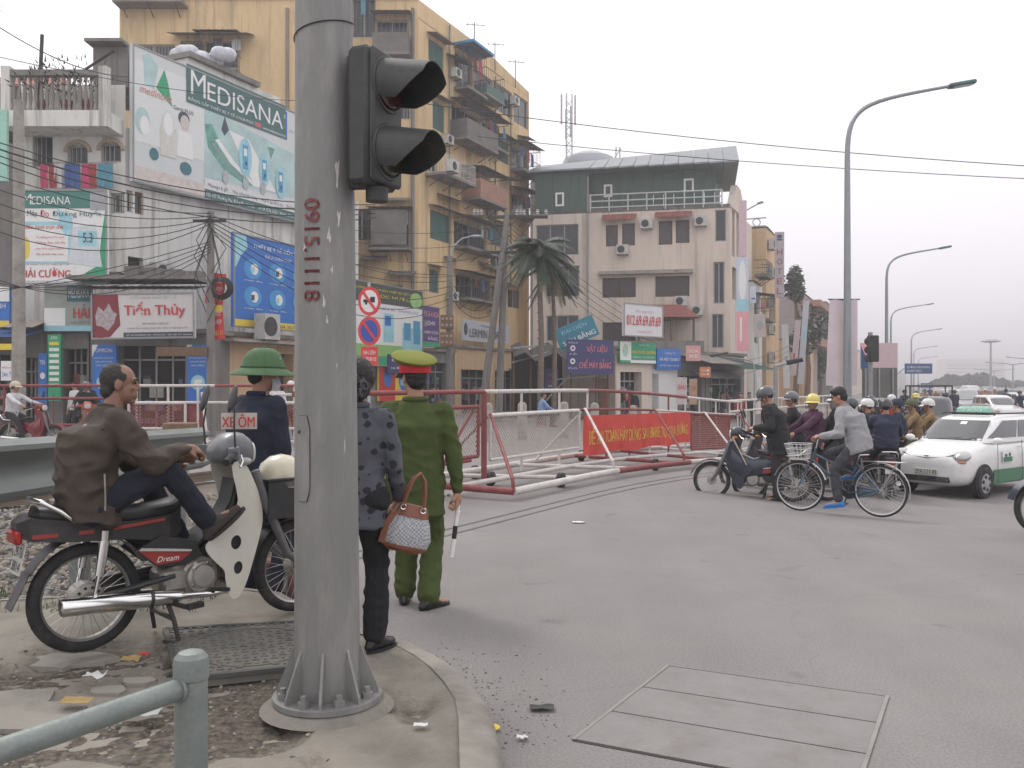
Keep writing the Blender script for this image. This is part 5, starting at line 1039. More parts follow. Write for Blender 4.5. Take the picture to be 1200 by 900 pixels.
c = pt(690, 192, 70); m = MB(); m.lathe([(0, 0), (2.1, 0), (2.2, .5), (1.9, 1.1), (1.0, 1.5), (.3, 1.62), (0, 1.62)], (c.x, 70, c.z - .7), n=24); m.top('water_tank', M('tank_grey', (.38, .40, .44), .5, var=.08), 'pale domed rooftop water tank beside the mast', 'water tank', (c.x, 70, c.z - .7))
MB().box((c.x, 72, (c.z - .7) / 2 - .2), (9, 5, c.z - .7)).top('rear_building', gry, 'grey building under the water tank behind the cream block', 'building', (c.x, 72, -.4))
c = pt(724, 172, 75); m = MB()
for s_ in (-.3, .3): m.tube([V(c.x + s_, 75, 14), V(c.x + s_ * .5, 75, c.z)], .06, 5)
for k in range(8): z = 14 + (c.z - 14) * k / 8; m.tube([V(c.x - .3, 75, z), V(c.x + .3, 75, z + .8)], .04, 4)
tag(m.top('lattice_pylon', steel, 'small lattice pylon tip above the green roof, right of the water tank', 'mast', (c.x, 75, 14)), kind=None)

# --- shops in front of the cream block
plG = Pl((5.1, 45), (1, 1)); plV = Pl((-2, 43.5), (1, 0.05))
t = thing('dark_shed', 'dark open shed of poles and tarpaulins beside the palm', 'shed', (2, 45, -.2))
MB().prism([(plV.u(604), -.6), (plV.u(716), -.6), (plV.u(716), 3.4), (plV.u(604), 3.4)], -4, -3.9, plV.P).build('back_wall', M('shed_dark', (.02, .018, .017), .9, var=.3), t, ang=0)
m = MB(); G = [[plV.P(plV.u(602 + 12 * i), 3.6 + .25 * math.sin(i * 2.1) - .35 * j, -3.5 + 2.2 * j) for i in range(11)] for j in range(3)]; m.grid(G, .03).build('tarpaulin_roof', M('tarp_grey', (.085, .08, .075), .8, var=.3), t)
for px in (602, 622, 648, 670, 700, 714): MB().tube([plV.P(plV.u(px), -.6, -.5), plV.P(plV.u(px) + .05, 3.3, -.6)], .05, 6).build('support', wood, t)
for a, b in (((602, 408), (640, 404)), ((640, 470), (668, 440)), ((650, 445), (700, 440)), ((600, 425), (645, 412))): MB().tube([plV.P(plV.u(a[0]), plV.z(*a), -.3), plV.P(plV.u(b[0]), plV.z(*b), -.3)], .045, 5).build('pole', wfr, t)
MB().prism([(plV.u(704), -.5), (plV.u(716), -.5), (plV.u(716), 1.9), (plV.u(704), 1.9)], -.9, -.8, plV.P).build('plank_door', wood, t, ang=0)
MB().prism([(plV.u(595), -.4), (plV.u(622), -.4), (plV.u(622), .3), (plV.u(595), .3)], .2, .6, plV.P).top('plywood_box', wood, 'low brown plywood box before the dark shed', 'box', plV.P(plV.u(608), -.3, .4), ang=0)
sg = shop('green_sign_shop', 'glass fronted shop with white pillars under the green sign', plG, 721, 764, 3.4, crm, [(727, 752, 2.7, None)])
shop('blue_sign_shop', 'white panelled shop under the blue sign', plG, 765, 794, 3.3, white, [(765.3, 772, 2.7)])
shop('narrow_shop', 'narrow dark shop with hanging vertical placards', plG, 795, 826, 3.2, gry, [(797, 822, 2.6, None)])
shop('canopy_shop', 'dim shop under the dark green canopy behind the riders', plG, 827, 872, 3.3, gry, [(832, 868, 2.6, None)])
for k, (a, b, py, pj, mt, lb) in enumerate(((795, 832, 415, 2.2, asb, 'pale sagging awning over the narrow shop'), (826, 868, 422, 2.6, M('dark_green_tarp', (.03, .07, .055), .8), 'dark green awning over the dim shop'), (806, 850, 432, 1.2, M('pale_tarp', (.36, .36, .37), .8), 'low pale awning beneath the green one'), (596, 640, 432, 1.5, M('blue_sheet', (.05, .16, .40), .7), 'small blue tarpaulin by the leaning poles'))):
    pl_ = plG if a > 700 else plE; aw_ = thing('shop_awning', lb, 'awning', pl_.P(pl_.u(a), 3, .5)); awning(aw_, pl_, pl_.u(a), pl_.u(b), pl_.z(a, py), pj, .55, mt)
sign('shop_sign', 'white board with big red telephone number above the green sign', 'sign', Pl((5.1, 44.5), (.9, .75)), 724, 770, 355, 394, M('board_white2', (.66, .65, .66), .5, var=.04), [('Điện thoại số đẹp', grey, (.3, .72, .75, .82)), ('012.69.69.69.69', redp, (.07, .34, .93, .64), dict(bold=.02)), ('Cho thuê biển', pink, (.32, .12, .72, .22))], frame=bfr, w=.4)
sign('shop_sign', 'green shop sign with yellow capitals and white left end', 'sign', plG, 722, 764, 400, 425, green, [('THUỐC TÂY', white, (.5, .84, .8, .92)), ('NHÀ THUỐC GIA ĐÌNH', yel, (.33, .45, .98, .68), dict(bold=.03)), ('PHARMACY - CHUYÊN KHOA', white, (.35, .25, .95, .33))], [R_(white, 0, .12, .30, 1), R_(white, 0, 0, 1, .14), R_(green, .0, 0, .28, .12), ('e', M('pale_green_print', (.4, .58, .45), .5), .14, .58, .08, .3)], w=.25)
sign('shop_sign', 'blue shop sign with white capitals right of the green sign', 'sign', plG, 765, 793, 408, 433, blue, [('CÔNG TY', white, (.3, .72, .75, .84)), ('HÀ NỘI TOURIST', white, (.08, .38, .92, .60), dict(bold=.02)), ('VÉ MÁY BAY GIÁ RẺ', white, (.1, .15, .9, .26))], [], w=.28)
plN = Pl((0, 41), (1, 0.03))
sign('shop_sign', 'dark blue board with pink VẬT LIỆU lettering and two round logos', 'sign', plN, 664, 719, 398, 438, navy, [('VẬT LIỆU', M('letter_pink', (.70, .20, .22), .5), (.42, .60, .86, .86), dict(bold=.02)), ('CHẾ MÁY BẰNG', M('letter_pink', (.70, .20, .22), .5), (.27, .16, .95, .44), dict(bold=.02)), ('Quảng cáo', white, (.03, .87, .24, .94)), ('in ấn', white, (.06, .55, .22, .62)), ('biển hiệu', white, (.04, .12, .24, .2))], [('e', white, .13, .74, .055, .085), ('e', navy, .13, .74, .025, .04), ('e', white, .13, .36, .055, .085), ('e', navy, .13, .36, .025, .04)], tilt=R(-1))
sign('shop_sign', 'tilted teal board sliding behind the dark blue board', 'sign', Pl((0, 41.6), (1, 0.03)), 651, 700, 377, 402, M('teal_board', (.04, .22, .30), .6, var=.15), [('ĐẠI DIỆN', lblue, (.15, .58, .8, .85)), ('SƠN BẰNG', white, (.1, .12, .93, .45), dict(bold=.02))], [], tilt=R(23))
sign('shop_sign', 'small dark board with red print deep in the shed', 'sign', Pl((0, 44), (1, 0.03)), 639, 655, 432, 456, navy, [('SƠN', redp, (.2, .62, .8, .8)), ('MÁY', redp, (.2, .35, .8, .5)), ('0912', white, (.2, .1, .8, .2))], [])
for k, (x0, x1, y0, y1, f, c, tx) in enumerate(((793, 805, 442, 474, M('sign_pinkwhite', (.58, .50, .50), .6), redp, 'BÁN NHÀ'), (808, 817, 444, 474, M('sign_tan', (.42, .28, .18), .6), redp, 'CHÈ NÓNG'), (820, 833, 430, 442, M('sign_orange', (.55, .20, .09), .6), white, 'PHỞ'), (804, 821, 405, 423, M('sign_rose', (.62, .32, .30), .6), white, 'SỬA XE'))):
    sign('small_sign', ['tall white sign with red letters right of the blue shop', 'tan menu sign beside the tall white sign', 'orange sign hanging under the sagging awning', 'pink sign above the awnings by the cream block'][k], 'sign', Pl((6, 46), (1, .1)), x0, x1, y0, y1, f, [(tx.split()[0], c, (.15, .55, .85, .78)), (tx.split()[-1], c, (.15, .2, .85, .42))], [], depth=.05)
t = thing('roof_pavilion', 'small red tiled roof on posts above the awnings', 'pavilion', plG.P(plG.u(780), 3, -3)); pq = Pl((7, 53.2), (1, .02)); za, zb_ = pq.z(745, 372), pq.z(745, 355); a, b = pq.u(742), pq.u(818)
MB().add([pq.P(a, za, .6), pq.P(b, za, .6), pq.P(b - .8, zb_, -1), pq.P(a + .8, zb_, -1), pq.P(a, za, -2.6), pq.P(b, za, -2.6)], [(0, 1, 2, 3), (1, 5, 2), (0, 3, 4), (3, 2, 5, 4), (0, 4, 5, 1)]).build('roof', tile, t, ang=0)
for px in (748, 786, 812): MB().tube([pq.P(pq.u(px), za, .2), pq.P(pq.u(px), za - 1.4, .2)], .07, 6).build('post', bars, t)
MB().prism([(a - .3, za - 2.1), (b + .3, za - 2.1), (b + .3, za - 1.4), (a - .3, za - 1.4)], -2.4, .3, pq.P).build('parapet', gry, t, ang=0)
MB().prism([(a - .3, 3.5), (b + .3, 3.5), (b + .3, za - 2.12), (a - .3, za - 2.12)], -2.3, .1, pq.P).build('wall', gry, t, ang=0)
# --- farther street: hotel, balcony houses
def house(name, label, O, px1, ytop, mat, wins=(), dep=8, frontw=3.5, sy=None, wins2=()):
    """house whose street wall starts at O and runs along the street to column px1; ytop row of its roof at its near corner"""
    pl = Pl(O, (DR.x, DR.y)); pf = Pl((O[0] - frontw * .905, O[1] + frontw * .42), (.905, -.42)); zt = CAMZ + (450 - ytop) / F * O[1]; u1 = pl.u(px1); t = thing(name, label, 'building', (O[0], O[1], -.45))
    hs = [hole(pl, *w) for w in wins]; wall(t, pl, 0, u1, -.6, zt, mat, hs); h2 = [hole(pf, *w) for w in wins2]; wall(t, pf, 0, frontw, -.6, zt, mat, h2)
    for h in hs: window(t, pl, h, 'plain', n=1)
    for h in h2: window(t, pf, h, 'plain', n=2)
    MB().add([pf.P(-.1, zt + .1), pf.P(frontw + .1, zt + .1), pl.P(u1, zt + .1), pl.P(u1, zt + .1, -frontw)], [(0, 1, 2, 3)]).build('roof', gry, t, ang=0, fixn=False)
    MB().add([pf.P(0, -.6), pf.P(0, zt), pl.P(u1, zt, -frontw), pl.P(u1, -.6, -frontw)], [(0, 1, 2, 3)]).build('side_wall', mat, t, ang=0, fixn=False)
    return t, pl, pf, zt, u1
L0 = lambda Y: 13.6 + .465 * (Y - 55)
t, pl, pf, zt_, u1 = house('hotel_building', 'plain orange hotel block with iron roof railing', (L0(66), 66), 913, 267, ylw2, [], frontw=6)
m = MB()
for q, (a, b) in enumerate(((0, 6),)):
    for dz in (.15, .75): m.tube([pf.P(a, zt_ + dz), pf.P(b, zt_ + dz)], .05, 5)
    for k in range(5): m.torus(pf.P(a + .7 + 1.15 * k, zt_ + .45), .28, .035, 'y', 14, 4)
tag(m.build('roof_railing', wfr, t), kind='stuff')
for k in range(5): aircon(t, pl, .5, zt_ - 1.5 - 2.1 * k, .9, .8)
m = MB(); m.prism([(0, 3), (6, 3), (6, 3.2), (0, 3.2)], .0, .1, pf.P); m.build('string_course', wfr, t, ang=0)
t, pl2, _, z2, _ = house('narrow_house', 'narrow pale house wedged before the hotel, hung with boards', (L0(60) + .2, 60), 893, 330, wht, [(884, 352, 888, 372), (884, 385, 888, 402)], frontw=3)
cage(t, pl2, (.5, 6, 3, 7.6), 1, clothes=2, aw=tin); cage(t, pl2, (.5, 9, 3, 10), .8, clothes=1)
def vsign(nm, lab, x0, x1, y0, y1, Y, face, word=None, col=None, tilt=0, more=(), w=0): 
    return sign(nm, lab, 'sign', Pl((0, Y), (1, -.25)), x0, x1, y0, y1, face, [(ch, col, (.22, 1 - (i + 1.72 + more_off(word)) / (len(word) + 1 + more_off(word)), .8, 1 - (i + 1.12 + more_off(word)) / (len(word) + 1 + more_off(word)))) for i, ch in enumerate(word or '')], list(more), depth=.15, tilt=tilt)
def more_off(w): return .6 if w == 'HOTEL' else -.1
vsign('hotel_sign', 'tall vertical grey sign reading HOTEL on the orange block', 908, 919, 272, 348, 62, M('hotel_board', (.42, .38, .40), .6), 'HOTEL', M('hotel_red', (.33, .05, .10), .5), more=[('e', navy, .5, .93, .3, .03), ('e', navy, .5, .88, .35, .015)])
vsign('banner_sign', 'long blue-white and pink vertical banner on the cream block corner', 863, 877, 302, 411, 55.2, M('banner_pale', (.55, .60, .68), .6, var=.1), more=[R_(pink, 0, 0, 1, .42), ('e', white, .5, .75, .32, .22), R_(lblue, 0, .42, 1, .55), R_(white, .3, .1, .45, .36)])
vsign('banner_sign', 'pink roof-high billboard edge above the cream block side', 866, 875, 235, 300, 57, M('banner_pink', (.60, .45, .48), .6))
vsign('banner_sign', 'pale board between the cream block and the narrow house', 879, 886, 335, 355, 58, M('board_bluewhite', (.58, .62, .66), .6), more=[R_(blue, .2, .2, .8, .3)])
vsign('banner_sign', 'square whitish board high on the narrow house', 884, 897, 368, 395, 59, M('board_pinkish', (.52, .44, .42), .6), more=[('e', grey, .5, .5, .3, .2)])
vsign('banner_sign', 'white vertical banner left of the leaning ones beyond the hotel', 917, 925, 380, 455, 66, M('board_w3', (.55, .54, .54), .6), tilt=R(2), more=[R_(grey, .3, .4, .7, .5)])
vsign('banner_sign', 'pink and white leaning vertical banner beyond the hotel', 929, 936, 375, 440, 70, M('board_p3', (.55, .44, .46), .6), tilt=R(-5), more=[R_(redp, .2, .3, .5, .4)])
vsign('banner_sign', 'tall pale leaning banner with red edge beyond the pink one', 938, 945, 352, 450, 74, M('board_w4', (.52, .54, .60), .6), tilt=R(-4), more=[R_(lblue, .3, .5, .7, .7)])
t, pl, pf, zt_, u1 = house('balcony_house', 'tall grey-pink house with dark open balconies beyond the hotel', (L0(86), 86), 958, 345, M('house_mauve', (.36, .30, .29), .9, var=.15, dirt=.5), [(945, 350, 955, 362), (945, 378, 955, 398)], frontw=4, wins2=())
MB().prism([(-.6, -.3), (u1 + .5, -.3), (u1 + .5, 1.6), (-.6, 1.6)], zt_ - 1.2, zt_ - .6, lambda u, v, w: pl.P(u, w, v)).build('balcony', brk, t, ang=0)
MB().prism([(-.6, 0), (u1, 0), (u1, 1.2), (-.6, 1.2)], zt_ - 4.8, zt_ - 4, lambda u, v, w: pl.P(u, w, v)).build('balcony', brk, t, ang=0)
t, pl, pf, zt_, u1 = house('crowded_house', 'grey house of stacked balconies right of the balcony house', (L0(104), 104), 976, 354, gry, [(962, 366, 968, 380), (962, 390, 968, 404), (963, 410, 970, 424)], frontw=5)
for k in range(3): cage(t, pl, (1, 2 + 3 * k, 6, 3.8 + 3 * k), 1.2, aw=tin, clothes=2, fill=tin, solid=.4)
t, pl, pf, zt_, u1 = house('ochre_house', 'small ochre house below the tall grey-pink house', (L0(80) + 1, 80), 953, 398, ylw2, [(944, 405, 949, 420)], frontw=4)
for k, (Y, px1, yt, mt, lb) in enumerate(((135, 990, 392, wht, 'whitish house just left of the big pale banner'), (165, 1020, 408, crm, 'low cream house behind the traffic sign back'), (200, 1045, 416, brk, 'low brick coloured house beyond the pale banner'), (240, 1062, 424, wht, 'last small house before the trees'))):
    house('far_house', lb, (L0(Y) - 2, Y), px1, yt, mt, [], frontw=12)
# shop behind banner reads as street market clutter
def lump(c, r, n, mat, nm, lb, cat, leaf=.12, seed=0, trunk=None, stretch=1.):
    rnd = random.Random(seed); t = thing(nm, lb, cat, (c.x, c.y, gz(c.x, c.y)))
    cl = [(V(rnd.gauss(0, .42) * r[0], rnd.gauss(0, .42) * r[1], rnd.gauss(0, .4) * r[2]), rnd.uniform(.3, .55)) for _ in range(max(8, n // 130))]; m = MB()
    for _ in range(n):
        q, s_ = rnd.choice(cl); d = V(rnd.gauss(0, 1), rnd.gauss(0, 1), rnd.gauss(0, 1)).normalized(); p = Vector(c) + q + V(d.x * r[0], d.y * r[1], d.z * r[2]) * s_ * rnd.uniform(.75, 1.05)
        a = V(rnd.gauss(0, 1), rnd.gauss(0, 1), rnd.gauss(0, .5)).normalized() * leaf * rnd.uniform(.6, 1.4); b = a.cross(d).normalized() * leaf * .5
        m.mi = rnd.choice((0, 0, 1)); m.add([p - a, p + b, p + a, p - b], [(0, 1, 2, 3)])
    m.build('crown', [M('leaf_dark', (.035, .055, .028), .7, var=.4, vs=.5), M('leaf_mid', (.06, .085, .04), .7, var=.4, vs=.5)] if mat is None else mat, t, ang=0, fixn=False)
    m = MB(); z0 = gz(c.x, c.y); m.tube([V(c.x, c.y, z0), V(c.x + .2, c.y, (c.z + z0) / 2), V(c.x, c.y, c.z)], [.3, .22, .1], 7)
    for k in range(5): q = cl[k][0]; m.tube([V(c.x, c.y, c.z - r[2] * .6), Vector(c) + q * .8], [.12, .04], 5)
    m.build('trunk', wood, t); return t
lump(pt(932, 335, 78), (1.1, 1.2, 2.6), 1300, None, 'street_tree', 'dark leafy tree rising right behind the HOTEL sign', 'tree', .22, 1)
lump(pt(945, 385, 76), (1.4, 1.4, 2.4), 1000, None, 'street_tree', 'lower dark tree among the leaning banners', 'tree', .22, 2)
lump(pt(960, 425, 98), (1.8, 1.5, 2.4), 1000, None, 'street_tree', 'dark bushy tree beside the crowded balcony house', 'tree', .22, 3)

# --- palms
def palm(label, px, pyb, pyt, Y, n, L, r, seed):
    rnd = random.Random(seed); b = pt(px, pyb, Y); z0 = gz(b.x, Y); top = pt(px - 2, pyt, Y); t = thing('palm_tree', label, 'tree', (b.x, Y, z0), group='palms before the cream block')
    m = MB(); m.tube([V(b.x, Y, z0), V(b.x + .05, Y, (z0 + top.z) / 2), V(top.x, Y, top.z)], [r * 1.25, r, r * .75], 10); z = z0 + .3
    while z < top.z - .3: k = (z - z0) / (top.z - z0); m.torus(V(b.x + (top.x - b.x) * k + .04 * math.sin(k * 3.1), Y, z), r * (1.2 - .42 * k), .02, 'z', 10, 4); z += .35
    m.build('trunk', M('palm_bark', (.16, .125, .10), .9, var=.3, vs=6, dirt=.4), t)
    for i in range(n):
        a = i * 2.399 + rnd.random() * .3; up = rnd.uniform(-.9, 1.15) if i > 3 else -1.0; l = L * rnd.uniform(.8, 1.1); d = V(math.cos(a), math.sin(a), 0); P = []; m = MB()
        for k in range(8): s_ = k / 7; P.append(top + d * (l * s_ * math.cos(up * .7)) + V(0, 0, l * (s_ * math.sin(up) - .62 * s_ * s_ * (1.1 if up > 0 else .6))))
        m.tube(P, [.03 * (1 - k / 8.5) for k in range(8)], 4)
        for k in range(1, 8):
            for j in range(4):
                s_ = (k - 1 + j / 4); q = P[int(s_)].lerp(P[min(int(s_) + 1, 7)], s_ % 1); dd = (P[k] - P[k - 1]).normalized(); sd = dd.cross(V(0, 0, 1)).normalized(); ll = L * .27 * math.sin(math.pi * (.15 + .8 * s_ / 7))
                for sg_ in (-1, 1):
                    tip = q + sd * sg_ * ll * .75 + dd * ll * .5 - V(0, 0, ll * .45); m.add([q, q + dd * .09 + V(0, 0, .01), tip], [(0, 1, 2)])
        m.build('frond', [M('palm_leaf', (.030, .050, .026), .6, var=.35, vs=2), M('palm_dry', (.13, .12, .06), .7)][1 if i == 2 else 0], t, ang=0, fixn=False)
palm('big palm with full drooping crown left of the cream block', 633, 470, 290, 36, 40, 1.7, .115, 4)
palm('thinner palm standing just right of the big palm', 649, 470, 312, 38, 18, 1.4, .09, 5)
# ------------------------------------------------------------------ utility poles, cables, lamps
def cpole(px, Y, pyt, r, label, lean=0, name='utility_pole', mat=None, grp=None):
    b = pt(px, 450, Y); z1 = pt(px, pyt, Y).z; b.z = gz(b.x, Y) - .05; t = thing(name, label, 'pole', b, group=grp); MB().tube([b, V(b.x + lean, Y, z1)], [r, r * .7], 8).build('pole', mat or conc, t); return t, V(b.x + lean, Y, z1)
t, top1 = cpole(22, 25, 118, .20, 'thick grey concrete pole at the far left in front of the shops')
t, top2 = cpole(247, 27.4, 248, .15, 'dark concrete pole tangled in cables beside the blue board', mat=gry)
m = MB(); c = V(top2.x, 27.35, CAMZ + (450 - 338) / F * 27.4)
for k in range(5): m.torus(c + V(.35, -.03 * k, 0), .34 - .03 * k, .02, 'y', 20, 5)
m.build('cable_coil', black, t); m = MB(); m.beam(V(top2.x - .5, 27.3, top2.z - .3), V(top2.x + .5, 27.3, top2.z - .3), .08, .08); m.build('crossarm', iron, t)
for k in range(7): MB().tube([V(top2.x + random.uniform(-.1, .1), 27.25, top2.z - .2 - .1 * k), V(top2.x + random.choice((-1, 1)) * random.uniform(.3, .6), 27.2, top2.z - .9 - .25 * k), V(top2.x + random.uniform(-.1, .1), 27.25, top2.z - 1.6 - .3 * k)], .014, 4).build('loose_cable', black, t)
MB().box((V(top2.x - .8, 27.3, pt(0, 412, 27.4).z)), (1.5, .3, .28)).build('meter_box', wood, t)
t, top3 = cpole(527, 43, 300, .2, 'grey pole with stacked brown meter boxes in front of the yellow block', mat=gry)
for k in range(2):
    z = pt(0, 378 + 20 * k, 43).z; b_ = MB(); b_.box((top3.x - .1, 42.6, z), (.62, .3, .66), bev=.02); b_ = b_.build('meter_box', M('meter_brown', (.22, .13, .085), .8, var=.2), t)
    for i in range(3):
        for j in range(2): MB().box((top3.x - .3 + .2 * i, 42.43, z - .15 + .3 * j), (.1, .03, .1)).build('meter_window', M('meter_pale', (.4, .36, .3), .6), b_)
m = MB(); m.tube([top3 - V(0, 0, .3), top3 + V(.2, 0, .5), top3 + V(.6, 0, .85), top3 + V(1.1, 0, .95)], .035, 6); m.build('lamp_arm', steel, t); MB().ell(top3 + V(1.25, 0, .95), (.32, .12, .07)).build('lamp_head', steel, t)
t, top4 = cpole(563, 38, 249, .17, 'leaning concrete leg of the twin power pole', 1.15, 'power_pole', gry)
t5, top5 = cpole(584, 38.3, 249, .17, 'upright concrete leg of the twin power pole with crossarms and insulators', .35, 'power_pole', gry)
m = MB(); zc = top5.z - .25
for z, a, b in ((zc, 574, 642), (zc - 1.5, 560, 622)): m.beam(pt(a, 0, 38) * 1 - V(0, 0, pt(a, 0, 38).z - z), pt(b, 0, 38) - V(0, 0, pt(b, 0, 38).z - z), .12, .12)
for p in (0, 1): m.beam(V(top5.x + .2, 38, zc - 1.4), V(top5.x + (1.2 if p else -.8), 38, zc), .06, .06)
m.build('crossarm', iron, t5)
ins = M('porcelain', (.45, .43, .42), .35)
for px in (556, 560, 564, 606, 610, 614, 630, 640): c = pt(px, 0, 38); mm = MB(); mm.lathe([(0, 0), (.05, 0), (.10, .05), (.04, .1), (.10, .15), (.04, .2), (.07, .26), (0, .28)], (c.x, 38, zc + .06), n=8); mm.build('insulator', ins, t5)
# cables
cab = M('cable_black', (.022, .022, .024), .7)
wn = [0]
WN = {}; ORD = ['topmost of its bundle', 'second in its bundle', 'third in its bundle', 'fourth in its bundle', 'fifth in its bundle', 'lowest in its bundle']
def wire(a, b, sag, r, lab, grp='overhead cables'):
    if any(w in lab for w in ('strung across', 'from the left edge', 'slack', 'to the meter', 'thin cable crossing', 'sagging', 'dropping', 'over the canopies')): WN[lab] = WN.get(lab, -1) + 1; lab = lab + ', ' + ORD[WN[lab]]
    a, b = Vector(a), Vector(b); P = [a.lerp(b, i / 14) - V(0, 0, sag * 4 * (i / 14) * (1 - i / 14)) for i in range(15)]
    MB().tube(P, r * .75, 4).top('overhead_cable', cab, lab, 'cable', P[7], grp, ang=0)
def wpx(p, Y0, q, Y1, sag, r, lab): wire(pt(*p, Y0), pt(*q, Y1), sag, r, lab)
hang = 'black overhead cable strung across the front of the corner house'
for i in range(4): wpx((-30, 158 + i * 7), 24, (440, 240 + i * 5), 30, .5 + .1 * i, .022 + .01 * (i == 1), hang)
for i in range(5): wpx((-30, 196 + 16 * i), 23, (247, 250 + 3 * i), 27.3, .3 + .12 * i, .017, 'black cable from the left edge to the blue board pole')
for i in range(5): wpx((-20, 345 - 6 * i), 24, (247, 283 + 3 * i), 27.3, .1 + .2 * i, .015, 'slack black cable rising to the pole by the blue board')
for i in range(6): wpx((247, 252 + 4 * i), 27.3, (527, 322 + 7 * i), 42.7, .5 + .2 * i, .02, 'black cable from the blue board pole to the meter box pole')
for i in range(4): wpx((400, 268 + 12 * i), 36, (600, 262 + 14 * i), 38, .3 + .15 * i, .014, 'thin cable crossing before the yellow apartment block')
for i in range(4): wpx((527, 330 + 5 * i), 42.7, (590, 318 + 12 * i), 38.2, .9, .02, 'sagging cable between the meter box pole and the twin power pole')
for i in range(5): wpx((590, 255 + 5 * i), 38, (770, 385 + 6 * i), 48, .25 + .1 * i, .018, 'cable dropping from the twin power pole past the palms')
wpx((-10, 26), 22, (150, 90), 30, .3, .02, 'single cable descending from the upper left corner to the terrace'); wpx((-5, 66), 24, (420, 118), 40, .4, .015, 'thin cable passing over the rooftop bundle')
wpx((410, 108), 36, (1260, 198), 33, .35, .022, 'upper of the two long wires across the open sky'); wpx((560, 160), 38, (1260, 212), 33, .2, .02, 'lower of the two long wires across the open sky')
for i in range(3): wpx((800, 425 + 9 * i), 46, (925, 405 + 6 * i), 60, .5, .016, 'cable strung over the canopies beyond the cream block')
# bare twigs in the upper left corner
t = thing('bare_tree', 'bare thin branches reaching in at the upper left corner', 'tree', (-14.5, 22, 0)); tw = M('twig', (.09, .075, .065), .9); rnd = random.Random(3)
MB().tube([V(-14.6, 22, 0), V(-14.9, 22, 6), V(-14.5, 22, 11.5)], [.14, .1, .03], 7).build('trunk', tw, t)
def branch(p, d, L, r, k):
    q = p + d * L; m.tube([p, p.lerp(q, .5) + V(rnd.gauss(0, .04), 0, rnd.gauss(0, .04)) * L, q], [r, r * .8, r * .55], 4)
    if k:
        for _ in range(3): branch(p.lerp(q, rnd.uniform(.4, 1)), (d + V(rnd.gauss(0, .5), rnd.gauss(0, .4), rnd.gauss(0, .5))).normalized(), L * .62, r * .6, k - 1)
m = MB()
for z in (8.5, 9.6, 10.6, 11.2): branch(V(-14.6, 22, z), V(.7, 0, .55).normalized(), 1.3, .035, 3)
m.build('crown', tw, t)
# street lamps
lmp = M('lamp_steel', (.27, .29, .30), .45, .5, var=.1); lhd = M('lamp_head_green', (.05, .13, .11), .5, var=.1)
def lamp(px, pyt, Y, L, lab, r=.13, flip=1, both=False, hd=None):
    top = pt(px, pyt, Y); g = gz(top.x, Y); t = thing('street_lamp', lab, 'street lamp', (top.x, Y, g), group='curved arm street lamps along the road'); h = top.z - g; arms = (1, -1) if both else (flip,)
    MB().tube([V(top.x, Y, g), V(top.x, Y, g + h * .8)] + ([V(top.x, Y, g + h * .95)] if both else []), [r, r * .62] + ([r * .5] if both else []), 10).build('pole', lmp, t)
    for s_ in arms:
        P = [V(top.x + s_ * L * (.18 * u * u * (1 - u) * 3 * .6 + u ** 3), Y, g + h * (.8 * (1 - u) ** 3 + 2.85 * u * (1 - u) ** 2 + 2.865 * u * u * (1 - u) + u ** 3)) for u in [i / 14 for i in range(15)]]
        if both: P = [V(top.x, Y, g + h * .93), V(top.x + s_ * .3 * L, Y, g + h * .97), V(top.x + s_ * L, Y, g + h)]
        MB().tube(P, [r * .62 * (1 - .45 * i / (len(P) - 1)) for i in range(len(P))], 8).build('arm', lmp, t)
        m = MB(); e = P[-1]; d = V(s_ * .97, 0, .17); m.beam(e - d * .05, e + d * .82, .30, .13, bev=.04); hh = m.build('lamp_head', hd or lhd, t); m = MB(); m.beam(e + d * .1 - V(0, 0, .075), e + d * .7 - V(0, 0, .075), .2, .02); m.build('lens', ins, hh)
    return t
lamp(993, 101, 28, 3.2, 'nearest and tallest curved street lamp, with the pale banner on its pole', .14)
lamp(1039, 291, 61, 3.6, 'second street lamp from the front, right behind the banner one', .15)
lamp(1044, 357, 105, 4.2, 'third street lamp from the front, half as tall as the second', .16); lamp(1068, 386, 145, 4.2, 'fourth street lamp from the front, over the blue road sign', .17); lamp(1071, 406, 205, 4.6, 'fifth street lamp in the row, small above the blue road sign', .18); lamp(1076, 418, 270, 5, 'farthest faint street lamp of the left row', .2)
lamp(1187, 425, 190, 5, 'faint double armed street lamp near the right edge', .2, both=True); lamp(1165, 433, 250, 5, 'fainter double armed street lamp left of the high mast', .2, both=True); lamp(1215, 419, 170, 5, 'lamp arm entering at the right edge of the photo', .2, flip=-1)
b = pt(1161, 400, 230); t = thing('high_mast_light', 'tall mast with a flat ring of floodlights in the haze', 'street lamp', (b.x, 230, -.45)); MB().tube([V(b.x, 230, -.45), V(b.x, 230, b.z)], [.35, .2], 8).build('pole', lmp, t); m = MB(); m.lathe([(0, .6), (1.2, .5), (2.6, 0), (1.2, -.3), (0, -.3)], (b.x, 230, b.z), n=16); m.build('light_ring', lmp, t)
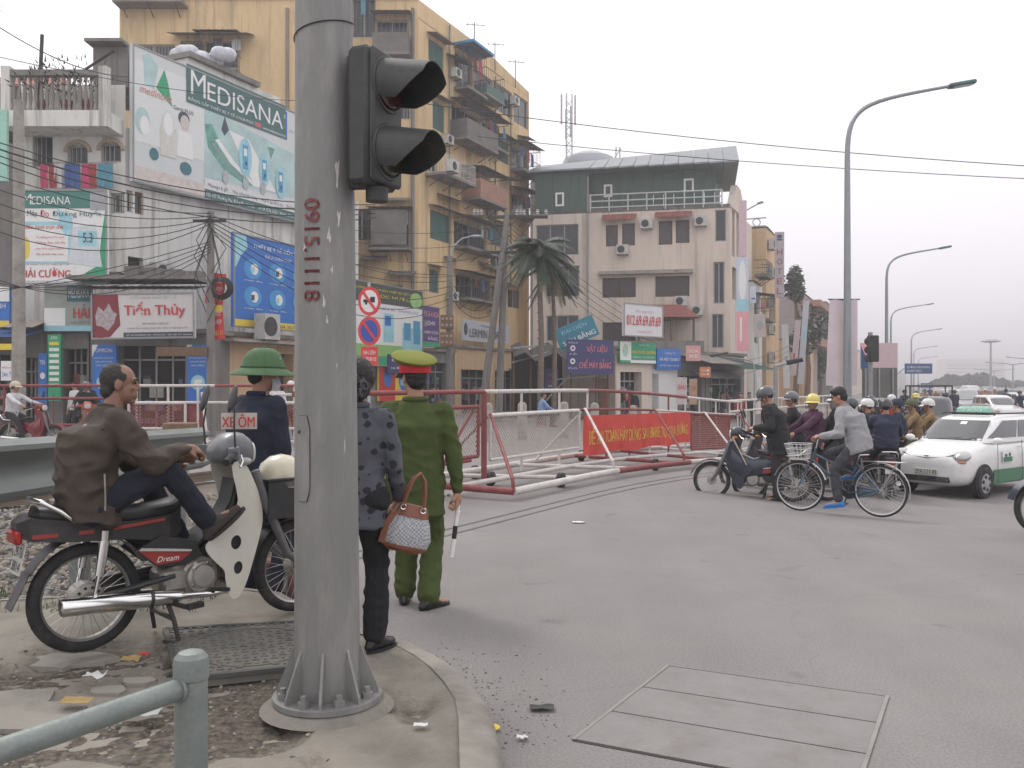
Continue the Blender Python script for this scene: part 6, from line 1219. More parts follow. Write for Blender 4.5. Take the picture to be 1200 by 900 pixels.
# big pale banner hung on the nearest lamp
plb = Pl((5, 27.75), (1, 0)); a, b_ = plb.u(979), plb.u(1012); z1, z0 = plb.z(980, 349), plb.z(980, 452)
bt = thing('lamp_banner', 'long faded pink-white cloth banner hung behind the nearest lamp pole', 'banner', plb.P((a + b_) / 2, z0, -.5))
def bq(u, v): return plb.P(a + (b_ - a) * u - .12 * (1 - v) * (1 - u), z0 + (z1 - z0) * v, -.5 - .02 * math.sin(u * 9 + v * 3))
MB().grid([[bq(i / 10, j / 20) for i in range(11)] for j in range(21)], .004).build('cloth', M('banner_faded', (.66, .57, .59), .85, var=.10, vs=1.5), bt)
MB().tube([plb.P(a - .05, z1, -.5), plb.P(b_ + .08, z1, -.5)], .02, 6).build('rod', iron, bt)
# mounted direction signs, back of a big sign, backs of signals
def board(px0, px1, py0, py1, Y, mat, lab, pole_px, side=0):
    p = Pl((0, Y), (1, 0)); a, b = p.u(px0), p.u(px1); z1, z0 = p.z(px0, py0), p.z(px0, py1); c = p.P(p.u(pole_px), 0); g = gz(c.x, Y); t = thing('road_direction_sign', lab, 'road sign', (c.x, Y, g))
    MB().prism([(a, z0), (b, z0), (b, z1), (a, z1)], 0, .08, p.P).build('board', mat, t, ang=0); MB().tube([V(c.x, Y + .1, g), V(c.x, Y + .1, z1 - .05)], .09, 8).build('pole', lmp, t)
    if side: MB().tube([V(c.x, Y + .1, (z0 + z1) / 2 - .5), V(a, Y + .1, (z0 + z1) / 2)], .05, 6).build('arm', lmp, t)
    m = MB()
    for k in range(2): write(m, ['ĐƯỜNG GIẢI PHÓNG', 'PHÁP VÂN'][k], (a + .08 * (b - a), z0 + (z1 - z0) * (.55 - .38 * k), a + (.9 - .3 * k) * (b - a), z0 + (z1 - z0) * (.8 - .38 * k)), p.P, .09)
    if mat is not bsg2: m.build('lettering', white, t, ang=0, fixn=False)
    return t
bsg = M('road_sign_blue', (.035, .085, .20), .5, var=.08); bsg2 = M('sign_back', (.155, .155, .145), .7, .3, var=.15, vs=1.2, dirt=.4)
board(1060, 1092, 426, 438, 75, bsg, 'blue overhead direction sign on a bent arm beyond the sign back', 1051, 1); board(1079, 1093, 449, 455, 110, bsg, 'smaller blue direction sign below and beyond the first', 1077, 1)
tb = board(1010, 1050, 431, 466, 30, bsg2, 'large grey back of a road sign standing behind the cyclist', 1040); m = MB()
for px in (1014, 1030, 1046): x = Pl((0, 29.9), (1, 0)).u(px); m.beam(V(x, 29.88, pt(0, 465, 30).z), V(x, 29.88, pt(0, 432, 30).z), .05, .05)
m.build('stiffener', lmp, tb); MB().prism([(0, 0), (.55, 0), (0, .8)], 0, .03, lambda u, v, w: V(pt(1009, 0, 31).x + u * .6, 31 - w, pt(0, 433, 31).z + v)).top('warning_pennant', bsg, 'blue triangular pennant edge beside the pale banner', 'pennant', pt(1012, 425, 31), ang=0)
sign('far_poster', 'red and white poster glimpsed between banner and signal', 'poster', Pl((0, 60), (1, 0)), 1009, 1052, 402, 432, M('poster_pink', (.55, .40, .42), .6), [], [('r', pink, 0, .5, .25, 1), ('p', bsg, [(0, .1), (.2, .4), (0, .75)])])
def sig_back(px, pyt, pyb, Y, lab, w=.32, arm=None):
    c = pt(px, pyt, Y); g = gz(c.x, Y); z0 = pt(px, pyb, Y).z; t = thing('traffic_light', lab, 'traffic light', (c.x, Y, g)); MB().tube([V(c.x, Y + .2, g), V(c.x, Y + .2, c.z + .1)], .07, 10).build('pole', lmp, t)
    m = MB(); m.box((c.x, Y, (c.z + z0) / 2), (w, .22, c.z - z0), bev=.03); h = m.build('signal_head', M('signal_black', (.022, .025, .026), .6, dirt=.3), t)
    for k in range(3): m = MB(); m.tube([V(c.x, Y + .1, z0 + (c.z - z0) * (.17 + .33 * k)), V(c.x, Y + .38, z0 + (c.z - z0) * (.17 + .33 * k) - .03)], .12, 12); m.build('visor', black, h)
    return t
sig_back(1023, 393, 424, 27, 'black traffic light seen from behind, just right of the pale banner', .30)
b = pt(933, 424, 24); t = thing('traffic_light', 'black traffic light lying on a horizontal arm before the leaning banners', 'traffic light', (b.x - .2, 24, gz(b.x, 24))); g = gz(b.x, 24)
MB().tube([V(b.x - .55, 24, g), V(b.x - .55, 24, b.z - .1)], .06, 8).build('pole', lmp, t); m = MB(); m.beam(b - V(.26, 0, .03), b + V(.06, 0, .04), .13, .13, bev=.03); MB().tube([V(b.x - .55, 24, b.z - .12), b - V(.24, 0, .03)], .04, 6).build('arm', lmp, t); h = m.build('signal_head', black, t); MB().tube([b + V(.04, 0, .03), b + V(.16, -.05, .06)], .06, 12).build('visor', black, h)
t = lamp(884, 417, 44, -2.1, 'short dark arm lamp over the awnings beside the cream block', .06, hd=iron)
t = thing('facade_floodlights', 'pair of thin floodlight arms jutting from the cream block gable', 'lamp', plD.P(plD.u(872), 14)); 
for k in range(2): p = plD.P(plD.u(868 + 3 * k), plD.z(868, 250 - 4 * k)); m = MB(); m.tube([p, p + V(1.1, -.2, .6)], .03, 5); m.ell(p + V(1.15, -.2, .62), (.14, .1, .08), nu=8, nv=6); m.build('floodlight_arm', lmp, t)
# far wood and hazy tower blocks
def mound(px0, px1, pyt, Y, n, seed):
    rnd = random.Random(seed); m = MB()
    for _ in range(n):
        u = rnd.random(); px = px0 + (px1 - px0) * u; hh = (452 - pyt) * (math.sin(math.pi * min(1, max(0, u * 1.05))) ** .5) * (.72 + .42 * noise.noise(V(u * 7, seed, 0)) + .30 * noise.noise(V(u * 23, seed, 0)))
        k = rnd.random() ** .55; p = pt(px, 452 - hh * k, Y + rnd.uniform(-6, 6)); a = V(rnd.gauss(0, 1), rnd.gauss(0, .6), rnd.gauss(0, .6)).normalized() * rnd.uniform(.3, .9); b = V(rnd.gauss(0, 1), rnd.gauss(0, .6), rnd.gauss(0, 1)).normalized() * rnd.uniform(.3, .9); m.mi = 1 if k > .7 and rnd.random() < .6 else 0; m.add([p - a, p - b, p + a, p + b], [(0, 1, 2, 3)])
    return m
wm = [M('far_leaf', (.022, .034, .022), .8, var=.3), M('far_leaf2', (.045, .055, .035), .8, var=.3)]
mound(1090, 1190, 436, 265, 9000, 2).top('distant_trees', wm, 'dark hazy mass of trees at the end of the road', None, kind='stuff', ang=0, fixn=False)
mound(1150, 1330, 446, 300, 9000, 6).top('distant_trees', wm, 'lower hazy mass of trees toward the right edge', None, kind='stuff', ang=0, fixn=False)
def tower(px0, px1, py, Y, lab):
    p = Pl((0, Y), (1, 0)); a, b = p.u(px0), p.u(px1); z = p.z(px0, py); t = thing('tower_block', lab, 'building', V((a + b) / 2, Y, -.45)); MB().box(((a + b) / 2, Y + 10, z / 2), (b - a, 20, z)).build('wall', crm, t, ang=0); n = int(z / 3.4)
    for k in range(1, n): MB().box(((a + b) / 2, Y - .1, k * 3.4), ((b - a) * .94, .2, 1.4)).build('window_band', glass, t, ang=0)
tower(1108, 1178, 421, 900, 'faint wide apartment slab behind the distant trees')

# clutter on the terrace and roofs
yb = [o for o in COL.objects if o.name == 'apartment_building'][0]; rnd = random.Random(12)
for px, py in ((522, 62), (548, 112), (512, 226), (556, 248), (584, 206), (606, 158), (560, 306), (588, 326), (520, 300), (604, 288)):
    u = plR.u(px); z = plR.z(px, py); awning(yb, plR, u, u + rnd.uniform(1.2, 3), z, rnd.uniform(.5, 1), rnd.uniform(.15, .4), rnd.choice((tin, asb, gry)))
for px, py in ((526, 90), (596, 122), (516, 168), (570, 254), (590, 300), (522, 352)): aircon(yb, plR, plR.u(px), plR.z(px, py), .7, .5)
for px, y0, y1 in ((525, 30, 300), (579, 90, 380), (597, 110, 330)): MB().tube([plR.P(plR.u(px), plR.z(px, y1), .1), plR.P(plR.u(px), plR.z(px, y0), .1)], .045, 5).build('drain_pipe', rnd.choice((gry, tin)), yb)
for px, py in ((426, 150), (446, 232), (424, 300), (455, 318)): awning(yb, plY, plY.u(px), plY.u(px) + rnd.uniform(1, 1.8), plY.z(px, py), .8, .3, tin)
rnd = random.Random(8)
for i, (px, lab) in enumerate(((60, 'small leafy pot plant at the left of the terrace'), (88, 'spiky pot plant in the middle of the terrace'), (112, 'bushy pot plant by the stair room'))):
    u = plA.u(px); b = plA.P(u, 11.15, .6); t = thing('potted_plant', lab, 'plant', b, group='pot plants on the terrace'); m = MB(); m.lathe([(0, 0), (.16, 0), (.22, .4), (0, .4)], b, n=12); m.build('pot', tile, t); m = MB()
    for k in range(150): a = rnd.uniform(0, 6.3); e = rnd.uniform(.2, 1.4); d = V(math.cos(a) * math.cos(e), math.sin(a) * math.cos(e), math.sin(e)); p = b + V(0, 0, .4) + d * rnd.uniform(.3, 1.5); s_ = V(-d.y, d.x, .3) * .05; m.add([p - s_, p + d * .2, p + s_], [(0, 1, 2)])
    m.build('foliage', MATS['leaf_dark'], t, ang=0, fixn=False)
t = thing('roof_frame', 'rusty pipe frame leaning over the terrace with a tall post', 'frame', plA.P(plA.u(50), 11.1, .5)); m = MB(); m.tube([plA.P(plA.u(52), 11.1, .4), plA.P(plA.u(58), 13.9, .5)], .07, 6); m.tube([plA.P(plA.u(100), 12.4, .7), plA.P(plA.u(152), 13.1, 1.2)], .05, 5); tag(m.build('pipe', iron, t), kind='stuff')
for o in COL.objects:
    if o.type == 'MESH' and o.parent and o.name.split('.')[0] in ('print', 'lettering'): o['kind'] = 'stuff'
# ------------------------------------------------------------------ vehicles
def paint(n, c): return M('paint_' + n, c, .28, var=.06, spec=.5, coat=.6, dirt=.22, dcol=tuple(x * .6 + .08 for x in c), dsc=5)
def curve2d(outer, holes=()):
    c = bpy.data.curves.new('c', 'CURVE'); c.dimensions = '2D'; c.fill_mode = 'BOTH'
    for P in (outer, *holes):
        s = c.splines.new('POLY'); s.points.add(len(P) - 1); s.use_cyclic_u = True
        for q, p in zip(s.points, P): q.co = (p[0], p[1], 0, 1)
    o = bpy.data.objects.new('c', c); S.collection.objects.link(o); me = bpy.data.meshes.new_from_object(o.evaluated_get(bpy.context.evaluated_depsgraph_get()))
    n = len(me.vertices); r = [(v.co.x, v.co.y) for v in me.vertices], [tuple(p.vertices) for p in me.polygons]; bpy.data.objects.remove(o); bpy.data.curves.remove(c); bpy.data.meshes.remove(me); return r
def plate(mb, outer, holes, fr, th):
    vs, fs = curve2d(outer, holes); n = len(vs); mb.add([fr(u, v, 0) for u, v in vs], fs); mb.add([fr(u, v, th) for u, v in vs], [f[::-1] for f in fs])
    for P in (outer, *holes): k = len(P); mb.add([fr(*p, 0) for p in P] + [fr(*p, th) for p in P], [(i, (i + 1) % k, (i + 1) % k + k, i + k) for i in range(k)])
def smooth_poly(P, n=3):
    out = []; N = len(P)
    for i in range(N):
        a, b, c, d = [Vector(P[(i + k) % N]) for k in (-1, 0, 1, 2)]
        for j in range(n): t = j / n; out.append(tuple(.5 * ((2 * b) + (c - a) * t + (2 * a - 5 * b + 4 * c - d) * t * t + (3 * b - a - 3 * c + d) * t ** 3)))
    return out
spk = M('spoke', (.45, .44, .42), .35, .8); rimm = M('rim_steel', (.38, .37, .35), .35, .8, dirt=.4); brz = M('seat_vinyl', (.018, .018, .02), .42, var=.2)
def wheel(t, x, r, tr, hub=.05, disc=0, nsp=32, rim=rimm, fancy=False):
    w = thing('wheel', None, None, (x, 0, r)); w.parent = t
    m = MB(); m.torus((0, 0, 0), r - tr, tr, 'y', 44, 10); m.build('tyre', rubber, w, off=V(0, 0, 0))
    if not fancy:
        m = MB(); k = r - tr * 1.75; m.loft([[V(math.cos(a) * q, y, math.sin(a) * q) for a in [i * .1428 for i in range(44)]] for q, y in ((k, -tr * .65), (k - .012, -tr * .4), (k - .014, tr * .4), (k, tr * .65), (k + .006, 0))], caps=False, closed=True); m.build('rim', rim, w, off=V(0, 0, 0))
        m = MB()
        for i in range(nsp):
            a = i * 6.2832 / nsp; b = a + (.35 if i % 2 else -.35); s_ = 1 if i % 4 < 2 else -1
            m.tube([V(math.cos(b) * hub * .8, .03 * s_, math.sin(b) * hub * .8), V(math.cos(a) * (k - .01), 0, math.sin(a) * (k - .01))], .0017, 3, caps=False)
        tag(m.build('spokes', spk, w, off=V(0, 0, 0), ang=0, fixn=False), kind='stuff')
        m = MB(); m.lathe([(0, -.055), (.02, -.055), (hub, -.045), (hub, -.035), (hub * .6, -.03), (hub * .6, .03), (hub, .035), (hub, .045), (.02, .055), (0, .055)], (0, 0, 0), 'y', 20); m.build('hub', alu, w, off=V(0, 0, 0))
        if disc:
            m = MB(); m.lathe([(0, -.07), (disc * .4, -.07), (disc * .45, -.06), (disc * .9, -.055), (disc, -.045), (disc, .05), (0, .055)], (0, 0, 0), 'y', 28); d = m.build('brake_drum', alu, w, off=V(0, 0, 0))
            for i in range(10): a = i * .628; MB().cyl((math.cos(a) * disc * .72, -.064, math.sin(a) * disc * .72), (math.cos(a) * disc * .72, -.058, math.sin(a) * disc * .72), .008, n=8).build('vent_hole', black, d, off=V(0, 0, 0))
    return w
def motorbike(label, loc, rz, col, shield=None, seat=brz, WB=1.24, group=None, hero=False, basket=False, holes=True, plate_txt=None, accent=None, tail=None):
    t = thing('motorbike', label, 'motorbike', loc, rz, group); Z0 = V(0, 0, 0)
    def B(m, name, mat, p=None, **k): return m.build(name, mat, p or t, off=Z0, **k)
    col_ = col; shield = shield or col; tail = tail or plastic; r = .295
    wheel(t, 0, r, .036, disc=.085); wheel(t, WB, r, .034, disc=.07)
    # swing arm, chain case, frame
    B(MB().tube([(0, -.10, r), (.45, -.09, .36)], .018, 8), 'swing_arm', plastic); B(MB().tube([(0, .10, r), (.45, .09, .36)], .018, 8), 'swing_arm', plastic); m = MB(); m.prism([(-.04, .26), (.42, .31), (.46, .40), (-.02, .36)], .09, .115, lambda u, v, w: (u, w, v)); B(m, 'chain_case', plastic)
    m = MB(); m.tube([(-.2, 0, .66), (.2, 0, .62), (.42, 0, .48), (.62, 0, .42), (.86, 0, .62), (.93, 0, .90)], .032, 8); B(m, 'frame', iron)
    for s_ in (-1, 1):
        m = MB(); m.tube([(.055, s_ * .14, .665), (.05, s_ * .14, .60)], .021, 12); m.tube([(.052, s_ * .14, .61), (.025, s_ * .14, .43)], [.027, .025], 14); m.tube([(.025, s_ * .14, .44), (.0, s_ * .14, r + .02)], .011, 8); m.tube([(0, s_ * .115, r), (0, s_ * .17, r)], .022, 10); B(m, 'shock_absorber', chrome if hero else alu)
        B(MB().tube([(.95, s_ * .075, .92), (1.02, s_ * .085, .72), (1.16, s_ * .085, .40), (WB, s_ * .08, r)], [.03, .03, .026, .02], 10), 'fork_leg', M('fork_grey', (.14, .14, .145), .5, .3, dirt=.4))
    # engine
    m = MB(); m.lathe([(0, -.14), (.07, -.14), (.088, -.128), (.092, -.10), (.11, -.09), (.115, 0), (.11, .10), (.085, .13), (0, .135)], (.60, 0, .335), 'y', 26); m.box((.47, 0, .33), (.20, .20, .15), bev=.03); m.cyl((.66, 0, .37), (.78, 0, .39), .06, .055); e = B(m, 'engine', alu)
    B(MB().lathe([(0, -.155), (.06, -.153), (.068, -.14), (.068, -.135)], (.60, 0, .345), 'y', 24), 'clutch_cover', M('bright_alu', (.5, .48, .45), .35, .8, dirt=.4), e)
    for k in range(5): B(MB().box((.70 + .022 * k, 0, .375 + .004 * k), (.006, .17, .15), bev=.002), 'cooling_fin', alu, e)
    for k in range(5): a = k * 1.256; B(MB().cyl((.60 + .078 * math.cos(a), -.135, .34 + .078 * math.sin(a)), (.60 + .078 * math.cos(a), -.146, .34 + .078 * math.sin(a)), .008, n=6), 'bolt', chrome, e)
    m = MB(); m.tube([(.80, -.03, .33), (.84, -.08, .27), (.78, -.12, .235), (.62, -.14, .235), (.46, -.145, .25)], .019, 10); B(m, 'exhaust_pipe', chrome)
    m = MB(); m.tube([(.46, -.145, .25), (.40, -.147, .253), (.30, -.15, .262), (-.16, -.155, .292), (-.17, -.155, .293), (-.165, -.155, .292)], [.028, .038, .046, .048, .044, .02], 20); B(m, 'muffler', chrome)
    if hero: B(MB().tube([(.30, -.15, .262), (.28, -.15, .264)], .0475, 20), 'muffler_band', plastic)
    m = MB(); m.beam((.40, -.07, .22), (.46, -.24, .205), .025, .02); m.beam((.46, -.24, .205), (.55, -.24, .21), .04, .03); m.beam((.62, -.12, .26), (.72, -.22, .26), .02, .02); B(m, 'foot_peg', rubber)
    m = MB(); m.tube([(.40, -.10, .24), (.42, -.16, .12), (.44, -.17, .015)], .013, 6); m.tube([(.40, .10, .24), (.42, .16, .12), (.44, .17, .015)], .013, 6); m.beam((.42, -.16, .13), (.42, .16, .13), .02, .02); m.tube([(.44, -.17, .015), (.40, -.2, .01), (.34, -.2, .03)], .010, 6); B(m, 'centre_stand', iron)
    # seat
    def ring(x, zb, zt, w): return [V(x, w * math.copysign(abs(math.cos(a)) ** .6, math.cos(a)), (zb + zt) / 2 + (zt - zb) / 2 * math.copysign(abs(math.sin(a)) ** .7, math.sin(a))) for a in [i * .3927 for i in range(16)]]
    B(MB().loft([ring(*q) for q in ((-.27, .735, .79, .04), (-.25, .72, .81, .09), (-.13, .70, .805, .12), (.05, .69, .775, .13), (.25, .69, .765, .13), (.42, .70, .785, .11), (.50, .73, .80, .07), (.53, .75, .79, .03))]), 'seat', seat)
    # tail cowl and side panel
    m = MB(); m.loft([[V(x, s_, z) for s_, z in ((-w, z0), (-w, z1), (w, z1), (w, z0))] for x, z0, z1, w in ((-.35, .70, .735, .05), (-.30, .64, .76, .10), (-.1, .62, .73, .13), (.2, .60, .70, .125), (.42, .56, .71, .10), (.5, .60, .74, .06))]); tc_ = B(m, 'tail_cowl', tail, ang=20)
    ac = accent or paint('red', (.30, .025, .02))
    for s_ in (-1, 1): m = MB(); m.prism([(-.29, .652), (.0, .655), (.0, .675), (-.29, .672)], s_ * .131, s_ * .137, lambda u, v, w: (u, w - s_ * (.03 if u < -.2 else 0), v)); B(m, 'stripe', ac, tc_, ang=0)
    for s_ in (-1, 1): m = MB(); m.prism([(.10, .66), (.38, .685), (.38, .70), (.10, .68)], s_ * .131, s_ * .136, lambda u, v, w: (u, w, v)); B(m, 'stripe', ac, tc_, ang=0)
    for s_ in (-1, 1):
        m = MB(); m.prism([(.22, .53), (.36, .60), (.56, .55), (.60, .46), (.50, .42), (.34, .43)], s_ * .10, s_ * .125, lambda u, v, w: (u, w, v)); sp_ = B(m, 'side_panel', tail)
        m = MB(); m.prism([(.24, .525), (.335, .44), (.47, .445), (.53, .485)], s_ * .1255, s_ * .131, lambda u, v, w: (u, w, v)); B(m, 'badge_panel', ac, sp_, ang=0)
        m = MB(); m.prism([(.235, .53), (.53, .492), (.535, .505), (.25, .545)], s_ * .126, s_ * .133, lambda u, v, w: (u, w, v)); B(m, 'trim', chrome, sp_, ang=0)
    if hero: m = MB(); write(m, 'Dream', (.335, .455, .46, .485), lambda u, v, w: (u, -.1325, v), 0, shear=.3); B(m, 'lettering', white, t, ang=0, fixn=False)
    m = MB(); m.tube([(.10, -.15, .72), (-.10, -.16, .73), (-.17, -.15, .79), (-.25, -.11, .84), (-.27, 0, .845), (-.25, .11, .84), (-.17, .15, .79), (-.10, .16, .73), (.10, .15, .72)], .013, 10); B(m, 'grab_rail', chrome)
    m = MB(); G = []
    for k in range(11): a = R(28 + 124 * k / 10); G.append([V(math.cos(a) * (r + .035 + .02 * (k < 3)) * 1, y, r + math.sin(a) * (r + .05)) for y in (-.065, -.05, 0, .05, .065)])
    m.grid(G, .004); m.grid([[V(-.29 - .022 * k, y, .47 - .045 * k) for y in (-.06, 0, .06)] for k in range(5)], .004); B(m, 'rear_fender', plastic)
    m = MB(); m.box((-.345, 0, .66), (.04, .15, .07), bev=.012); B(m, 'tail_light', M('red_lens', (.35, .02, .015), .3))
    pm = M('plate_white', (.55, .55, .50), .6, dirt=.3); m = MB(); m.prism([(-.085, 0), (.085, 0), (.085, .15), (-.085, .15)], 0, .004, lambda u, v, w: (-.345 + .035 * v / .15 - w, -u, .47 + v)); pl_ = B(m, 'number_plate', pm, ang=0)
    if plate_txt:
        m = MB()
        for k, s_ in enumerate(plate_txt): write(m, s_, (-.07, .085 - .07 * k, .07, .135 - .07 * k), lambda u, v, w: (-.3515 + .035 * v / .15, -u, .47 + v), 0)
        B(m, 'lettering', black, pl_, ang=0, fixn=False)
    # leg shield
    O_ = smooth_poly([(.77, .965), (.86, .975), (.935, .86), (.985, .74), (1.0, .62), (.965, .49), (.925, .38), (.885, .28), (.84, .205), (.795, .18), (.75, .21), (.725, .30), (.715, .36), (.665, .41), (.60, .48), (.59, .53), (.66, .575), (.76, .67), (.815, .76)], 3)
    hl = [[(.80 + .038 * math.cos(a), .512 + .042 * math.sin(a)) for a in [i * .3927 for i in range(16)]], [(.815 + .033 * math.cos(a), .36 + .038 * math.sin(a)) for a in [i * .3927 for i in range(16)]]] if holes else []
    for s_ in (-1, 1): m = MB(); plate(m, O_, hl, lambda u, v, w: V(u, s_ * (.195 - max(0, u - .58) * .28 + w), v), .006); B(m, 'leg_shield', shield, ang=50)
    fx = [(.18, .80), (.28, .88), (.38, .92), (.49, .96), (.62, .995), (.74, .98), (.86, .93), (.97, .86)]
    B(MB().grid([[V(x + .035 * (1 - (j / 3 - 1) ** 2), (.085 if x > .9 else .12) * (j / 3 - 1), z) for j in range(7)] for z, x in fx], .005), 'front_panel', shield)
    B(MB().grid([[V(x - .02, y, z) for y in (-.08, 0, .08)] for x, z in ((.60, .50), (.66, .56), (.75, .64), (.82, .75), (.85, .88))], .01), 'inner_panel', plastic if hero else shield)
    B(MB().box((.83, 0, .42), (.16, .22, .34), bev=.04), 'shade_block', plastic)  # dark block added between the shields so their holes look shaded
    if not hero:
        B(MB().loft([[V(x, w * math.copysign(abs(math.cos(a)) ** .6, math.cos(a)), (z0 + z1) / 2 + (z1 - z0) / 2 * math.copysign(abs(math.sin(a)) ** .6, math.sin(a))) for a in [i * .3927 for i in range(16)]] for x, z0, z1, w in ((.18, .42, .66, .10), (.40, .36, .70, .13), (.60, .34, .66, .15), (.78, .30, .74, .16), (.92, .42, .86, .13))]), 'body_cover', shield)
        B(MB().grid([[V(WB + math.cos(R(a)) * (r + .045), y, r + math.sin(R(a)) * (r + .045)) for y in (-.085, -.075, 0, .075, .085)] for a in range(15, 150, 12)], .006), 'fender_cover', col)
    # steering head, headlight cowl, bars
    def el(x, z, w, h): return [V(x + .0, w * math.copysign(abs(math.cos(a)) ** .7, math.cos(a)), z + h * math.copysign(abs(math.sin(a)) ** .8, math.sin(a))) for a in [i * .3927 for i in range(16)]]
    hc = M('cowl_grey', (.16, .165, .175), .4, coat=.3, dirt=.2) if hero else col
    hd = B(MB().loft([el(.70, 1.03, .05, .04), el(.73, 1.04, .10, .07), (el(.80, 1.06, .12, .095)), el(.88, 1.055, .115, .10), el(.93, 1.035, .10, .085), el(.94, 1.03, .085, .07)]), 'headlight_cowl', hc)
    B(MB().loft([el(.935, 1.03, .088, .072), el(.955, 1.03, .08, .066), el(.965, 1.03, .05, .04)]), 'headlight', M('lamp_glass', (.55, .55, .52), .15, var=.05), hd)
    for s_ in (-1, 1):
        m = MB(); m.loft([[V(x + dx, s_ * y, z + dz) for dx, dz in ((-.03, -.03), (-.035, .03), (.03, .035), (.035, -.03))] for x, y, z in ((.80, .08, 1.04), (.77, .18, 1.045), (.74, .23, 1.04))]); B(m, 'bar_cover', hc, hd)
        B(MB().tube([(.75, s_ * .22, 1.04), (.70, s_ * .28, 1.03), (.63, s_ * .36, 1.005)], [.018, .02, .021], 10), 'grip', rubber); B(MB().tube([(.79, s_ * .22, 1.03), (.76, s_ * .30, 1.0), (.71, s_ * .37, .975)], .006, 6), 'lever', chrome)
        m = MB(); m.tube([(.765, s_ * .20, 1.06), (.755, s_ * .205, 1.2), (.765, s_ * .19, 1.30)], .006, 6); mi = B(m, 'mirror', plastic); B(MB().ell((.755, s_ * .185, 1.36), (.018, .038, .085), Matrix.Rotation(R(16), 3, 'Y')), 'mirror_head', plastic, mi)
        B(MB().ell((.86, s_ * .12, .985), (.05, .03, .025), nu=10, nv=6), 'indicator', M('orange_lens', (.45, .16, .02), .3) if not hero else M('clear_lens', (.4, .4, .38), .2), hd)
    G = [[V(WB + math.cos(R(a)) * (r + .03), y, r + math.sin(R(a)) * (r + .03)) for y in (-.055, -.045, 0, .045, .055)] for a in range(20, 161, 14)]; B(MB().grid(G, .004), 'front_fender', col if not hero else plastic)
    if basket:
        m = MB(); m.loft([[V(x, y, z) for x, y in ((1.02, -.12), (1.02, .12), (1.30, .14), (1.30, -.14))] for z in (.62, .86)], caps=False); m.box((1.16, 0, .625), (.28, .25, .01)); m.tube([(1.01, -.13, .86), (1.01, .13, .86), (1.32, .15, .86), (1.32, -.15, .86)], .009, 6, closed=True); B(m, 'front_basket', plastic, ang=20)
    return t
def bike_local(t, p): a = -t.rotation_euler.z; q = p - t.location; return V(q.x * math.cos(a) - q.y * math.sin(a), q.x * math.sin(a) + q.y * math.cos(a), q.z)
hero = motorbike('parked motorbike with creamy white leg shield, black seat and chrome exhaust', (-2.305, 4.84, PZ + .004), R(43.3), M('ivory_plastic', (.62, .60, .52), .4, var=.05, coat=.3, dirt=.35, dcol=(.4, .36, .28)), None, WB=1.28, hero=True, basket=True, plate_txt=('29-T6', '3814'))
# board naming the motorbike taxi, wired to the mirror stalk
pm = Pl((-2, 5.22), (.98, .12)); sign('taxi_board', 'small white board lettered XE ÔM in red behind the headlight', 'sign', pm, 259, 301, 484, 503, M('board_white3', (.55, .52, .47), .7, dirt=.3), [('XE ÔM', M('letter_red', (.48, .05, .04), .7), (.05, .12, .96, .95), dict(bold=.03))], [], depth=.008)
h_ = MB(); c = V(-1.46, 5.66, PZ + .86)
h_.lathe([(.135, -.10), (.15, -.05), (.15, .02), (.125, .09), (.07, .135), (0, .15)], c, n=24); hel = h_.top('motorbike_helmet', paint('cream', (.55, .50, .38)), 'cream half helmet lying in the basket of the parked motorbike', 'helmet', c)
m = MB(); m.grid([[V(c.x + .165 * math.sin(a) * (1 - .12 * k), c.y - .165 * math.cos(a) * (1 - .12 * k), c.z - .04 + .045 * k) for a in [-2.4 + .3 * i for i in range(13)]] for k in range(4)], .003); m.build('visor', M('smoke_visor', (.03, .03, .03), .15), hel, off=c)
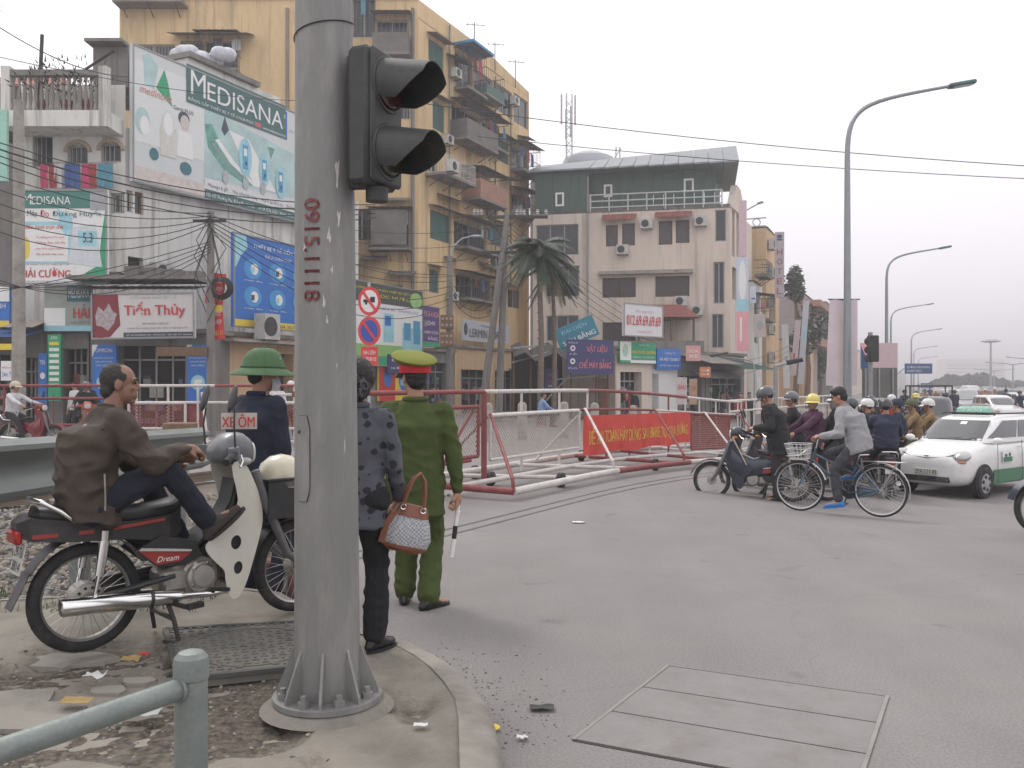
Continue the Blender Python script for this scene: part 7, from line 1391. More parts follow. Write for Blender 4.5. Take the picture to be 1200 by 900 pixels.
# ---- bicycle
def bicycle(label, loc, rz):
    t = thing('bicycle', label, 'bicycle', loc, rz); Z0 = V(0, 0, 0); r = .345; WB = 1.06; bl = paint('steel_blue', (.035, .075, .12)); B = lambda m, n, mt, p=None, **k: m.build(n, mt, p or t, off=Z0, **k)
    sil = M('silver_rim', (.5, .5, .5), .3, .8)
    wheel(t, 0, r, .017, .025, nsp=36, rim=sil); wheel(t, WB, r, .017, .02, nsp=36, rim=sil)
    m = MB(); m.tube([(.42, 0, .30), (.28, 0, .78)], .016, 8); m.tube([(.42, 0, .30), (.88, 0, .72)], .016, 8); m.tube([(.34, 0, .56), (.86, 0, .80)], .014, 8); m.tube([(.90, 0, .66), (.83, 0, .88)], .018, 8)
    for s_ in (-1, 1): m.tube([(.42, s_ * .03, .30), (0, s_ * .055, r)], .010, 6); m.tube([(.30, s_ * .02, .70), (0, s_ * .055, r)], .008, 6)
    B(m, 'frame', bl)
    for s_ in (-1, 1): B(MB().tube([(.90, s_ * .03, .70), (.95, s_ * .05, .60), (WB, s_ * .05, r)], .010, 6), 'fork_leg', bl)
    B(MB().tube([(.83, 0, .88), (.80, 0, 1.02)], .012, 8), 'stem', chrome); B(MB().tube([(.66, -.27, 1.0), (.76, -.24, 1.04), (.81, -.1, 1.03), (.80, 0, 1.01), (.81, .1, 1.03), (.76, .24, 1.04), (.66, .27, 1.0)], .011, 8), 'handlebar', chrome)
    for s_ in (-1, 1): B(MB().tube([(.73, s_ * .255, 1.03), (.64, s_ * .275, .995)], .017, 8), 'grip', rubber)
    B(MB().tube([(.28, 0, .76), (.25, 0, .87)], .012, 8), 'seat_post', chrome); m = MB(); m.ell((.20, 0, .89), (.12, .09, .035)); m.ell((.32, 0, .89), (.10, .035, .025)); B(m, 'saddle', brz)
    for x, y0 in ((0, 0), (WB, 1)):
        a0, a1 = (25, 200) if not y0 else (20, 165); B(MB().grid([[V(x + math.cos(R(a)) * (r + .025), y, r + math.sin(R(a)) * (r + .025)) for y in (-.03, 0, .03)] for a in range(a0, a1, 12)], .002), 'mudguard', sil)
    m = MB()
    for y in (-.06, 0, .06): m.tube([(.22, y * .6, .73), (-.30, y, .73)], .006, 5)
    for s_ in (-1, 1): m.tube([(-.22, s_ * .06, .73), (0, s_ * .06, r)], .006, 5)
    for x in (-.28, -.15, 0): m.tube([(x, -.06, .73), (x, .06, .73)], .005, 5)
    B(m, 'rear_rack', sil); m = MB()
    for k in range(9):
        for z0_, z1_ in ((.72, .93),): u = -.16 + .04 * k; m.tube([(.95 + .05 * 0, u * .75, z0_), (.93, u, z1_)], .003, 3); m.tube([(1.16, u * .75, z0_), (1.22, u, z1_)], .003, 3)
    for k in range(6): q = k / 5; m.tube([(.95 + .21 * q, -.12, .72), (.93 + .29 * q, -.16, .93)], .003, 3); m.tube([(.95 + .21 * q, .12, .72), (.93 + .29 * q, .16, .93)], .003, 3); m.tube([(.95 + .21 * q, -.12, .72), (.95 + .21 * q, .12, .72)], .003, 3)
    for z, e in ((.72, 0), (.79, .33), (.86, .66), (.93, 1)): m.tube([(.95 - .02 * e, -.12 - .04 * e, z), (1.16 + .06 * e, -.12 - .04 * e, z), (1.16 + .06 * e, .12 + .04 * e, z), (.95 - .02 * e, .12 + .04 * e, z)], .005, 4, closed=True)
    B(m, 'basket', M('basket_white', (.6, .6, .58), .5)); m = MB(); m.lathe([(.0, -.01), (.085, -.01), (.085, .01), (0, .01)], (.42, -.045, .30), 'y', 20); m.tube([(.42, -.06, .30), (.48, -.09, .14)], .01, 6); m.tube([(.42, .06, .30), (.36, .09, .46)], .01, 6); m.box((.49, -.13, .13), (.08, .08, .02)); m.box((.35, .13, .47), (.08, .08, .02)); B(m, 'crank', iron)
    m = MB(); m.prism([(.0, .29), (.42, .20), (.5, .25), (.5, .34), (.42, .40), (0, .38)], -.06, -.05, lambda u, v, w: (u, w, v)); B(m, 'chain_guard', bl)
    return t
# ---- car
def car(label, loc, rz, col, detail=False, H=1.5, L=3.5, group=None, glassm=None, green=None):
    t = thing('car', label, 'car', loc, rz, group); Z0 = V(0, 0, 0); B = lambda m, n, mt, p=None, **k: m.build(n, mt, p or t, off=Z0, **k); k_ = H / 1.5; gm_ = glassm or M('car_glass', (.045, .05, .055), .08, var=.1, spec=.8, coat=.5)
    # lower body: x forward, front at +; sections (x, zlow, ztop, halfwidth)
    S_ = [(1.745, .42, .60, .40), (1.74, .34, .68, .54), (1.70, .27, .76, .64), (1.60, .22, .84, .70), (1.42, .20, .92, .735), (1.2, .20, .985, .745), (.95, .20, 1.03, .75), (.5, .20, 1.05, .755), (-.4, .20, 1.06, .755), (-1.2, .22, 1.06, .745), (-1.55, .26, 1.04, .71), (-1.70, .34, .98, .64), (-1.74, .45, .85, .5)]
    rings = []
    for x, z0, z1, w in S_:
        rg = []
        for i in range(28):
            a = 2 * math.pi * (i + .5) / 28; c, s_ = math.cos(a), math.sin(a); yy = w * math.copysign(abs(c) ** .42, c); zz = math.copysign(abs(s_) ** .55, s_)
            zc = z0 + (z1 - z0) * .46; rg.append(V(x * L / 3.5, yy * (1 - .05 * max(0, -zz)), zc + (zz * (z1 - zc) if zz > 0 else zz * (zc - z0))))
        rings.append(rg)
    B(MB().loft(rings), 'body', col)
    def rr(x0, x1, w, z, n=40):
        out = []
        for i in range(n):
            a = 2 * math.pi * (i + .5) / n; c, s_ = math.cos(a), math.sin(a); out.append(V((x0 + x1) / 2 + (x1 - x0) / 2 * math.copysign(abs(c) ** .35, c), w * math.copysign(abs(s_) ** .42, s_), z))
        return out
    lv = [(-1.66, 1.06, .70, .98), (-1.62, .98, .69, 1.05), (-1.50, .52, .615, 1.36), (-1.42, .36, .57, 1.44), (-1.25, .20, .48, 1.49), (-.9, .0, .3, H + .005)]
    if H > 1.55: lv = [(-1.68, 1.1, .72, .98), (-1.66, 1.04, .71, 1.05), (-1.60, .82, .68, 1.36), (-1.55, .72, .65, 1.44), (-1.45, .62, .58, 1.49), (-1.3, .5, .45, 1.5)]
    B(MB().loft([rr(x0 * L / 3.5, x1 * L / 3.5, w, z * (k_ if z > 1.1 else 1)) for x0, x1, w, z in lv]), 'roof', col)
    def lerp_l(z, e=.0):
        for a, b in zip(lv, lv[1:]):
            if a[3] <= z <= b[3]: q = (z - a[3]) / (b[3] - a[3]); return [a[i] + (b[i] - a[i]) * q for i in range(3)]
    def gp(z, side, f):      # point on the greenhouse: side 0 windscreen (f across), side +-1 flank (f along 0 rear..1 front)
        x0, x1, w = lerp_l(z); sc_ = L / 3.5
        if side == 0: c = math.cos(math.asin(min(1, abs(f) ** (1 / .42)))) if abs(f) < 1 else 0; return V(((x0 + x1) / 2 + (x1 - x0) / 2 * max(c, .0) ** .35) * sc_ + .006, f * w, z)
        X = -1 + 2 * f; return V(((x0 + x1) / 2 + (x1 - x0) / 2 * X) * sc_, side * (w * (math.sqrt(max(0, 1 - abs(X) ** (2 / .35))) ** .42) + .006), z)
    zs = [1.03 + (1.385 - 1.03) * k / 6 for k in range(7)]; mm = MB(); mm.grid([[gp(z, 0, -.84 + 1.68 * j / 14) for j in range(15)] for z in zs], .004); ws = B(mm, 'windscreen', gm_)
    for s_ in (-1, 1):
        for f0, f1 in ((.55, .93), (.30, .52), (.12, .27)): mm = MB(); mm.grid([[gp(z, s_, f0 + (min(f1, .93 - (z - 1.06) * .32) - f0) * j / 8) for j in range(9)] for z in [1.07 + .31 * k / 4 for k in range(5)]], .004); B(mm, 'side_window', gm_)
    R0 = .275
    for x in (1.13 * L / 3.5, -1.15 * L / 3.5):
        for s_ in (-1, 1):
            mm = MB(); mm.lathe([(0, 0), (R0 + .045, 0), (R0 + .045, .012), (0, .012)], (x, s_ * .755 - .006, R0 + .03), 'y', 28); B(mm, 'wheel_arch', black)
            mm = MB(); mm.lathe([(0, -.09), (R0 - .02, -.09), (R0, -.07), (R0, .07), (R0 - .02, .09), (R0 * .66, .09), (R0 * .64, .075), (0, .075)] if s_ > 0 else [(0, .09), (R0 - .02, .09), (R0, .07), (R0, -.07), (R0 - .02, -.09), (R0 * .66, -.09), (R0 * .64, -.075), (0, -.075)], (x, s_ * .70, R0), 'y', 32); w_ = B(mm, 'wheel', rubber)
            mm = MB(); mm.lathe([(0, s_ * .10), (R0 * .3, s_ * .10), (R0 * .62, s_ * .082), (R0 * .68, s_ * .085), (R0 * .68, s_ * .07)], (x, s_ * .70, R0), 'y', 32); hcp = B(mm, 'hubcap', M('hubcap_grey', (.42, .42, .43), .4, .6), w_)
            if detail:
                for k in range(6): a = k * 1.047 + .3; mm = MB(); mm.lathe([(0, s_ * .103), (.034, s_ * .100), (.034, s_ * .08)], (x + .115 * math.cos(a), s_ * .70, R0 + .115 * math.sin(a)), 'y', 10); B(mm, 'hub_hole', black, hcp)
    for s_ in (-1, 1):
        mm = MB(); mm.ell((1.56 * L / 3.5, s_ * .545, .76), (.165, .205, .10), Matrix.Rotation(s_ * -.45, 3, 'Z') @ Matrix.Rotation(.35, 3, 'Y')); h = B(mm, 'headlight', M('headlamp_clear', (.42, .42, .42), .12, .1, coat=1)); B(MB().ell((1.665 * L / 3.5, s_ * .55, .745), (.06, .05, .045)), 'bulb', chrome, h); B(MB().ell((1.63 * L / 3.5, s_ * .56, .672), (.08, .16, .035), Matrix.Rotation(s_ * -.45, 3, 'Z')), 'indicator', M('amber_clear', (.55, .22, .12), .2), h)
        mm = MB(); mm.ell((.82 * L / 3.5, s_ * .84, 1.03), (.06, .10, .065)); mm.beam((.78 * L / 3.5, s_ * .70, 1.0), (.82 * L / 3.5, s_ * .82, 1.0), .05, .03); B(mm, 'door_mirror', col); B(MB().ell((-1.60, s_ * .60, .85), (.1, .1, .16)), 'tail_light', M('red_lens', (.35, .02, .015), .3))
    mm = MB(); mm.box((1.748, 0, .47), (.03, .44, .105), bev=.005); pl_ = B(mm, 'number_plate', M('plate_white', (.55, .55, .50), .6, dirt=.3))
    mm = MB(); mm.box((1.722, 0, .345), (.05, .86, .115), bev=.01); gr = B(mm, 'grille', black)
    for k in range(4): B(MB().box((1.752, 0, .305 + .028 * k), (.012, .84, .008)), 'slat', chrome, gr)
    if detail:
        mm = MB(); write(mm, '29A-111.45', (-.2, .43, .2, .51), lambda u, v, w: (1.7645, u, v), 0); B(mm, 'lettering', black, pl_, ang=0, fixn=False)
        B(MB().tube([(1.665, -.50, .80), (1.70, -.3, .74), (1.722, 0, .715), (1.70, .3, .74), (1.665, .50, .80)], .008, 6), 'bonnet_gap', black); mm = MB(); mm.ell((1.735, 0, .76), (.012, .06, .018)); B(mm, 'badge', chrome)
        for s_ in (-1, 1): B(MB().ell((1.70, s_ * .5, .40), (.03, .05, .045)), 'fog_lamp', chrome)
        mm = MB(); mm.tube([(1.17, -.28, 1.035), (1.15, .0, 1.055), (1.10, .32, 1.075)], .009, 5); mm.tube([(1.15, .22, 1.04), (1.14, .42, 1.05), (1.06, .56, 1.075)], .009, 5); B(mm, 'wiper', black)
        for s_ in (-1, 1):
            mm = MB()
            for x in (.66, -.28): mm.tube([(x, s_ * .764, .26), (x, s_ * .77, .7), (x - .01, s_ * .752, 1.02)], .005, 4)
            mm.tube([(.66, s_ * .764, .26), (-1.0, s_ * .764, .26)], .005, 4); B(mm, 'door_gap', black)
            mm = MB(); mm.grid([[V(x, s_ * (.762 + .004 - .025 * max(0, (.4 - z)) * 2), z) for x in (-.70, -.2, .3, .66, .80)] for z in (.24, .33, .43, .50)], .003); B(mm, 'green_panel', green)
            mm = MB(); mm.grid([[V(x, s_ * .776, z) for x in (.12, .50)] for z in (.62, .84)], .004); d_ = B(mm, 'door_decal', white, ang=0); mm = MB(); mm.grid([[V(x, s_ * .7815, z) for x in (.14, .48)] for z in (.63, .72)], .002); mm.ell((.24, s_ * .782, .76), (.05, .003, .04), nu=10, nv=6); mm.ell((.38, s_ * .782, .75), (.06, .003, .03), nu=10, nv=6); B(mm, 'print', green, d_, ang=0)
            B(MB().tube([(.25, s_ * .50, H + .01), (.2, s_ * .5, H + .035), (-1.1, s_ * .46, H + .03), (-1.15, s_ * .46, H)], .014, 6), 'roof_rail', iron); B(MB().beam((-.1, s_ * .775, .90), (-.24, s_ * .775, .90), .02, .03, bev=.005), 'door_handle', col)
        mm = MB(); mm.box((.02, 0, H + .03), (.30, .72, .05), bev=.01); B(mm, 'sign_base', black); mm = MB(); mm.loft([rr(-.08, .12, .32, H + .055, 20), rr(-.06, .10, .30, H + .13, 20), rr(-.03, .07, .25, H + .16, 20)]); ts = B(mm, 'taxi_sign', M('taxi_sign_green', (.22, .50, .38), .4))
        mm = MB(); write(mm, 'TAXI', (-.2, H + .065, .2, H + .125), lambda u, v, w: (.135 - (v - H) * .18, u, v), 0); B(mm, 'lettering', white, ts, ang=0, fixn=False)
        mm = MB(); mm.grid([[gp(z, 0, .05 + .2 * j / 2) + V(.006, 0, 0) for j in range(3)] for z in (1.31, 1.36)]); B(mm, 'windscreen_sticker', white, ws)
        mm = MB(); mm.ell((.45, .38, 1.08), (.10, .10, .12)); mm.ell((.35, .38, .85), (.1, .2, .25)); B(mm, 'front_seat', black)
    return t
# ------------------------------------------------------------------ people: one fused body surface each, clothes fitted over it
def fuse(mb, vox, smooth=3, fold=0, fs=9., seed=0):
    me = bpy.data.meshes.new('f'); me.from_pydata(mb.v, [], mb.f); o = bpy.data.objects.new('f', me); S.collection.objects.link(o)
    import bmesh; b = bmesh.new(); b.from_mesh(me); bmesh.ops.recalc_face_normals(b, faces=b.faces); b.to_mesh(me); b.free()
    r = o.modifiers.new('r', 'REMESH'); r.mode = 'VOXEL'; r.voxel_size = vox; r.use_smooth_shade = True
    s = o.modifiers.new('s', 'SMOOTH'); s.factor = .5; s.iterations = smooth
    dg = bpy.context.evaluated_depsgraph_get(); out = bpy.data.meshes.new_from_object(o.evaluated_get(dg)); bpy.data.objects.remove(o); bpy.data.meshes.remove(me)
    if fold:
        k = len(out.vertices); C = [0.] * (3 * k); N = [0.] * (3 * k); out.vertices.foreach_get('co', C); out.vertex_normals.foreach_get('vector', N)
        for i in range(0, 3 * k, 3):
            x, y, z = C[i:i + 3]; q = noise.noise((x * fs + seed, y * fs, z * fs * 1.7 + x * 3)); q2 = noise.noise((x * fs * 2.6, y * fs * 2.6 + seed, z * fs * 3))
            d = (.45 - min(1, abs(q) * 2.2)) * fold + q2 * fold * .4; C[i] += N[i] * d; C[i + 1] += N[i + 1] * d; C[i + 2] += N[i + 2] * d
        out.vertices.foreach_set('co', C)
    out.polygons.foreach_set('use_smooth', [True] * len(out.polygons)); out.update(); return out
def ik(a, b, l1, l2, hint):
    d = b - a; L = min(d.length, l1 + l2 - .004); d.normalize(); b = a + d * L; x = (l1 * l1 - l2 * l2 + L * L) / (2 * L); h = math.sqrt(max(0, l1 * l1 - x * x)); hp = hint - d * hint.dot(d)
    return a + d * x + hp.normalized() * h, b
skin = M('skin', (.36, .20, .13), .55, var=.08, vs=20); skin2 = M('skin_tan', (.25, .135, .09), .55, var=.1, vs=20); hairm = M('hair_black', (.012, .011, .011), .55, var=.3, vs=60, bump=.5, bs=120)
cloth = lambda n, c, **k: M('cloth_' + n, c, .9, var=k.pop('var', .12), vs=k.pop('vs', 12), bump=.25, bs=160, **k)
def hand(m, w, d, n, side, curl, s=1.):
    """palm at wrist w, direction d, palm normal n; five fingers closing by curl"""
    d = d.normalized(); n = (n - d * n.dot(d)).normalized(); x = d.cross(n) * side
    m.cap(w, w + d * .05 * s, .024 * s, .03 * s); 
    for k in (-.6, 0, .6): m.cap(w + d * .025 * s + x * k * .02 * s, w + d * .082 * s + x * k * .038 * s, .017 * s, .0145 * s)
    for k in range(4):
        b = w + d * .088 * s + x * (-.033 + .022 * k) * s; L = (.040, .046, .043, .034)[3 - k] * s; a = curl * (1.35 + .1 * k); f = d
        for j in range(3):
            an = a * (.6 + .4 * j) if curl > .5 else a * .6; f2 = (f * math.cos(an) + n * math.sin(an)).normalized(); n = (n * math.cos(an) - f * math.sin(an)).normalized() if False else n
            f = f2 if j == 0 else (d * math.cos(an * (j + .6)) + n * math.sin(an * (j + .6))).normalized()
            e = b + f * L * (1, .72, .6)[j]; m.cap(b, e, (.0105, .0095, .009)[j] * s, (.0098, .009, .008)[j] * s, 8); b = e
    th = w + d * .022 * s - x * .028 * s; t1 = th + (d * .7 - x * .6 + n * .35).normalized() * .04 * s; m.cap(th, t1, .015 * s, .0125 * s); m.cap(t1, t1 + (d * .75 + n * (.2 + .7 * curl) + x * .45 * curl).normalized() * .034 * s, .0122 * s, .0095 * s)
def person(label, loc, rz, P, group=None):
    """P: pelvis, lean(fwd rad), side, twist, head(yaw,pitch), hL,hR hand targets, fL,fR ankle targets, kL,kR knee hints, eL,eR elbow hints, look dict"""
    t = thing('person', label, 'person', loc, rz, group); Z0 = V(0, 0, 0); g = P.get; s = g('s', 1.); vox = g('vox', .011)
    def A(me, n, mt, p=None): return put(n, me, p or t, mats=[mt])
    pel = V(*P['pel']); lean, sd, tw = g('lean', 0), g('side', 0), g('twist', 0); hun = g('hunch', 0)
    up = V(math.sin(sd), math.sin(lean), math.cos(lean)).normalized(); ryaw = V(math.cos(tw), math.sin(tw), 0); R_h = V(1, 0, 0); fw = up.cross(ryaw) * -1; fw = V(-math.sin(tw), math.cos(tw), 0); fw = (fw - up * fw.dot(up)).normalized(); rt = fw.cross(up)
    waist = pel + up * .17 * s - fw * hun * .25; chest = pel + up * .34 * s - fw * hun * .35; nb = pel + up * .50 * s + fw * hun * .3
    sh = {k: nb - up * .065 * s + rt * k * (g('shw', .175)) * s for k in (-1, 1)}; hip = {k: pel + R_h * k * .09 * s - V(0, 0, .03) for k in (-1, 1)}
    el, wr, kn, an = {}, {}, {}, {}
    for k, c in ((-1, 'L'), (1, 'R')):
        el[k], wr[k] = ik(sh[k], V(*P['h' + c]), .285 * s, .25 * s, V(*g('e' + c, (k * .3, -.6, -.6)))); kn[k], an[k] = ik(hip[k], V(*P['f' + c]), .43 * s, .41 * s, V(*g('k' + c, (0, 1, .1))))
    yaw, pit = P.get('head', (0, 0)); hf = V(-math.sin(yaw + tw), math.cos(yaw + tw), 0) * math.cos(pit) + V(0, 0, math.sin(pit)); hr_ = hf.cross(V(0, 0, 1)).normalized(); hu = hr_.cross(hf); hc = nb + (up * .5 + V(0, 0, 1) * .5).normalized() * .155 * s + hf * .025 * s
    HM = Matrix((hr_, hf, hu)).transposed(); H = lambda x, y, z: hc + HM @ V(x, y, z) * s; q = s
    look = P['look']; sk = look.get('skin', skin); m = MB()
    m.ell(H(0, -.012, .032), (.073 * q, .092 * q, .083 * q), HM, 16, 12); m.ell(H(0, .028, -.038), (.058 * q, .062 * q, .074 * q), HM, 14, 10); m.ell(H(0, .060, -.096), (.026 * q, .022 * q, .018 * q), HM)
    m.cap(H(0, .084, .010), H(0, .099, -.022), .009 * q, .0125 * q); m.ell(H(0, .090, -.027), (.018 * q, .012 * q, .010 * q), HM); m.cap(H(-.032, .078, .024), H(.032, .078, .024), .012 * q)
    for k in (-1, 1):
        m.ell(H(k * .042, .064, -.020), (.018 * q, .018 * q, .016 * q), HM); m.ell(H(k * .074, -.006, -.008), (.011 * q, .020 * q, .032 * q), HM @ Matrix.Rotation(k * .25, 3, 'Z'))
    m.cap(H(-.018, .084, -.058), H(.018, .084, -.058), .0085 * q); m.cap(H(-.015, .083, -.072), H(.015, .083, -.072), .009 * q)
    m.cap(nb - up * .03 * s, hc + hu * -.06 * s - hf * .02 * s, .056 * s, .052 * s); m.cap(pel, chest, .09 * s, .085 * s); m.cap(sh[-1], sh[1], .05 * s)
    for k in (-1, 1):
        m.cap(chest, sh[k], .05 * s, .04 * s); m.cap(sh[k], el[k], .042 * s, .034 * s); m.cap(el[k], wr[k], .034 * s, .024 * s); m.cap(pel, hip[k], .08 * s); m.cap(hip[k], kn[k], .07 * s, .05 * s); m.cap(kn[k], an[k], .05 * s, .034 * s)
        ft = V(*g('t' + ('L' if k < 0 else 'R'), (0, 1, -.05))).normalized(); m.cap(an[k] - V(0, 0, .03), an[k] + ft * .15 * s - V(0, 0, .055), .036 * s, .026 * s)
        hd = V(*g('d' + ('L' if k < 0 else 'R'), tuple(wr[k] - el[k]))); hn = V(*g('n' + ('L' if k < 0 else 'R'), (-k, .2, 0))); hand(m, wr[k], hd, hn, k, g('c' + ('L' if k < 0 else 'R'), g('curl', .35)), s * 1.04)
    A(fuse(m, g('bvox', .0085), 2), 'body', sk)
    eyem = M('eye_dark', (.02, .015, .012), .25)
    if vox < .02:
        for k in (-1, 1): MB().ell(H(k * .031, .082, .006), (.011 * q, .007 * q, .006 * q), HM, 8, 6).build('eye', eyem, t, off=Z0)
        if g('brow', 1): 
            for k in (-1, 1): MB().tube([H(k * .016, .096, .026), H(k * .034, .092, .031), H(k * .05, .078, .026)], .0042 * q, 5).build('eyebrow', hairm, t, off=Z0)
    # trousers
    tr = look['trousers']; m = MB(); fl = look.get('flare', 1.0)
    m.cap(pel + V(0, 0, .04), pel - V(0, 0, .02), .135 * s, .13 * s); m.cap(hip[-1], hip[1], .115 * s)
    for k in (-1, 1): m.cap(hip[k], kn[k], .098 * s, .072 * s * fl); m.cap(kn[k], an[k] + (kn[k] - an[k]).normalized() * .02, .070 * s * fl, .062 * s * fl * look.get('hem', 1))
    A(fuse(m, vox, 3, .009, 7, 3), 'trousers', tr)
    # shoes
    for k, c in ((-1, 'L'), (1, 'R')):
        if look.get('shoes') is None: continue
        ft = V(*g('t' + c, (0, 1, -.05))).normalized(); dn = -(V(0, 0, 1) - ft * ft.z).normalized(); a = an[k] + dn * .06 * s; m = MB()
        m.cap(a - ft * .05 * s, a + ft * .17 * s, .030 * s, .026 * s); m.cap(a - ft * .03 * s - dn * .012, a + ft * .14 * s, .040 * s, .034 * s)
        if not look.get('sandal'): m.cap(a - ft * .02 * s - dn * .03, an[k] + (kn[k] - an[k]).normalized() * .03, .042 * s, .044 * s); m.cap(a + ft * .02 * s - dn * .03, a + ft * .1 * s - dn * .008, .040 * s, .034 * s)
        sh_ = A(fuse(m, max(.007, vox * .8), 2), 'shoe', look['shoes']); m = MB(); sx = ft.cross(dn) 
        o_ = [a + ft * .075 * s + ft * .14 * s * math.cos(i * .3927) + sx * .05 * s * math.sin(i * .3927) for i in range(16)]; m.loft([[p + dn * .018 * s for p in o_], [p + dn * .034 * s for p in o_]]); m.build('sole', look.get('sole', black), sh_, off=Z0)
    # jacket
    jk = look['jacket']; jl = look.get('jlen', .10); w = look.get('bulk', 1.); m = MB(); rings = []
    bot = pel - (V(0, 0, 1) if g('seated') is None else up) * jl * s + (fw * .02 if g('seated') else V(0, 0, 0))
    for c, wx, wy in ((bot, .185, .135), (pel, .182, .138), (waist, .172, .128), (chest, .190, .138), (nb - up * .09 * s, .182, .112), (nb - up * .025 * s, .115, .085), (nb + up * .015 * s, .070, .068)):
        rings.append([c + rt * wx * w * s * math.cos(i * .314) + fw * wy * w * s * math.sin(i * .314) for i in range(20)])
    m.loft(rings)
    for k in (-1, 1):
        m.cap(sh[k] - rt * k * .05, sh[k] - up * .01, .070 * s * w, .068 * s * w); m.cap(sh[k], el[k], .066 * s * w, .055 * s * w); m.cap(el[k], wr[k] + (el[k] - wr[k]).normalized() * .015, .056 * s * w, .040 * s * w)
    jo = A(fuse(m, vox, 3, look.get('fold', .011), 5.5, 11), 'jacket', jk)
    if look.get('collar'): m = MB(); m.tube([nb + up * (.02) + (rt * math.cos(a) * .072 + fw * math.sin(a) * .072) * s for a in [-1.2 + math.pi + .28 * i for i in range(16)]], .018 * s, 8); m.build('collar', look['collar'], jo, off=Z0)
    hm_ = MB(); hs = look.get('hair', 'short'); 
    if hs == 'short': hm_.ell(H(0, -.022, .042), (.081 * q, .096 * q, .088 * q), HM, 16, 12); hm_.ell(H(0, -.05, -.01), (.070 * q, .062 * q, .07 * q), HM); hm_.ell(H(0, .035, .085), (.065 * q, .055 * q, .035 * q), HM); cut = None
    if hs == 'under': hm_.ell(H(0, -.035, .02), (.0775 * q, .082 * q, .068 * q), HM, 16, 12); hm_.ell(H(0, -.05, -.02), (.068 * q, .058 * q, .06 * q), HM)
    if hs == 'thick': hm_.ell(H(0, -.018, .052), (.084 * q, .098 * q, .089 * q), HM, 16, 12); hm_.ell(H(0, -.055, -.01), (.073 * q, .06 * q, .07 * q), HM); hm_.ell(H(0, .045, .082), (.066 * q, .048 * q, .038 * q), HM)
    if hs == 'balding': hm_.ell(H(0, -.024, .035), (.0775 * q, .084 * q, .0855 * q), HM, 16, 12); hm_.ell(H(0, -.06, -.03), (.062 * q, .046 * q, .055 * q), HM); [hm_.ell(H(k * .046, .006, .038), (.030 * q, .040 * q, .036 * q), HM) for k in (-1, 1)]
    if hs == 'bun': hm_.ell(H(0, -.03, .035), (.112 * q, .115 * q, .118 * q), HM, 16, 12); hm_.ell(H(0, -.085, -.03), (.090 * q, .075 * q, .09 * q), HM)
    if hm_.v: A(fuse(hm_, max(.007, vox * .7), 3, .004, 45, 2), 'hair', look.get('hairmat', hairm))
    return t, dict(H=H, HM=HM, wr=wr, el=el, sh=sh, nb=nb, rt=rt, fw=fw, up=up, hc=hc, s=s, pel=pel, kn=kn, an=an)
def helmet(t, r, mat, stripe=None, brim=True, full=False):
    H, HM, s = r['H'], r['HM'], r['s']; m = MB(); G = []
    for i in range(9):
        a = math.pi / 2 * i / 8 * 1.12; G.append([H(.112 * math.sin(a) * math.cos(b), -.012 + .132 * math.sin(a) * math.sin(b), .035 + .110 * math.cos(a) - (.03 if math.sin(b) < -.2 and i == 8 else 0)) for b in [j * .2618 for j in range(25)]])
    h = MB().grid(G, .006).build('helmet', mat, t, off=V(0, 0, 0))
    if brim: MB().grid([[H(.100 * math.sin(b) * (1 + .25 * k), .118 * math.cos(b) * (1 + .34 * k) - .012, .035 - .02 * k) for b in [-1 + .2 * j for j in range(11)]] for k in range(3)], .004).build('peak', mat if stripe is None else stripe, h, off=V(0, 0, 0))
    if stripe:
        for x in (-.03, .03): MB().grid([[H(x + dx, .135 * math.sin(a) - .012, .037 + .113 * math.cos(a)) for dx in (-.012, .012)] for a in [-1.4 + .2 * j for j in range(15)]], .002).build('stripe', stripe, h, off=V(0, 0, 0))
    m = MB(); m.tube([H(.085, .0, .0), H(.066, .02, -.06), H(0, .05, -.118), H(-.066, .02, -.06), H(-.085, .0, .0)], .006, 5); m.build('strap', black, h, off=V(0, 0, 0)); return h
def facemask(t, r, mat):
    H = r['H']; MB().grid([[H(.066 * math.sin(b) * (1 - .25 * abs(k - 2) / 2), .035 + .078 * math.cos(b) * (1 - .10 * abs(k - 2)), -.015 - .025 * k) for b in [-1.35 + .27 * j for j in range(11)]] for k in range(5)], .004).build('face_mask', mat, t, off=V(0, 0, 0))
PV = PZ + .004
def W2L(t, w): a = -t[1]; q = Vector(w) - Vector(t[0]); return (q.x * math.cos(a) - q.y * math.sin(a), q.x * math.sin(a) + q.y * math.cos(a), q.z)
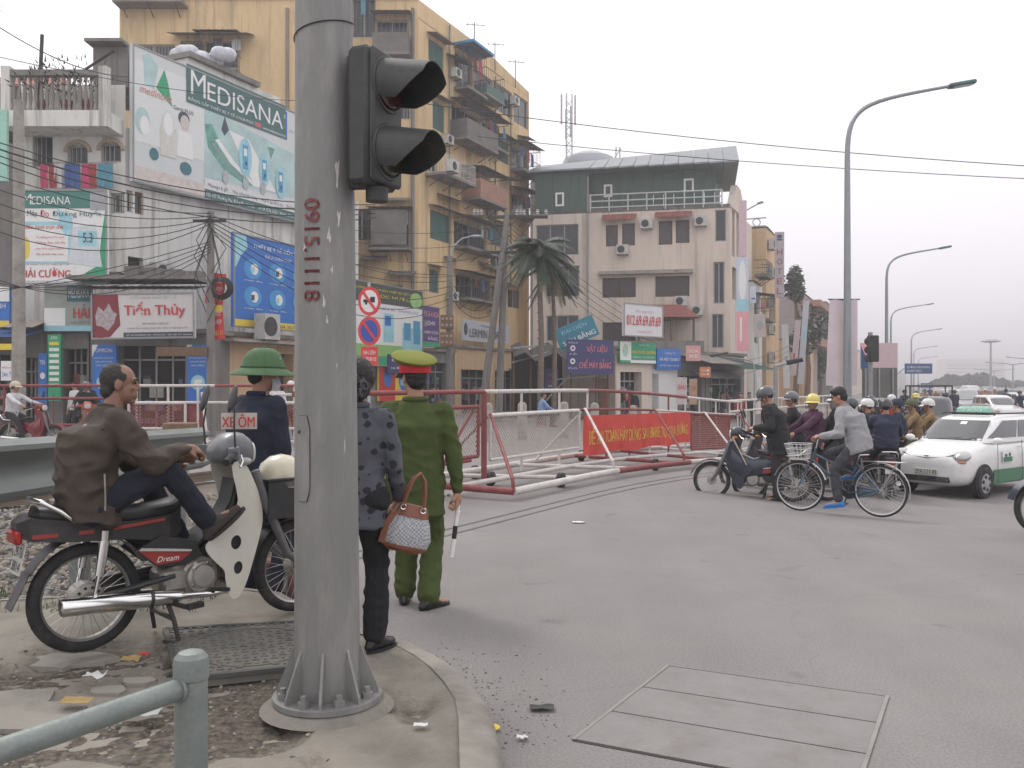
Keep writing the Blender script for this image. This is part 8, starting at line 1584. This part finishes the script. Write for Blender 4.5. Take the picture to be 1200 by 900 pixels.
# 1 man seated on the parked motorbike; his frame: +y forward along the bike
T0 = ((-2.305, 4.84, PV), R(43.3 - 90))
brn = cloth('brown_jacket', (.062, .047, .036), vs=5, var=.2); nvt = cloth('navy_trousers', (.014, .017, .030)); 
def bk(x, y, z): return (-y, x, z)          # bike frame -> rider frame
t, r = person('balding man in brown jacket sitting sideways-on astride the parked motorbike', *T0, dict(pel=bk(.0, -.02, .82), lean=.20, hunch=.12, head=(-.30, .0), twist=-.10, hR=bk(.46, -.19, 1.085), hL=bk(.46, -.04, 1.02), eR=(.6, -.3, -.9), eL=(-.5, -.3, -.8), cR=.75, cL=.6, fR=bk(.60, -.20, .66), fL=bk(.60, .16, .52), kR=(.25, .2, 1), kL=(-.3, .4, 1), tR=(.05, .78, .62), tL=(-.05, 1, .1), dR=(0, 1, -.15), nR=(-.4, .2, -1), seated=1, s=.98, vox=.009, bvox=.006,
    look=dict(skin=skin2, trousers=nvt, shoes=M('suede_shoe', (.055, .045, .038), .95, var=.2, bump=.4, bs=60), sole=M('sole_dark', (.03, .027, .025), .8), jacket=brn, jlen=.11, bulk=1.20, fold=.026, collar=M('collar_rib', (.04, .03, .024), .9), hair='balding', hairmat=M('hair_grey', (.035, .032, .030), .8, var=.4, vs=70))))
m = MB(); p = r['pel'] + r['rt'] * .205 + r['fw'] * .04; m.tube([p + V(.012, 0, .16), p + V(.022, 0, .05), p + V(.02, .0, -.03)], .005, 6); m.build('pocket_zip', alu, t, off=V(0, 0, 0))
for k in (-1, 1): MB().tube([r['nb'] + r['rt'] * k * x - r['fw'] * (y) - r['up'] * z for x, y, z in ((.02, .135, .13), (.09, .14, .135), (.16, .12, .13), (.205, .07, .10))], .004, 5).build('yoke_seam', MATS['collar_rib'], t, off=V(0, 0, 0))
# 2 man in green pith helmet, turned away
nj = cloth('navy_jacket', (.012, .016, .032))
p0 = (-1.86, 6.45, .06); T0 = (p0, R(-38))
t, r = person('standing man in navy jacket, green pith helmet and white mask', *T0, dict(pel=(0, 0, .93), lean=.06, hunch=.06, head=(-.55, -.02), hR=(.24, .10, .80), hL=(-.24, .16, .86), eR=(.9, -.4, -.3), eL=(-.9, -.4, -.3), fL=(-.12, 0, .09), fR=(.14, .05, .09), s=1.08, vox=.011,
    look=dict(trousers=nvt, shoes=black, jacket=nj, jlen=.16, bulk=1.16, collar=nj, hair='under')))
hm_ = M('pith_green', (.070, .135, .062), .8, var=.12, vs=20, bump=.2); H = r['H']; G = []
for rr, z in ((.0, .175), (.05, .168), (.09, .142), (.112, .10), (.122, .055), (.128, .035), (.150, .020), (.19, -.008), (.192, -.014), (.13, .02)): G.append([H(rr * math.cos(b) * .96, rr * math.sin(b) * 1.12 - .005, z) for b in [j * .2094 for j in range(31)]])
h = MB().grid(G[:9], .004).build('pith_helmet', hm_, t, off=V(0, 0, 0)); m = MB(); m.tube([H(.128 * math.cos(b) * .97, .128 * math.sin(b) * 1.13 - .005, .045) for b in [j * .2618 for j in range(24)]], .008, 6, closed=True); m.build('hat_band', M('pith_band', (.05, .10, .045), .8), h, off=V(0, 0, 0)); MB().ell(H(0, 0, .178), .012).build('hat_button', hm_, h, off=V(0, 0, 0))
for a in (-.9, .9, 2.2): MB().ell(H(.112 * math.cos(a), .125 * math.sin(a), .10), .006).build('vent', steel, h, off=V(0, 0, 0))
facemask(t, r, M('mask_grey', (.42, .44, .46), .85))
p = r['el'][1] * .5 + r['sh'][1] * .5; MB().grid([[p + V(.05 + .012 * math.cos(i), .05 - .03 * i, -.05 * j - .08) for i in range(3)] for j in range(4)], .004).build('armband', M('armband', (.7, .16, .03), .6), t, off=V(0, 0, 0))
# 3 woman with handbag, back to the camera, half behind the post
jw = cloth('floral_jacket', (.085, .09, .11)); n_ = jw.node_tree; bq_ = n_.nodes['Principled BSDF']; old = bq_.inputs['Base Color'].links[0].from_socket
vo = n_.nodes.new('ShaderNodeTexVoronoi'); vo.inputs['Scale'].default_value = 17; nz = n_.nodes.new('ShaderNodeTexNoise'); nz.inputs['Scale'].default_value = 22; ad = n_.nodes.new('ShaderNodeMath'); ad.operation = 'MULTIPLY_ADD'; ad.inputs[1].default_value = .55; tcc = n_.nodes.new('ShaderNodeTexCoord'); n_.links.new(tcc.outputs['Object'], vo.inputs['Vector']); n_.links.new(tcc.outputs['Object'], nz.inputs['Vector'])
n_.links.new(nz.outputs[0], ad.inputs[0]); n_.links.new(vo.outputs['Distance'], ad.inputs[2]); mr = n_.nodes.new('ShaderNodeMapRange'); mr.inputs[1].default_value = .58; mr.inputs[2].default_value = .63; n_.links.new(ad.outputs[0], mr.inputs[0]); mx_ = n_.nodes.new('ShaderNodeMix'); mx_.data_type = 'RGBA'; mx_.inputs[6].default_value = (.022, .022, .030, 1); n_.links.new(mr.outputs[0], mx_.inputs[0]); n_.links.new(old, mx_.inputs[7]); n_.links.new(mx_.outputs[2], bq_.inputs['Base Color'])
T0 = ((-.835, 4.80, PV), R(-8))
t, r = person('woman in grey floral jacket with black hair bun carrying a handbag', *T0, dict(pel=(0, 0, .86), lean=.02, head=(.2, 0), hR=(.185, .16, .82), hL=(-.22, .06, .78), eR=(.5, -.9, -.3), eL=(-1, -.5, 0), fL=(-.09, -.04, .085), fR=(.085, .06, .085), tR=(.35, .9, -.05), curl=.9, s=.91, vox=.009, bvox=.007,
    look=dict(trousers=cloth('black_trousers', (.010, .010, .012)), flare=1.08, hem=1.15, shoes=M('black_leather', (.012, .012, .013), .3), jacket=jw, jlen=.20, bulk=.96, collar=jw, hair='bun')))
H = r['H']; m = MB()
for k in range(26): a = k * 2.4; m.torus(H(.05 * math.cos(a), -.125 - .02 * (k % 3), -.03 + .05 * math.sin(a)), .022, .007, ('y', 'z', 'x')[k % 3], 10, 5)
m.build('hair_scrunchie', M('scrunchie', (.075, .078, .085), .9), t, off=V(0, 0, 0))
m = MB(); m.ell(r['nb'] - r['fw'] * .0 + V(0, .0, .02), (.07, .07, .03)); m.build('scarf', jw, t, off=V(0, 0, 0))
# her handbag
wv = M('woven_bag', (.42, .44, .47), .8, var=.3, vs=60, bump=.6, bs=90); chv = wv.node_tree; b0 = chv.nodes['Principled BSDF']; old = b0.inputs['Base Color'].links[0].from_socket; wa = chv.nodes.new('ShaderNodeTexChecker'); wa.inputs['Scale'].default_value = 90; tcc = chv.nodes.new('ShaderNodeTexCoord'); chv.links.new(tcc.outputs['Object'], wa.inputs['Vector']); wa.inputs['Color1'].default_value = (.50, .50, .50, 1); wa.inputs['Color2'].default_value = (.13, .15, .17, 1); mx_ = chv.nodes.new('ShaderNodeMix'); mx_.data_type = 'RGBA'; mx_.inputs[0].default_value = .6; chv.links.new(old, mx_.inputs[6]); chv.links.new(wa.outputs['Color'], mx_.inputs[7]); chv.links.new(mx_.outputs[2], b0.inputs['Base Color'])
lth = M('tan_leather', (.19, .065, .035), .5, var=.15); hb = pt(471, 612, 4.86); t = thing('handbag', 'grey woven handbag with tan leather trim hanging from the woman\'s arm', 'bag', (hb.x, hb.y, hb.z - .15), R(12))
def bgring(z, w, d): return [V(w * math.copysign(abs(math.cos(a)) ** .7, math.cos(a)), d * math.copysign(abs(math.sin(a)) ** .7, math.sin(a)) + .006 * math.sin(a * 8), z) for a in [i * .1745 for i in range(36)]]
rot = Matrix.Rotation(R(14), 4, 'Y'); m = MB(); m.T = rot; m.loft([bgring(*q) for q in ((.0, .08, .05), (.02, .125, .075), (.08, .14, .085), (.16, .115, .07), (.22, .085, .04), (.245, .07, .02))]); m.build('bag_body', wv, t, off=V(0, 0, 0))
m = MB(); m.T = rot; m.loft([bgring(*q) for q in ((-.004, .083, .052), (.018, .128, .078), (.035, .132, .08))]); m.build('base_trim', lth, t, off=V(0, 0, 0)); m = MB(); m.T = rot; m.loft([bgring(*q) for q in ((.19, .100, .062), (.23, .088, .045), (.25, .075, .028))]); m.build('top_flap', lth, t, off=V(0, 0, 0))
m = MB(); m.T = rot; m.loft([[V(-.13 + dx, dy, z) for dx, dy in ((-.014, -.08), (.02, -.09), (.02, .09), (-.014, .08))] for z in (.03, .12)] + [[V(-.10 + dx, dy, .2) for dx, dy in ((-.014, -.06), (.02, -.07), (.02, .07), (-.014, .06))]]); m.build('side_trim', lth, t, off=V(0, 0, 0))
for y in (-.045, .045): m = MB(); m.T = rot; m.tube([(-.055, y, .235), (-.05, y, .31), (-.03, y * .7, .39), (0, y * .3, .425), (.03, y * .7, .39), (.05, y, .31), (.055, y, .235)], .0085, 8); m.build('handle', lth, t, off=V(0, 0, 0)); 
for x in (-.055, .055): m = MB(); m.T = rot; m.torus((x, -.05, .235), .014, .004, 'y', 14, 5); m.build('ring', chrome, t, off=V(0, 0, 0))
# 4 policeman in green
gu = cloth('police_green', (.052, .074, .016), var=.08); T0 = ((-.70, 6.5, 0), R(-3))
t, r = person('policeman in bright green uniform and peaked cap holding a striped baton', *T0, dict(pel=(0, 0, .94), lean=.0, hunch=.02, head=(.55, 0), hR=(.31, .02, .79), hL=(-.30, .05, .76), eR=(.8, -.9, 0), eL=(-.8, -.9, 0), fL=(-.10, .12, .085), fR=(.10, -.04, .085), tR=(.55, .7, -.05), tL=(-.1, 1, -.05), dR=(.05, .05, -1), nR=(-1, .2, 0), curl=.95, s=1.10, shw=.19, vox=.010, bvox=.007,
    look=dict(trousers=gu, flare=1.12, hem=1.1, shoes=M('black_leather', (.012, .012, .013), .3), jacket=gu, jlen=.24, bulk=1.06, fold=.012, collar=gu, hair='under')))
H = r['H']; m = MB(); m.loft([[H(.104 * math.cos(b), .118 * math.sin(b) - .012, z) for b in [i * .2618 for i in range(24)]] for z in (.035, .09)], caps=False); bn = m.build('cap_band', M('cap_red', (.42, .012, .02), .7), t, off=V(0, 0, 0))
def tp(rr, z, tz=.05): return [H(rr * math.cos(b), rr * 1.08 * math.sin(b) + .004, z + tz * math.sin(b)) for b in [i * .2618 for i in range(24)]]
capm = cloth('cap_green', (.17, .19, .03), var=.06); m = MB(); m.loft([tp(.102, .085, 0), tp(.140, .122, .045), tp(.152, .138, .05), tp(.142, .150, .045), tp(.09, .166, .03), tp(.03, .172, .01)]); m.build('cap_crown', capm, bn, off=V(0, 0, 0))
MB().grid([[H(.10 * math.sin(b) * (1 + .1 * k), (.115 + .025 * k) * math.cos(b) + .0, .045 - .02 * k) for b in [-1.1 + .2 * j for j in range(12)]] for k in range(3)], .003).build('peak', black, bn, off=V(0, 0, 0)); MB().ell(H(0, .118, .085), (.02, .008, .02), r['HM']).build('cap_badge', yel, bn, off=V(0, 0, 0))
MB().tube([H(.085, -.01, .0), H(.09, .05, .02)], .004, 5).build('glasses_arm', black, t, off=V(0, 0, 0))
for k in (-1, 1): p = r['sh'][k] + r['up'] * .067; m = MB(); m.beam(p - r['rt'] * k * .06 + V(0, 0, .008), p + r['rt'] * k * .03 - V(0, 0, .012), .045, .010, bev=.002); m.build('epaulette', M('epaulette', (.20, .045, .03), .7), t, off=V(0, 0, 0))
w = r['wr'][1] + V(.005, .02, -.075); wb = Matrix.Rotation(T0[1], 3, 'Z') @ w + Vector(T0[0]); bt = thing('traffic_baton', 'white baton with one black band held by the policeman', 'baton', wb + V(-.03, 0, -.40)); a = wb + V(.012, 0, .06)
for k, (q0, q1, mt, rr) in enumerate(((0, .13, white, .014), (.13, .145, white, .020), (.145, .24, white, .0165), (.24, .335, black, .017), (.335, .47, white, .0165))): d = V(-.13, .02, -1).normalized(); MB().tube([a + d * q0, a + d * q1], rr, 14).build('band' if k != 0 else 'grip', mt, bt)
# ------------------------------------------------------------------ riders on the crossing
def rider(label, bike, P, lk, group=None, s=1., **kw):
    """seat a rider on a motorbike object: frame +y = bike forward"""
    l = bike.location; d = dict(pel=bk(P.get('x', .15), 0, P.get('z', .90)), lean=P.get('lean', .12), hunch=.04, head=P.get('head', (0, 0)), hR=bk(P.get('hx', .68), -.34 + P.get('hy', 0), P.get('hz', 1.05)), hL=bk(P.get('hx', .68), .34 - P.get('hy', 0), P.get('hz', 1.05)), eR=(.5, -.4, -.7), eL=(-.5, -.4, -.7), fR=bk(P.get('fx', .50), -.22, P.get('fz', .30)), fL=bk(P.get('fx', .50), .22, P.get('fz', .30)), kR=(.5, 1, .5), kL=(-.5, 1, .5), tR=(.1, 1, -.1), tL=(-.1, 1, -.1), curl=.9, nR=(0, 0, -1), nL=(0, 0, -1), seated=1, s=s, vox=.014, bvox=.0105, look=lk); d.update(kw)
    return person(label, (l.x, l.y, l.z), bike.rotation_euler.z - math.pi / 2, d, group)
blk = cloth('black_jacket', (.016, .016, .018)); gjk = cloth('grey_jacket', (.30, .30, .31)); prp = cloth('purple_jacket', (.075, .030, .06)); tanj = cloth('tan_jacket', (.26, .17, .09)); bkt = cloth('charcoal_trousers', (.022, .022, .026)); jean = cloth('dark_jeans', (.05, .052, .062)); shb = M('shoe_black', (.012, .012, .012), .5); nvj = cloth('navy_jacket2', (.025, .03, .06)); redj = cloth('red_jacket', (.30, .03, .03)); wsh = cloth('white_shirt', (.55, .55, .56)); khk = cloth('khaki', (.11, .11, .07)); lbs = cloth('blue_shirt', (.20, .30, .50))
b1 = motorbike('navy blue motorbike with cream inner shield at the head of the waiting riders', (4.36, 13.9, gz(4.3, 13.9)), R(160), paint('navy', (.018, .026, .045)), M('shield_navy', (.018, .026, .045), .3, coat=.5), group='motorbikes waiting at the crossing', holes=False, plate_txt=('29-H3', '5102'))
m = MB(); m.grid([[V(.90 - .20 * k / 4 + .03 * math.cos(y * 14), y, .98 - .42 * k / 4) for y in (-.17, -.09, 0, .09, .17)] for k in range(5)], .012); m.build('leg_apron', M('cream_apron', (.58, .50, .40), .6), b1, off=V(0, 0, 0))
t, r = rider('rider in black jacket and dark grey helmet looking down over the navy motorbike', b1, dict(x=.22, z=.99, head=(.1, -.55), lean=.26, fx=.22, fz=.10, hz=1.14, hx=.55, hy=.16), dict(trousers=bkt, shoes=shb, jacket=blk, jlen=.26, bulk=1.28), 'riders waiting at the crossing', 1.04); helmet(t, r, M('helmet_grey', (.06, .065, .075), .3, coat=.4))
b2 = motorbike('motorbike carrying the woman in the purple jacket, mostly behind the bicycle', (5.15, 14.6, gz(5.1, 14.6)), R(172), paint('silver', (.30, .31, .32)), group='motorbikes waiting at the crossing')
t, r = rider('woman in purple jacket and yellow helmet facing the camera', b2, dict(x=.2, z=.97, head=(1.0, 0), lean=.05), dict(trousers=bkt, shoes=shb, jacket=prp, bulk=1.1, collar=prp), 'riders waiting at the crossing', .97, twist=.35); helmet(t, r, M('helmet_yellow', (.60, .50, .12), .35, coat=.4))
t, r = rider('pillion rider in black with striped white helmet and face mask', b2, dict(x=-.18, z=1.0, head=(.75, 0), lean=.05, hx=.1, hy=.18, hz=.95, fx=.2, fz=.33), dict(trousers=bkt, shoes=shb, jacket=blk, bulk=1.14), 'riders waiting at the crossing', .98); helmet(t, r, M('helmet_black', (.03, .03, .035), .3, coat=.4), M('stripe_white', (.6, .6, .6), .4)); facemask(t, r, M('mask_teal', (.20, .30, .32), .85))
b3 = motorbike('dark motorbike hidden behind the rider with the dark grey helmet', (5.2, 15.7, gz(5.1, 15.6)), R(165), paint('black', (.02, .02, .022)), group='motorbikes waiting at the crossing')
t, r = rider('rider with plain grey helmet peeping between the first rider and the yellow helmet', b3, dict(x=.2, z=.98, head=(.6, 0), hz=1.0), dict(trousers=bkt, shoes=shb, jacket=blk), 'riders waiting at the crossing', 1.0); helmet(t, r, M('helmet_steel', (.10, .10, .11), .3, coat=.4))
# cyclist
bi = bicycle('blue city bicycle with white wire basket crossing in front of the taxi', (4.85, 11.8, -.135), math.atan2(.6, -.86))
t, r = person('young cyclist with bare head, grey jacket and blue sandals', (4.85, 11.8, -.135), bi.rotation_euler.z - math.pi / 2, dict(pel=bk(.27, 0, .965), lean=.36, hunch=.10, head=(.15, -.28), hR=bk(.70, -.25, 1.055), hL=bk(.70, .25, 1.055), eR=(.4, -.3, -.9), eL=(-.4, -.3, -.9), fR=bk(.34, -.12, .56), fL=bk(.50, .13, .20), kR=(.1, 1, .4), kL=(-.1, 1, .3), tR=(0, 1, -.1), tL=(0, 1, -.15), curl=.9, nR=(0, 0, -1), nL=(0, 0, -1), seated=1, s=1.02, vox=.011, bvox=.008,
    look=dict(trousers=jean, flare=.96, shoes=M('sandal_blue', (.04, .20, .50), .5), sandal=1, sole=M('sandal_sole', (.04, .16, .42), .6), jacket=gjk, jlen=.12, bulk=1.2, fold=.012, collar=M('collar_grey', (.26, .26, .27), .9), hair='thick')))
# riders behind the cyclist and left of the taxi
def quick(label, px, py, Y, rz, look, hel=None, P={}, bc=None, blab=None):
    g = gz((px - 600) / F * Y, Y); x = (px - 600) / F * Y; b = motorbike(blab or 'motorbike under ' + label, (x, Y, g), rz, bc or paint('black', (.02, .02, .022)), group='motorbikes in the traffic', holes=False); t, r = rider(label, b, dict(dict(lean=.08, z=.97), **P), look, 'riders in the traffic', vox=.02, bvox=.014)
    if hel: helmet(t, r, hel)
    return b, t, r
quick('rider in dark navy seen from behind just right of the cyclist', 1040, 0, 15.8, R(75), dict(trousers=bkt, shoes=shb, jacket=nvj, bulk=1.15), M('helmet_black', (.03, .03, .035), .3, coat=.4), dict(head=(0, -.2)), paint('blueblack', (.03, .045, .07)), 'blue-black motorbike facing away behind the cyclist')
quick('rider in navy cap left of the taxi windscreen', 1064, 0, 18.6, R(170), dict(trousers=bkt, shoes=shb, jacket=nvj), M('cap_navy', (.02, .025, .05), .8), dict(head=(-.1, 0)), None, 'motorbike beneath the rider in the navy cap')
quick('rider in tan jacket and khaki hat left of the taxi windscreen', 1082, 0, 18.8, R(172), dict(trousers=khk, shoes=shb, jacket=tanj, bulk=1.1), M('hat_khaki', (.10, .11, .07), .9), dict(head=(0, -.1)), None, 'motorbike beneath the rider in the tan jacket')
quick('rider in tan coat with white helmet right beside the taxi', 1101, 0, 18.9, R(168), dict(trousers=bkt, shoes=shb, jacket=tanj), M('helmet_white', (.6, .6, .58), .3, coat=.4), dict(head=(-.2, -.1)), None, 'motorbike beneath the rider with the white helmet')
for i, (px, Y, rz, jk, hl, lb) in enumerate(((1022, 24, 80, blk, 'helmet_black', 'rider in black far behind the cyclist\'s back'), (1050, 26, 100, redj, 'helmet_white', 'rider in red jacket beyond the navy cap'), (1112, 34, 95, blk, 'helmet_black', 'small rider in black beyond the pickup'), (1070, 31, 268, nvj, 'helmet_yellow', 'small rider with yellow helmet coming towards the crossing'), (1018, 38, 265, wsh, 'helmet_white', 'small rider in white shirt approaching beside the sign post'))):
    quick(lb, px, 0, Y, R(rz), dict(trousers=bkt, shoes=shb, jacket=jk), MATS[hl], {}, None, 'motorbike of the ' + lb)
for i, (px, Y, rz, jk, hl, lb) in enumerate(((1012, 16.4, 165, blk, 'helmet_grey', 'rider in black packed just behind the cyclist\'s head'), (1030, 17.6, 150, nvj, 'helmet_white', 'rider in navy with white helmet behind the cyclist'), (1034, 19.4, 168, blk, 'helmet_black', 'rider in black between the navy rider and the cap'), (992, 18.2, 172, jean, 'helmet_grey', 'rider in grey jacket behind the pillion in black'), (1000, 21, 170, prp, 'helmet_yellow', 'rider in dull purple deeper in the crowd'), (1094, 22.5, 172, blk, 'helmet_grey', 'rider in black deeper behind the tan riders'))):
    quick(lb, px, 0, Y, R(rz), dict(trousers=bkt, shoes=shb, jacket=jk), MATS[hl], {}, None, 'motorbike of the ' + lb)
# left street: riders and bystanders beyond the barrier
rb = motorbike('glossy dark red scooter at the far left beyond the barrier', (-12.5, 22.4, 0), R(-12), paint('crimson', (.16, .012, .02)), group='motorbikes on the far street', holes=False)
t, r = rider('rider in white cap half cut by the left edge', rb, dict(x=-.0, head=(0, 0)), dict(trousers=bkt, shoes=shb, jacket=wsh), 'riders on the far street', vox=.018); helmet(t, r, M('hat_cream', (.5, .45, .34), .8))
rb = motorbike('orange-red scooter under the rider in black with grey cap', (-11.7, 24.6, 0), R(-62), paint('orange', (.45, .06, .02)), group='motorbikes on the far street', holes=False)
t, r = rider('rider in black coat and grey cap facing the camera behind the barrier', rb, dict(head=(-.2, 0)), dict(trousers=bkt, shoes=shb, jacket=blk, bulk=1.15, collar=wsh), 'riders on the far street', vox=.016); helmet(t, r, MATS['helmet_steel'])
def stander(label, px, Y, rz, jk, tr=bkt, s=1., hel=None, sit=False, z=0, group='bystanders by the shops'):
    x = (px - 600) / F * Y; P = dict(pel=(0, 0, .92 * s), hL=(-.27, .06, .78), hR=(.27, .06, .78), eL=(-1, -.6, 0), eR=(1, -.6, 0), fL=(-.1, 0, .09), fR=(.1, .05, .09)) if not sit else dict(pel=(0, 0, .50), lean=.12, hL=(-.2, .42, .62), hR=(.2, .45, .64), eL=(-1, 0, -.6), eR=(1, 0, -.6), fL=(-.12, .42, .09), fR=(.12, .42, .09), seated=1)
    t, r = person(label, (x, Y, gz(x, Y) + z), rz, dict(P, s=s, vox=.02, bvox=.014, look=dict(trousers=tr, shoes=shb, jacket=jk)), group)
    if hel: helmet(t, r, hel)
    return t
stander('bystander in white shirt in the dark doorway at the left', 88, 27.5, R(150), wsh); stander('bystander in black beside the white shirt in the doorway', 103, 27.8, R(200), blk)
stander('person in white shirt standing just left of the traffic post', 325, 25.5, R(170), wsh, hel=None); stander('person with white cap standing at the edge of the traffic post', 341, 26.2, R(185), khk, hel=MATS['helmet_white'])
stander('man in light blue shirt sitting before the dark shed', 634, 34, R(-80), lbs, sit=True, s=1.05)
m = MB(); q = pt(634, 470, 34); m.box((q.x, 34, .22), (.4, .4, .03)); [m.cyl((q.x + a, 34 + b, 0), (q.x + a, 34 + b, .21), .02) for a in (-.16, .16) for b in (-.16, .16)]; m.top('plastic_stool', M('stool_red', (.35, .04, .03), .5), 'low red stool under the man in the blue shirt', 'stool', (q.x, 34, 0), ang=30)
stander('dark clothed passer-by at the green sign shop door', 742, 43, R(180), blk); stander('passer-by in red beyond the white railings', 868, 40, R(160), redj); stander('second passer-by beyond the white railings', 878, 41, R(200), blk)
# far traffic
car('white taxi with green lower doors and green roof sign waiting at the right', (9.0, 17.45, -.45), math.atan2(-.59, -.81), paint('white', (.72, .72, .71)), True, 1.47, green=paint('green', (.02, .16, .07)))
cg = 'cars in the distant traffic'; cb = None
specs = [(1090, 33, 250, (.04, .045, .05), 1.6, 4.2, 'dark pickup with a rack over its bed beyond the riders'), (1130, 60, 255, (.35, .36, .36), 1.75, 4.6, 'grey van farther up the road'), (1168, 46, 262, (.6, .6, .6), 1.5, 4., 'white car just above the taxi roof'), (1150, 70, 258, (.12, .03, .03), 1.6, 4.1, 'small dark red car in the far traffic'),
         (1112, 85, 255, (.45, .46, .47), 1.6, 4.2, 'silver car in the far traffic, left of the others'), (1185, 80, 262, (.10, .12, .15), 1.6, 4.2, 'dark grey car near the right edge of the traffic'), (1138, 110, 256, (.55, .55, .55), 1.9, 5.5, 'pale minibus far up the road'), (1200, 60, 262, (.5, .5, .5), 1.5, 4., 'pale car cut by the right edge in the traffic'), (1160, 130, 258, (.2, .2, .22), 1.7, 4.3, 'tiny dark car deep in the haze')]
for i, (px, Y, rz, c, H_, L_, lb) in enumerate(specs):
    x = (px - 600) / F * Y; k = car(lb, (x, Y, -.45), R(rz), paint('car%d' % i, c), False, H_, L_, cg)
    if i == 0:
        m = MB(); [m.tube([(-1.9, s_ * .7, 1.0), (-1.9, s_ * .7, 2.0), (.3, s_ * .7, 2.0), (.3, s_ * .7, 1.2)], .03, 6) for s_ in (-1, 1)]; m.tube([(.3, -.7, 2.0), (.3, .7, 2.0)], .03, 6); m.tube([(-1.9, -.7, 2.0), (-1.9, .7, 2.0)], .03, 6); m.build('rack', iron, k, off=V(0, 0, 0))
rng = random.Random(5); src = [o for o in COL.objects if o.name.startswith('person') and o.parent is None and o.get('group') == 'riders in the traffic'][:4]; bsr = [o for o in COL.objects if o.name.startswith('motorbike') and o.parent is None and o.get('group') == 'motorbikes in the traffic'][:4]
place = ['left of the pickup', 'by the left kerb', 'behind the blue sign post', 'under the smaller blue sign', 'before the grey van', 'beside the white car', 'between van and minibus', 'near the high mast', 'at the right edge', 'left of the silver car', 'under the double lamp', 'right of the dark red car']
for i, (px, Y) in enumerate(((1075, 42), (1058, 48), (1082, 55), (1096, 62), (1120, 50), (1180, 56), (1122, 75), (1165, 88), (1192, 45), (1090, 95), (1178, 105), (1155, 62))):
    x = (px - 600) / F * Y; j = i % 4
    for s_, lab, gr in ((src[j], 'distant motorcyclist ' + place[i], 'riders in the traffic'), (bsr[j], 'distant motorbike ' + place[i], 'motorbikes in the traffic')):
        c = copy_tree(s_); c.location = (x, Y, -.45); a = R(rng.choice((262, 75)) + rng.uniform(-8, 8)) if s_ is src[j] else a + math.pi / 2
        c.rotation_euler.z = a - (math.pi / 2 if s_ is src[j] else 0) if s_ is src[j] else a
        c['label'] = lab; c['group'] = gr
# motorbike wheel edge at the right border of the photo
motorbike('motorbike entering at the right border, only its front tyre showing', (6.93, 9.45, gz(6.5, 9.4)), R(172), paint('navy', (.018, .026, .045)), group='motorbikes waiting at the crossing', holes=False)
# ------------------------------------------------------------------ hazy air over the whole scene
hz = bpy.data.materials.new('haze_air'); hz.use_nodes = True; n_ = hz.node_tree; n_.nodes.remove(n_.nodes['Principled BSDF']); pv = n_.nodes.new('ShaderNodeVolumePrincipled'); pv.inputs['Color'].default_value = (.95, .93, .96, 1); pv.inputs['Density'].default_value = .0020; pv.inputs['Anisotropy'].default_value = .2
n_.links.new(pv.outputs[0], n_.nodes['Material Output'].inputs['Volume'])
m = MB(); m.box((0, 1240, 19.5), (2200, 2600, 43)); tag(m.build('haze', hz, ang=0), kind='stuff')

for o in COL.objects: S.collection.objects.link(o)
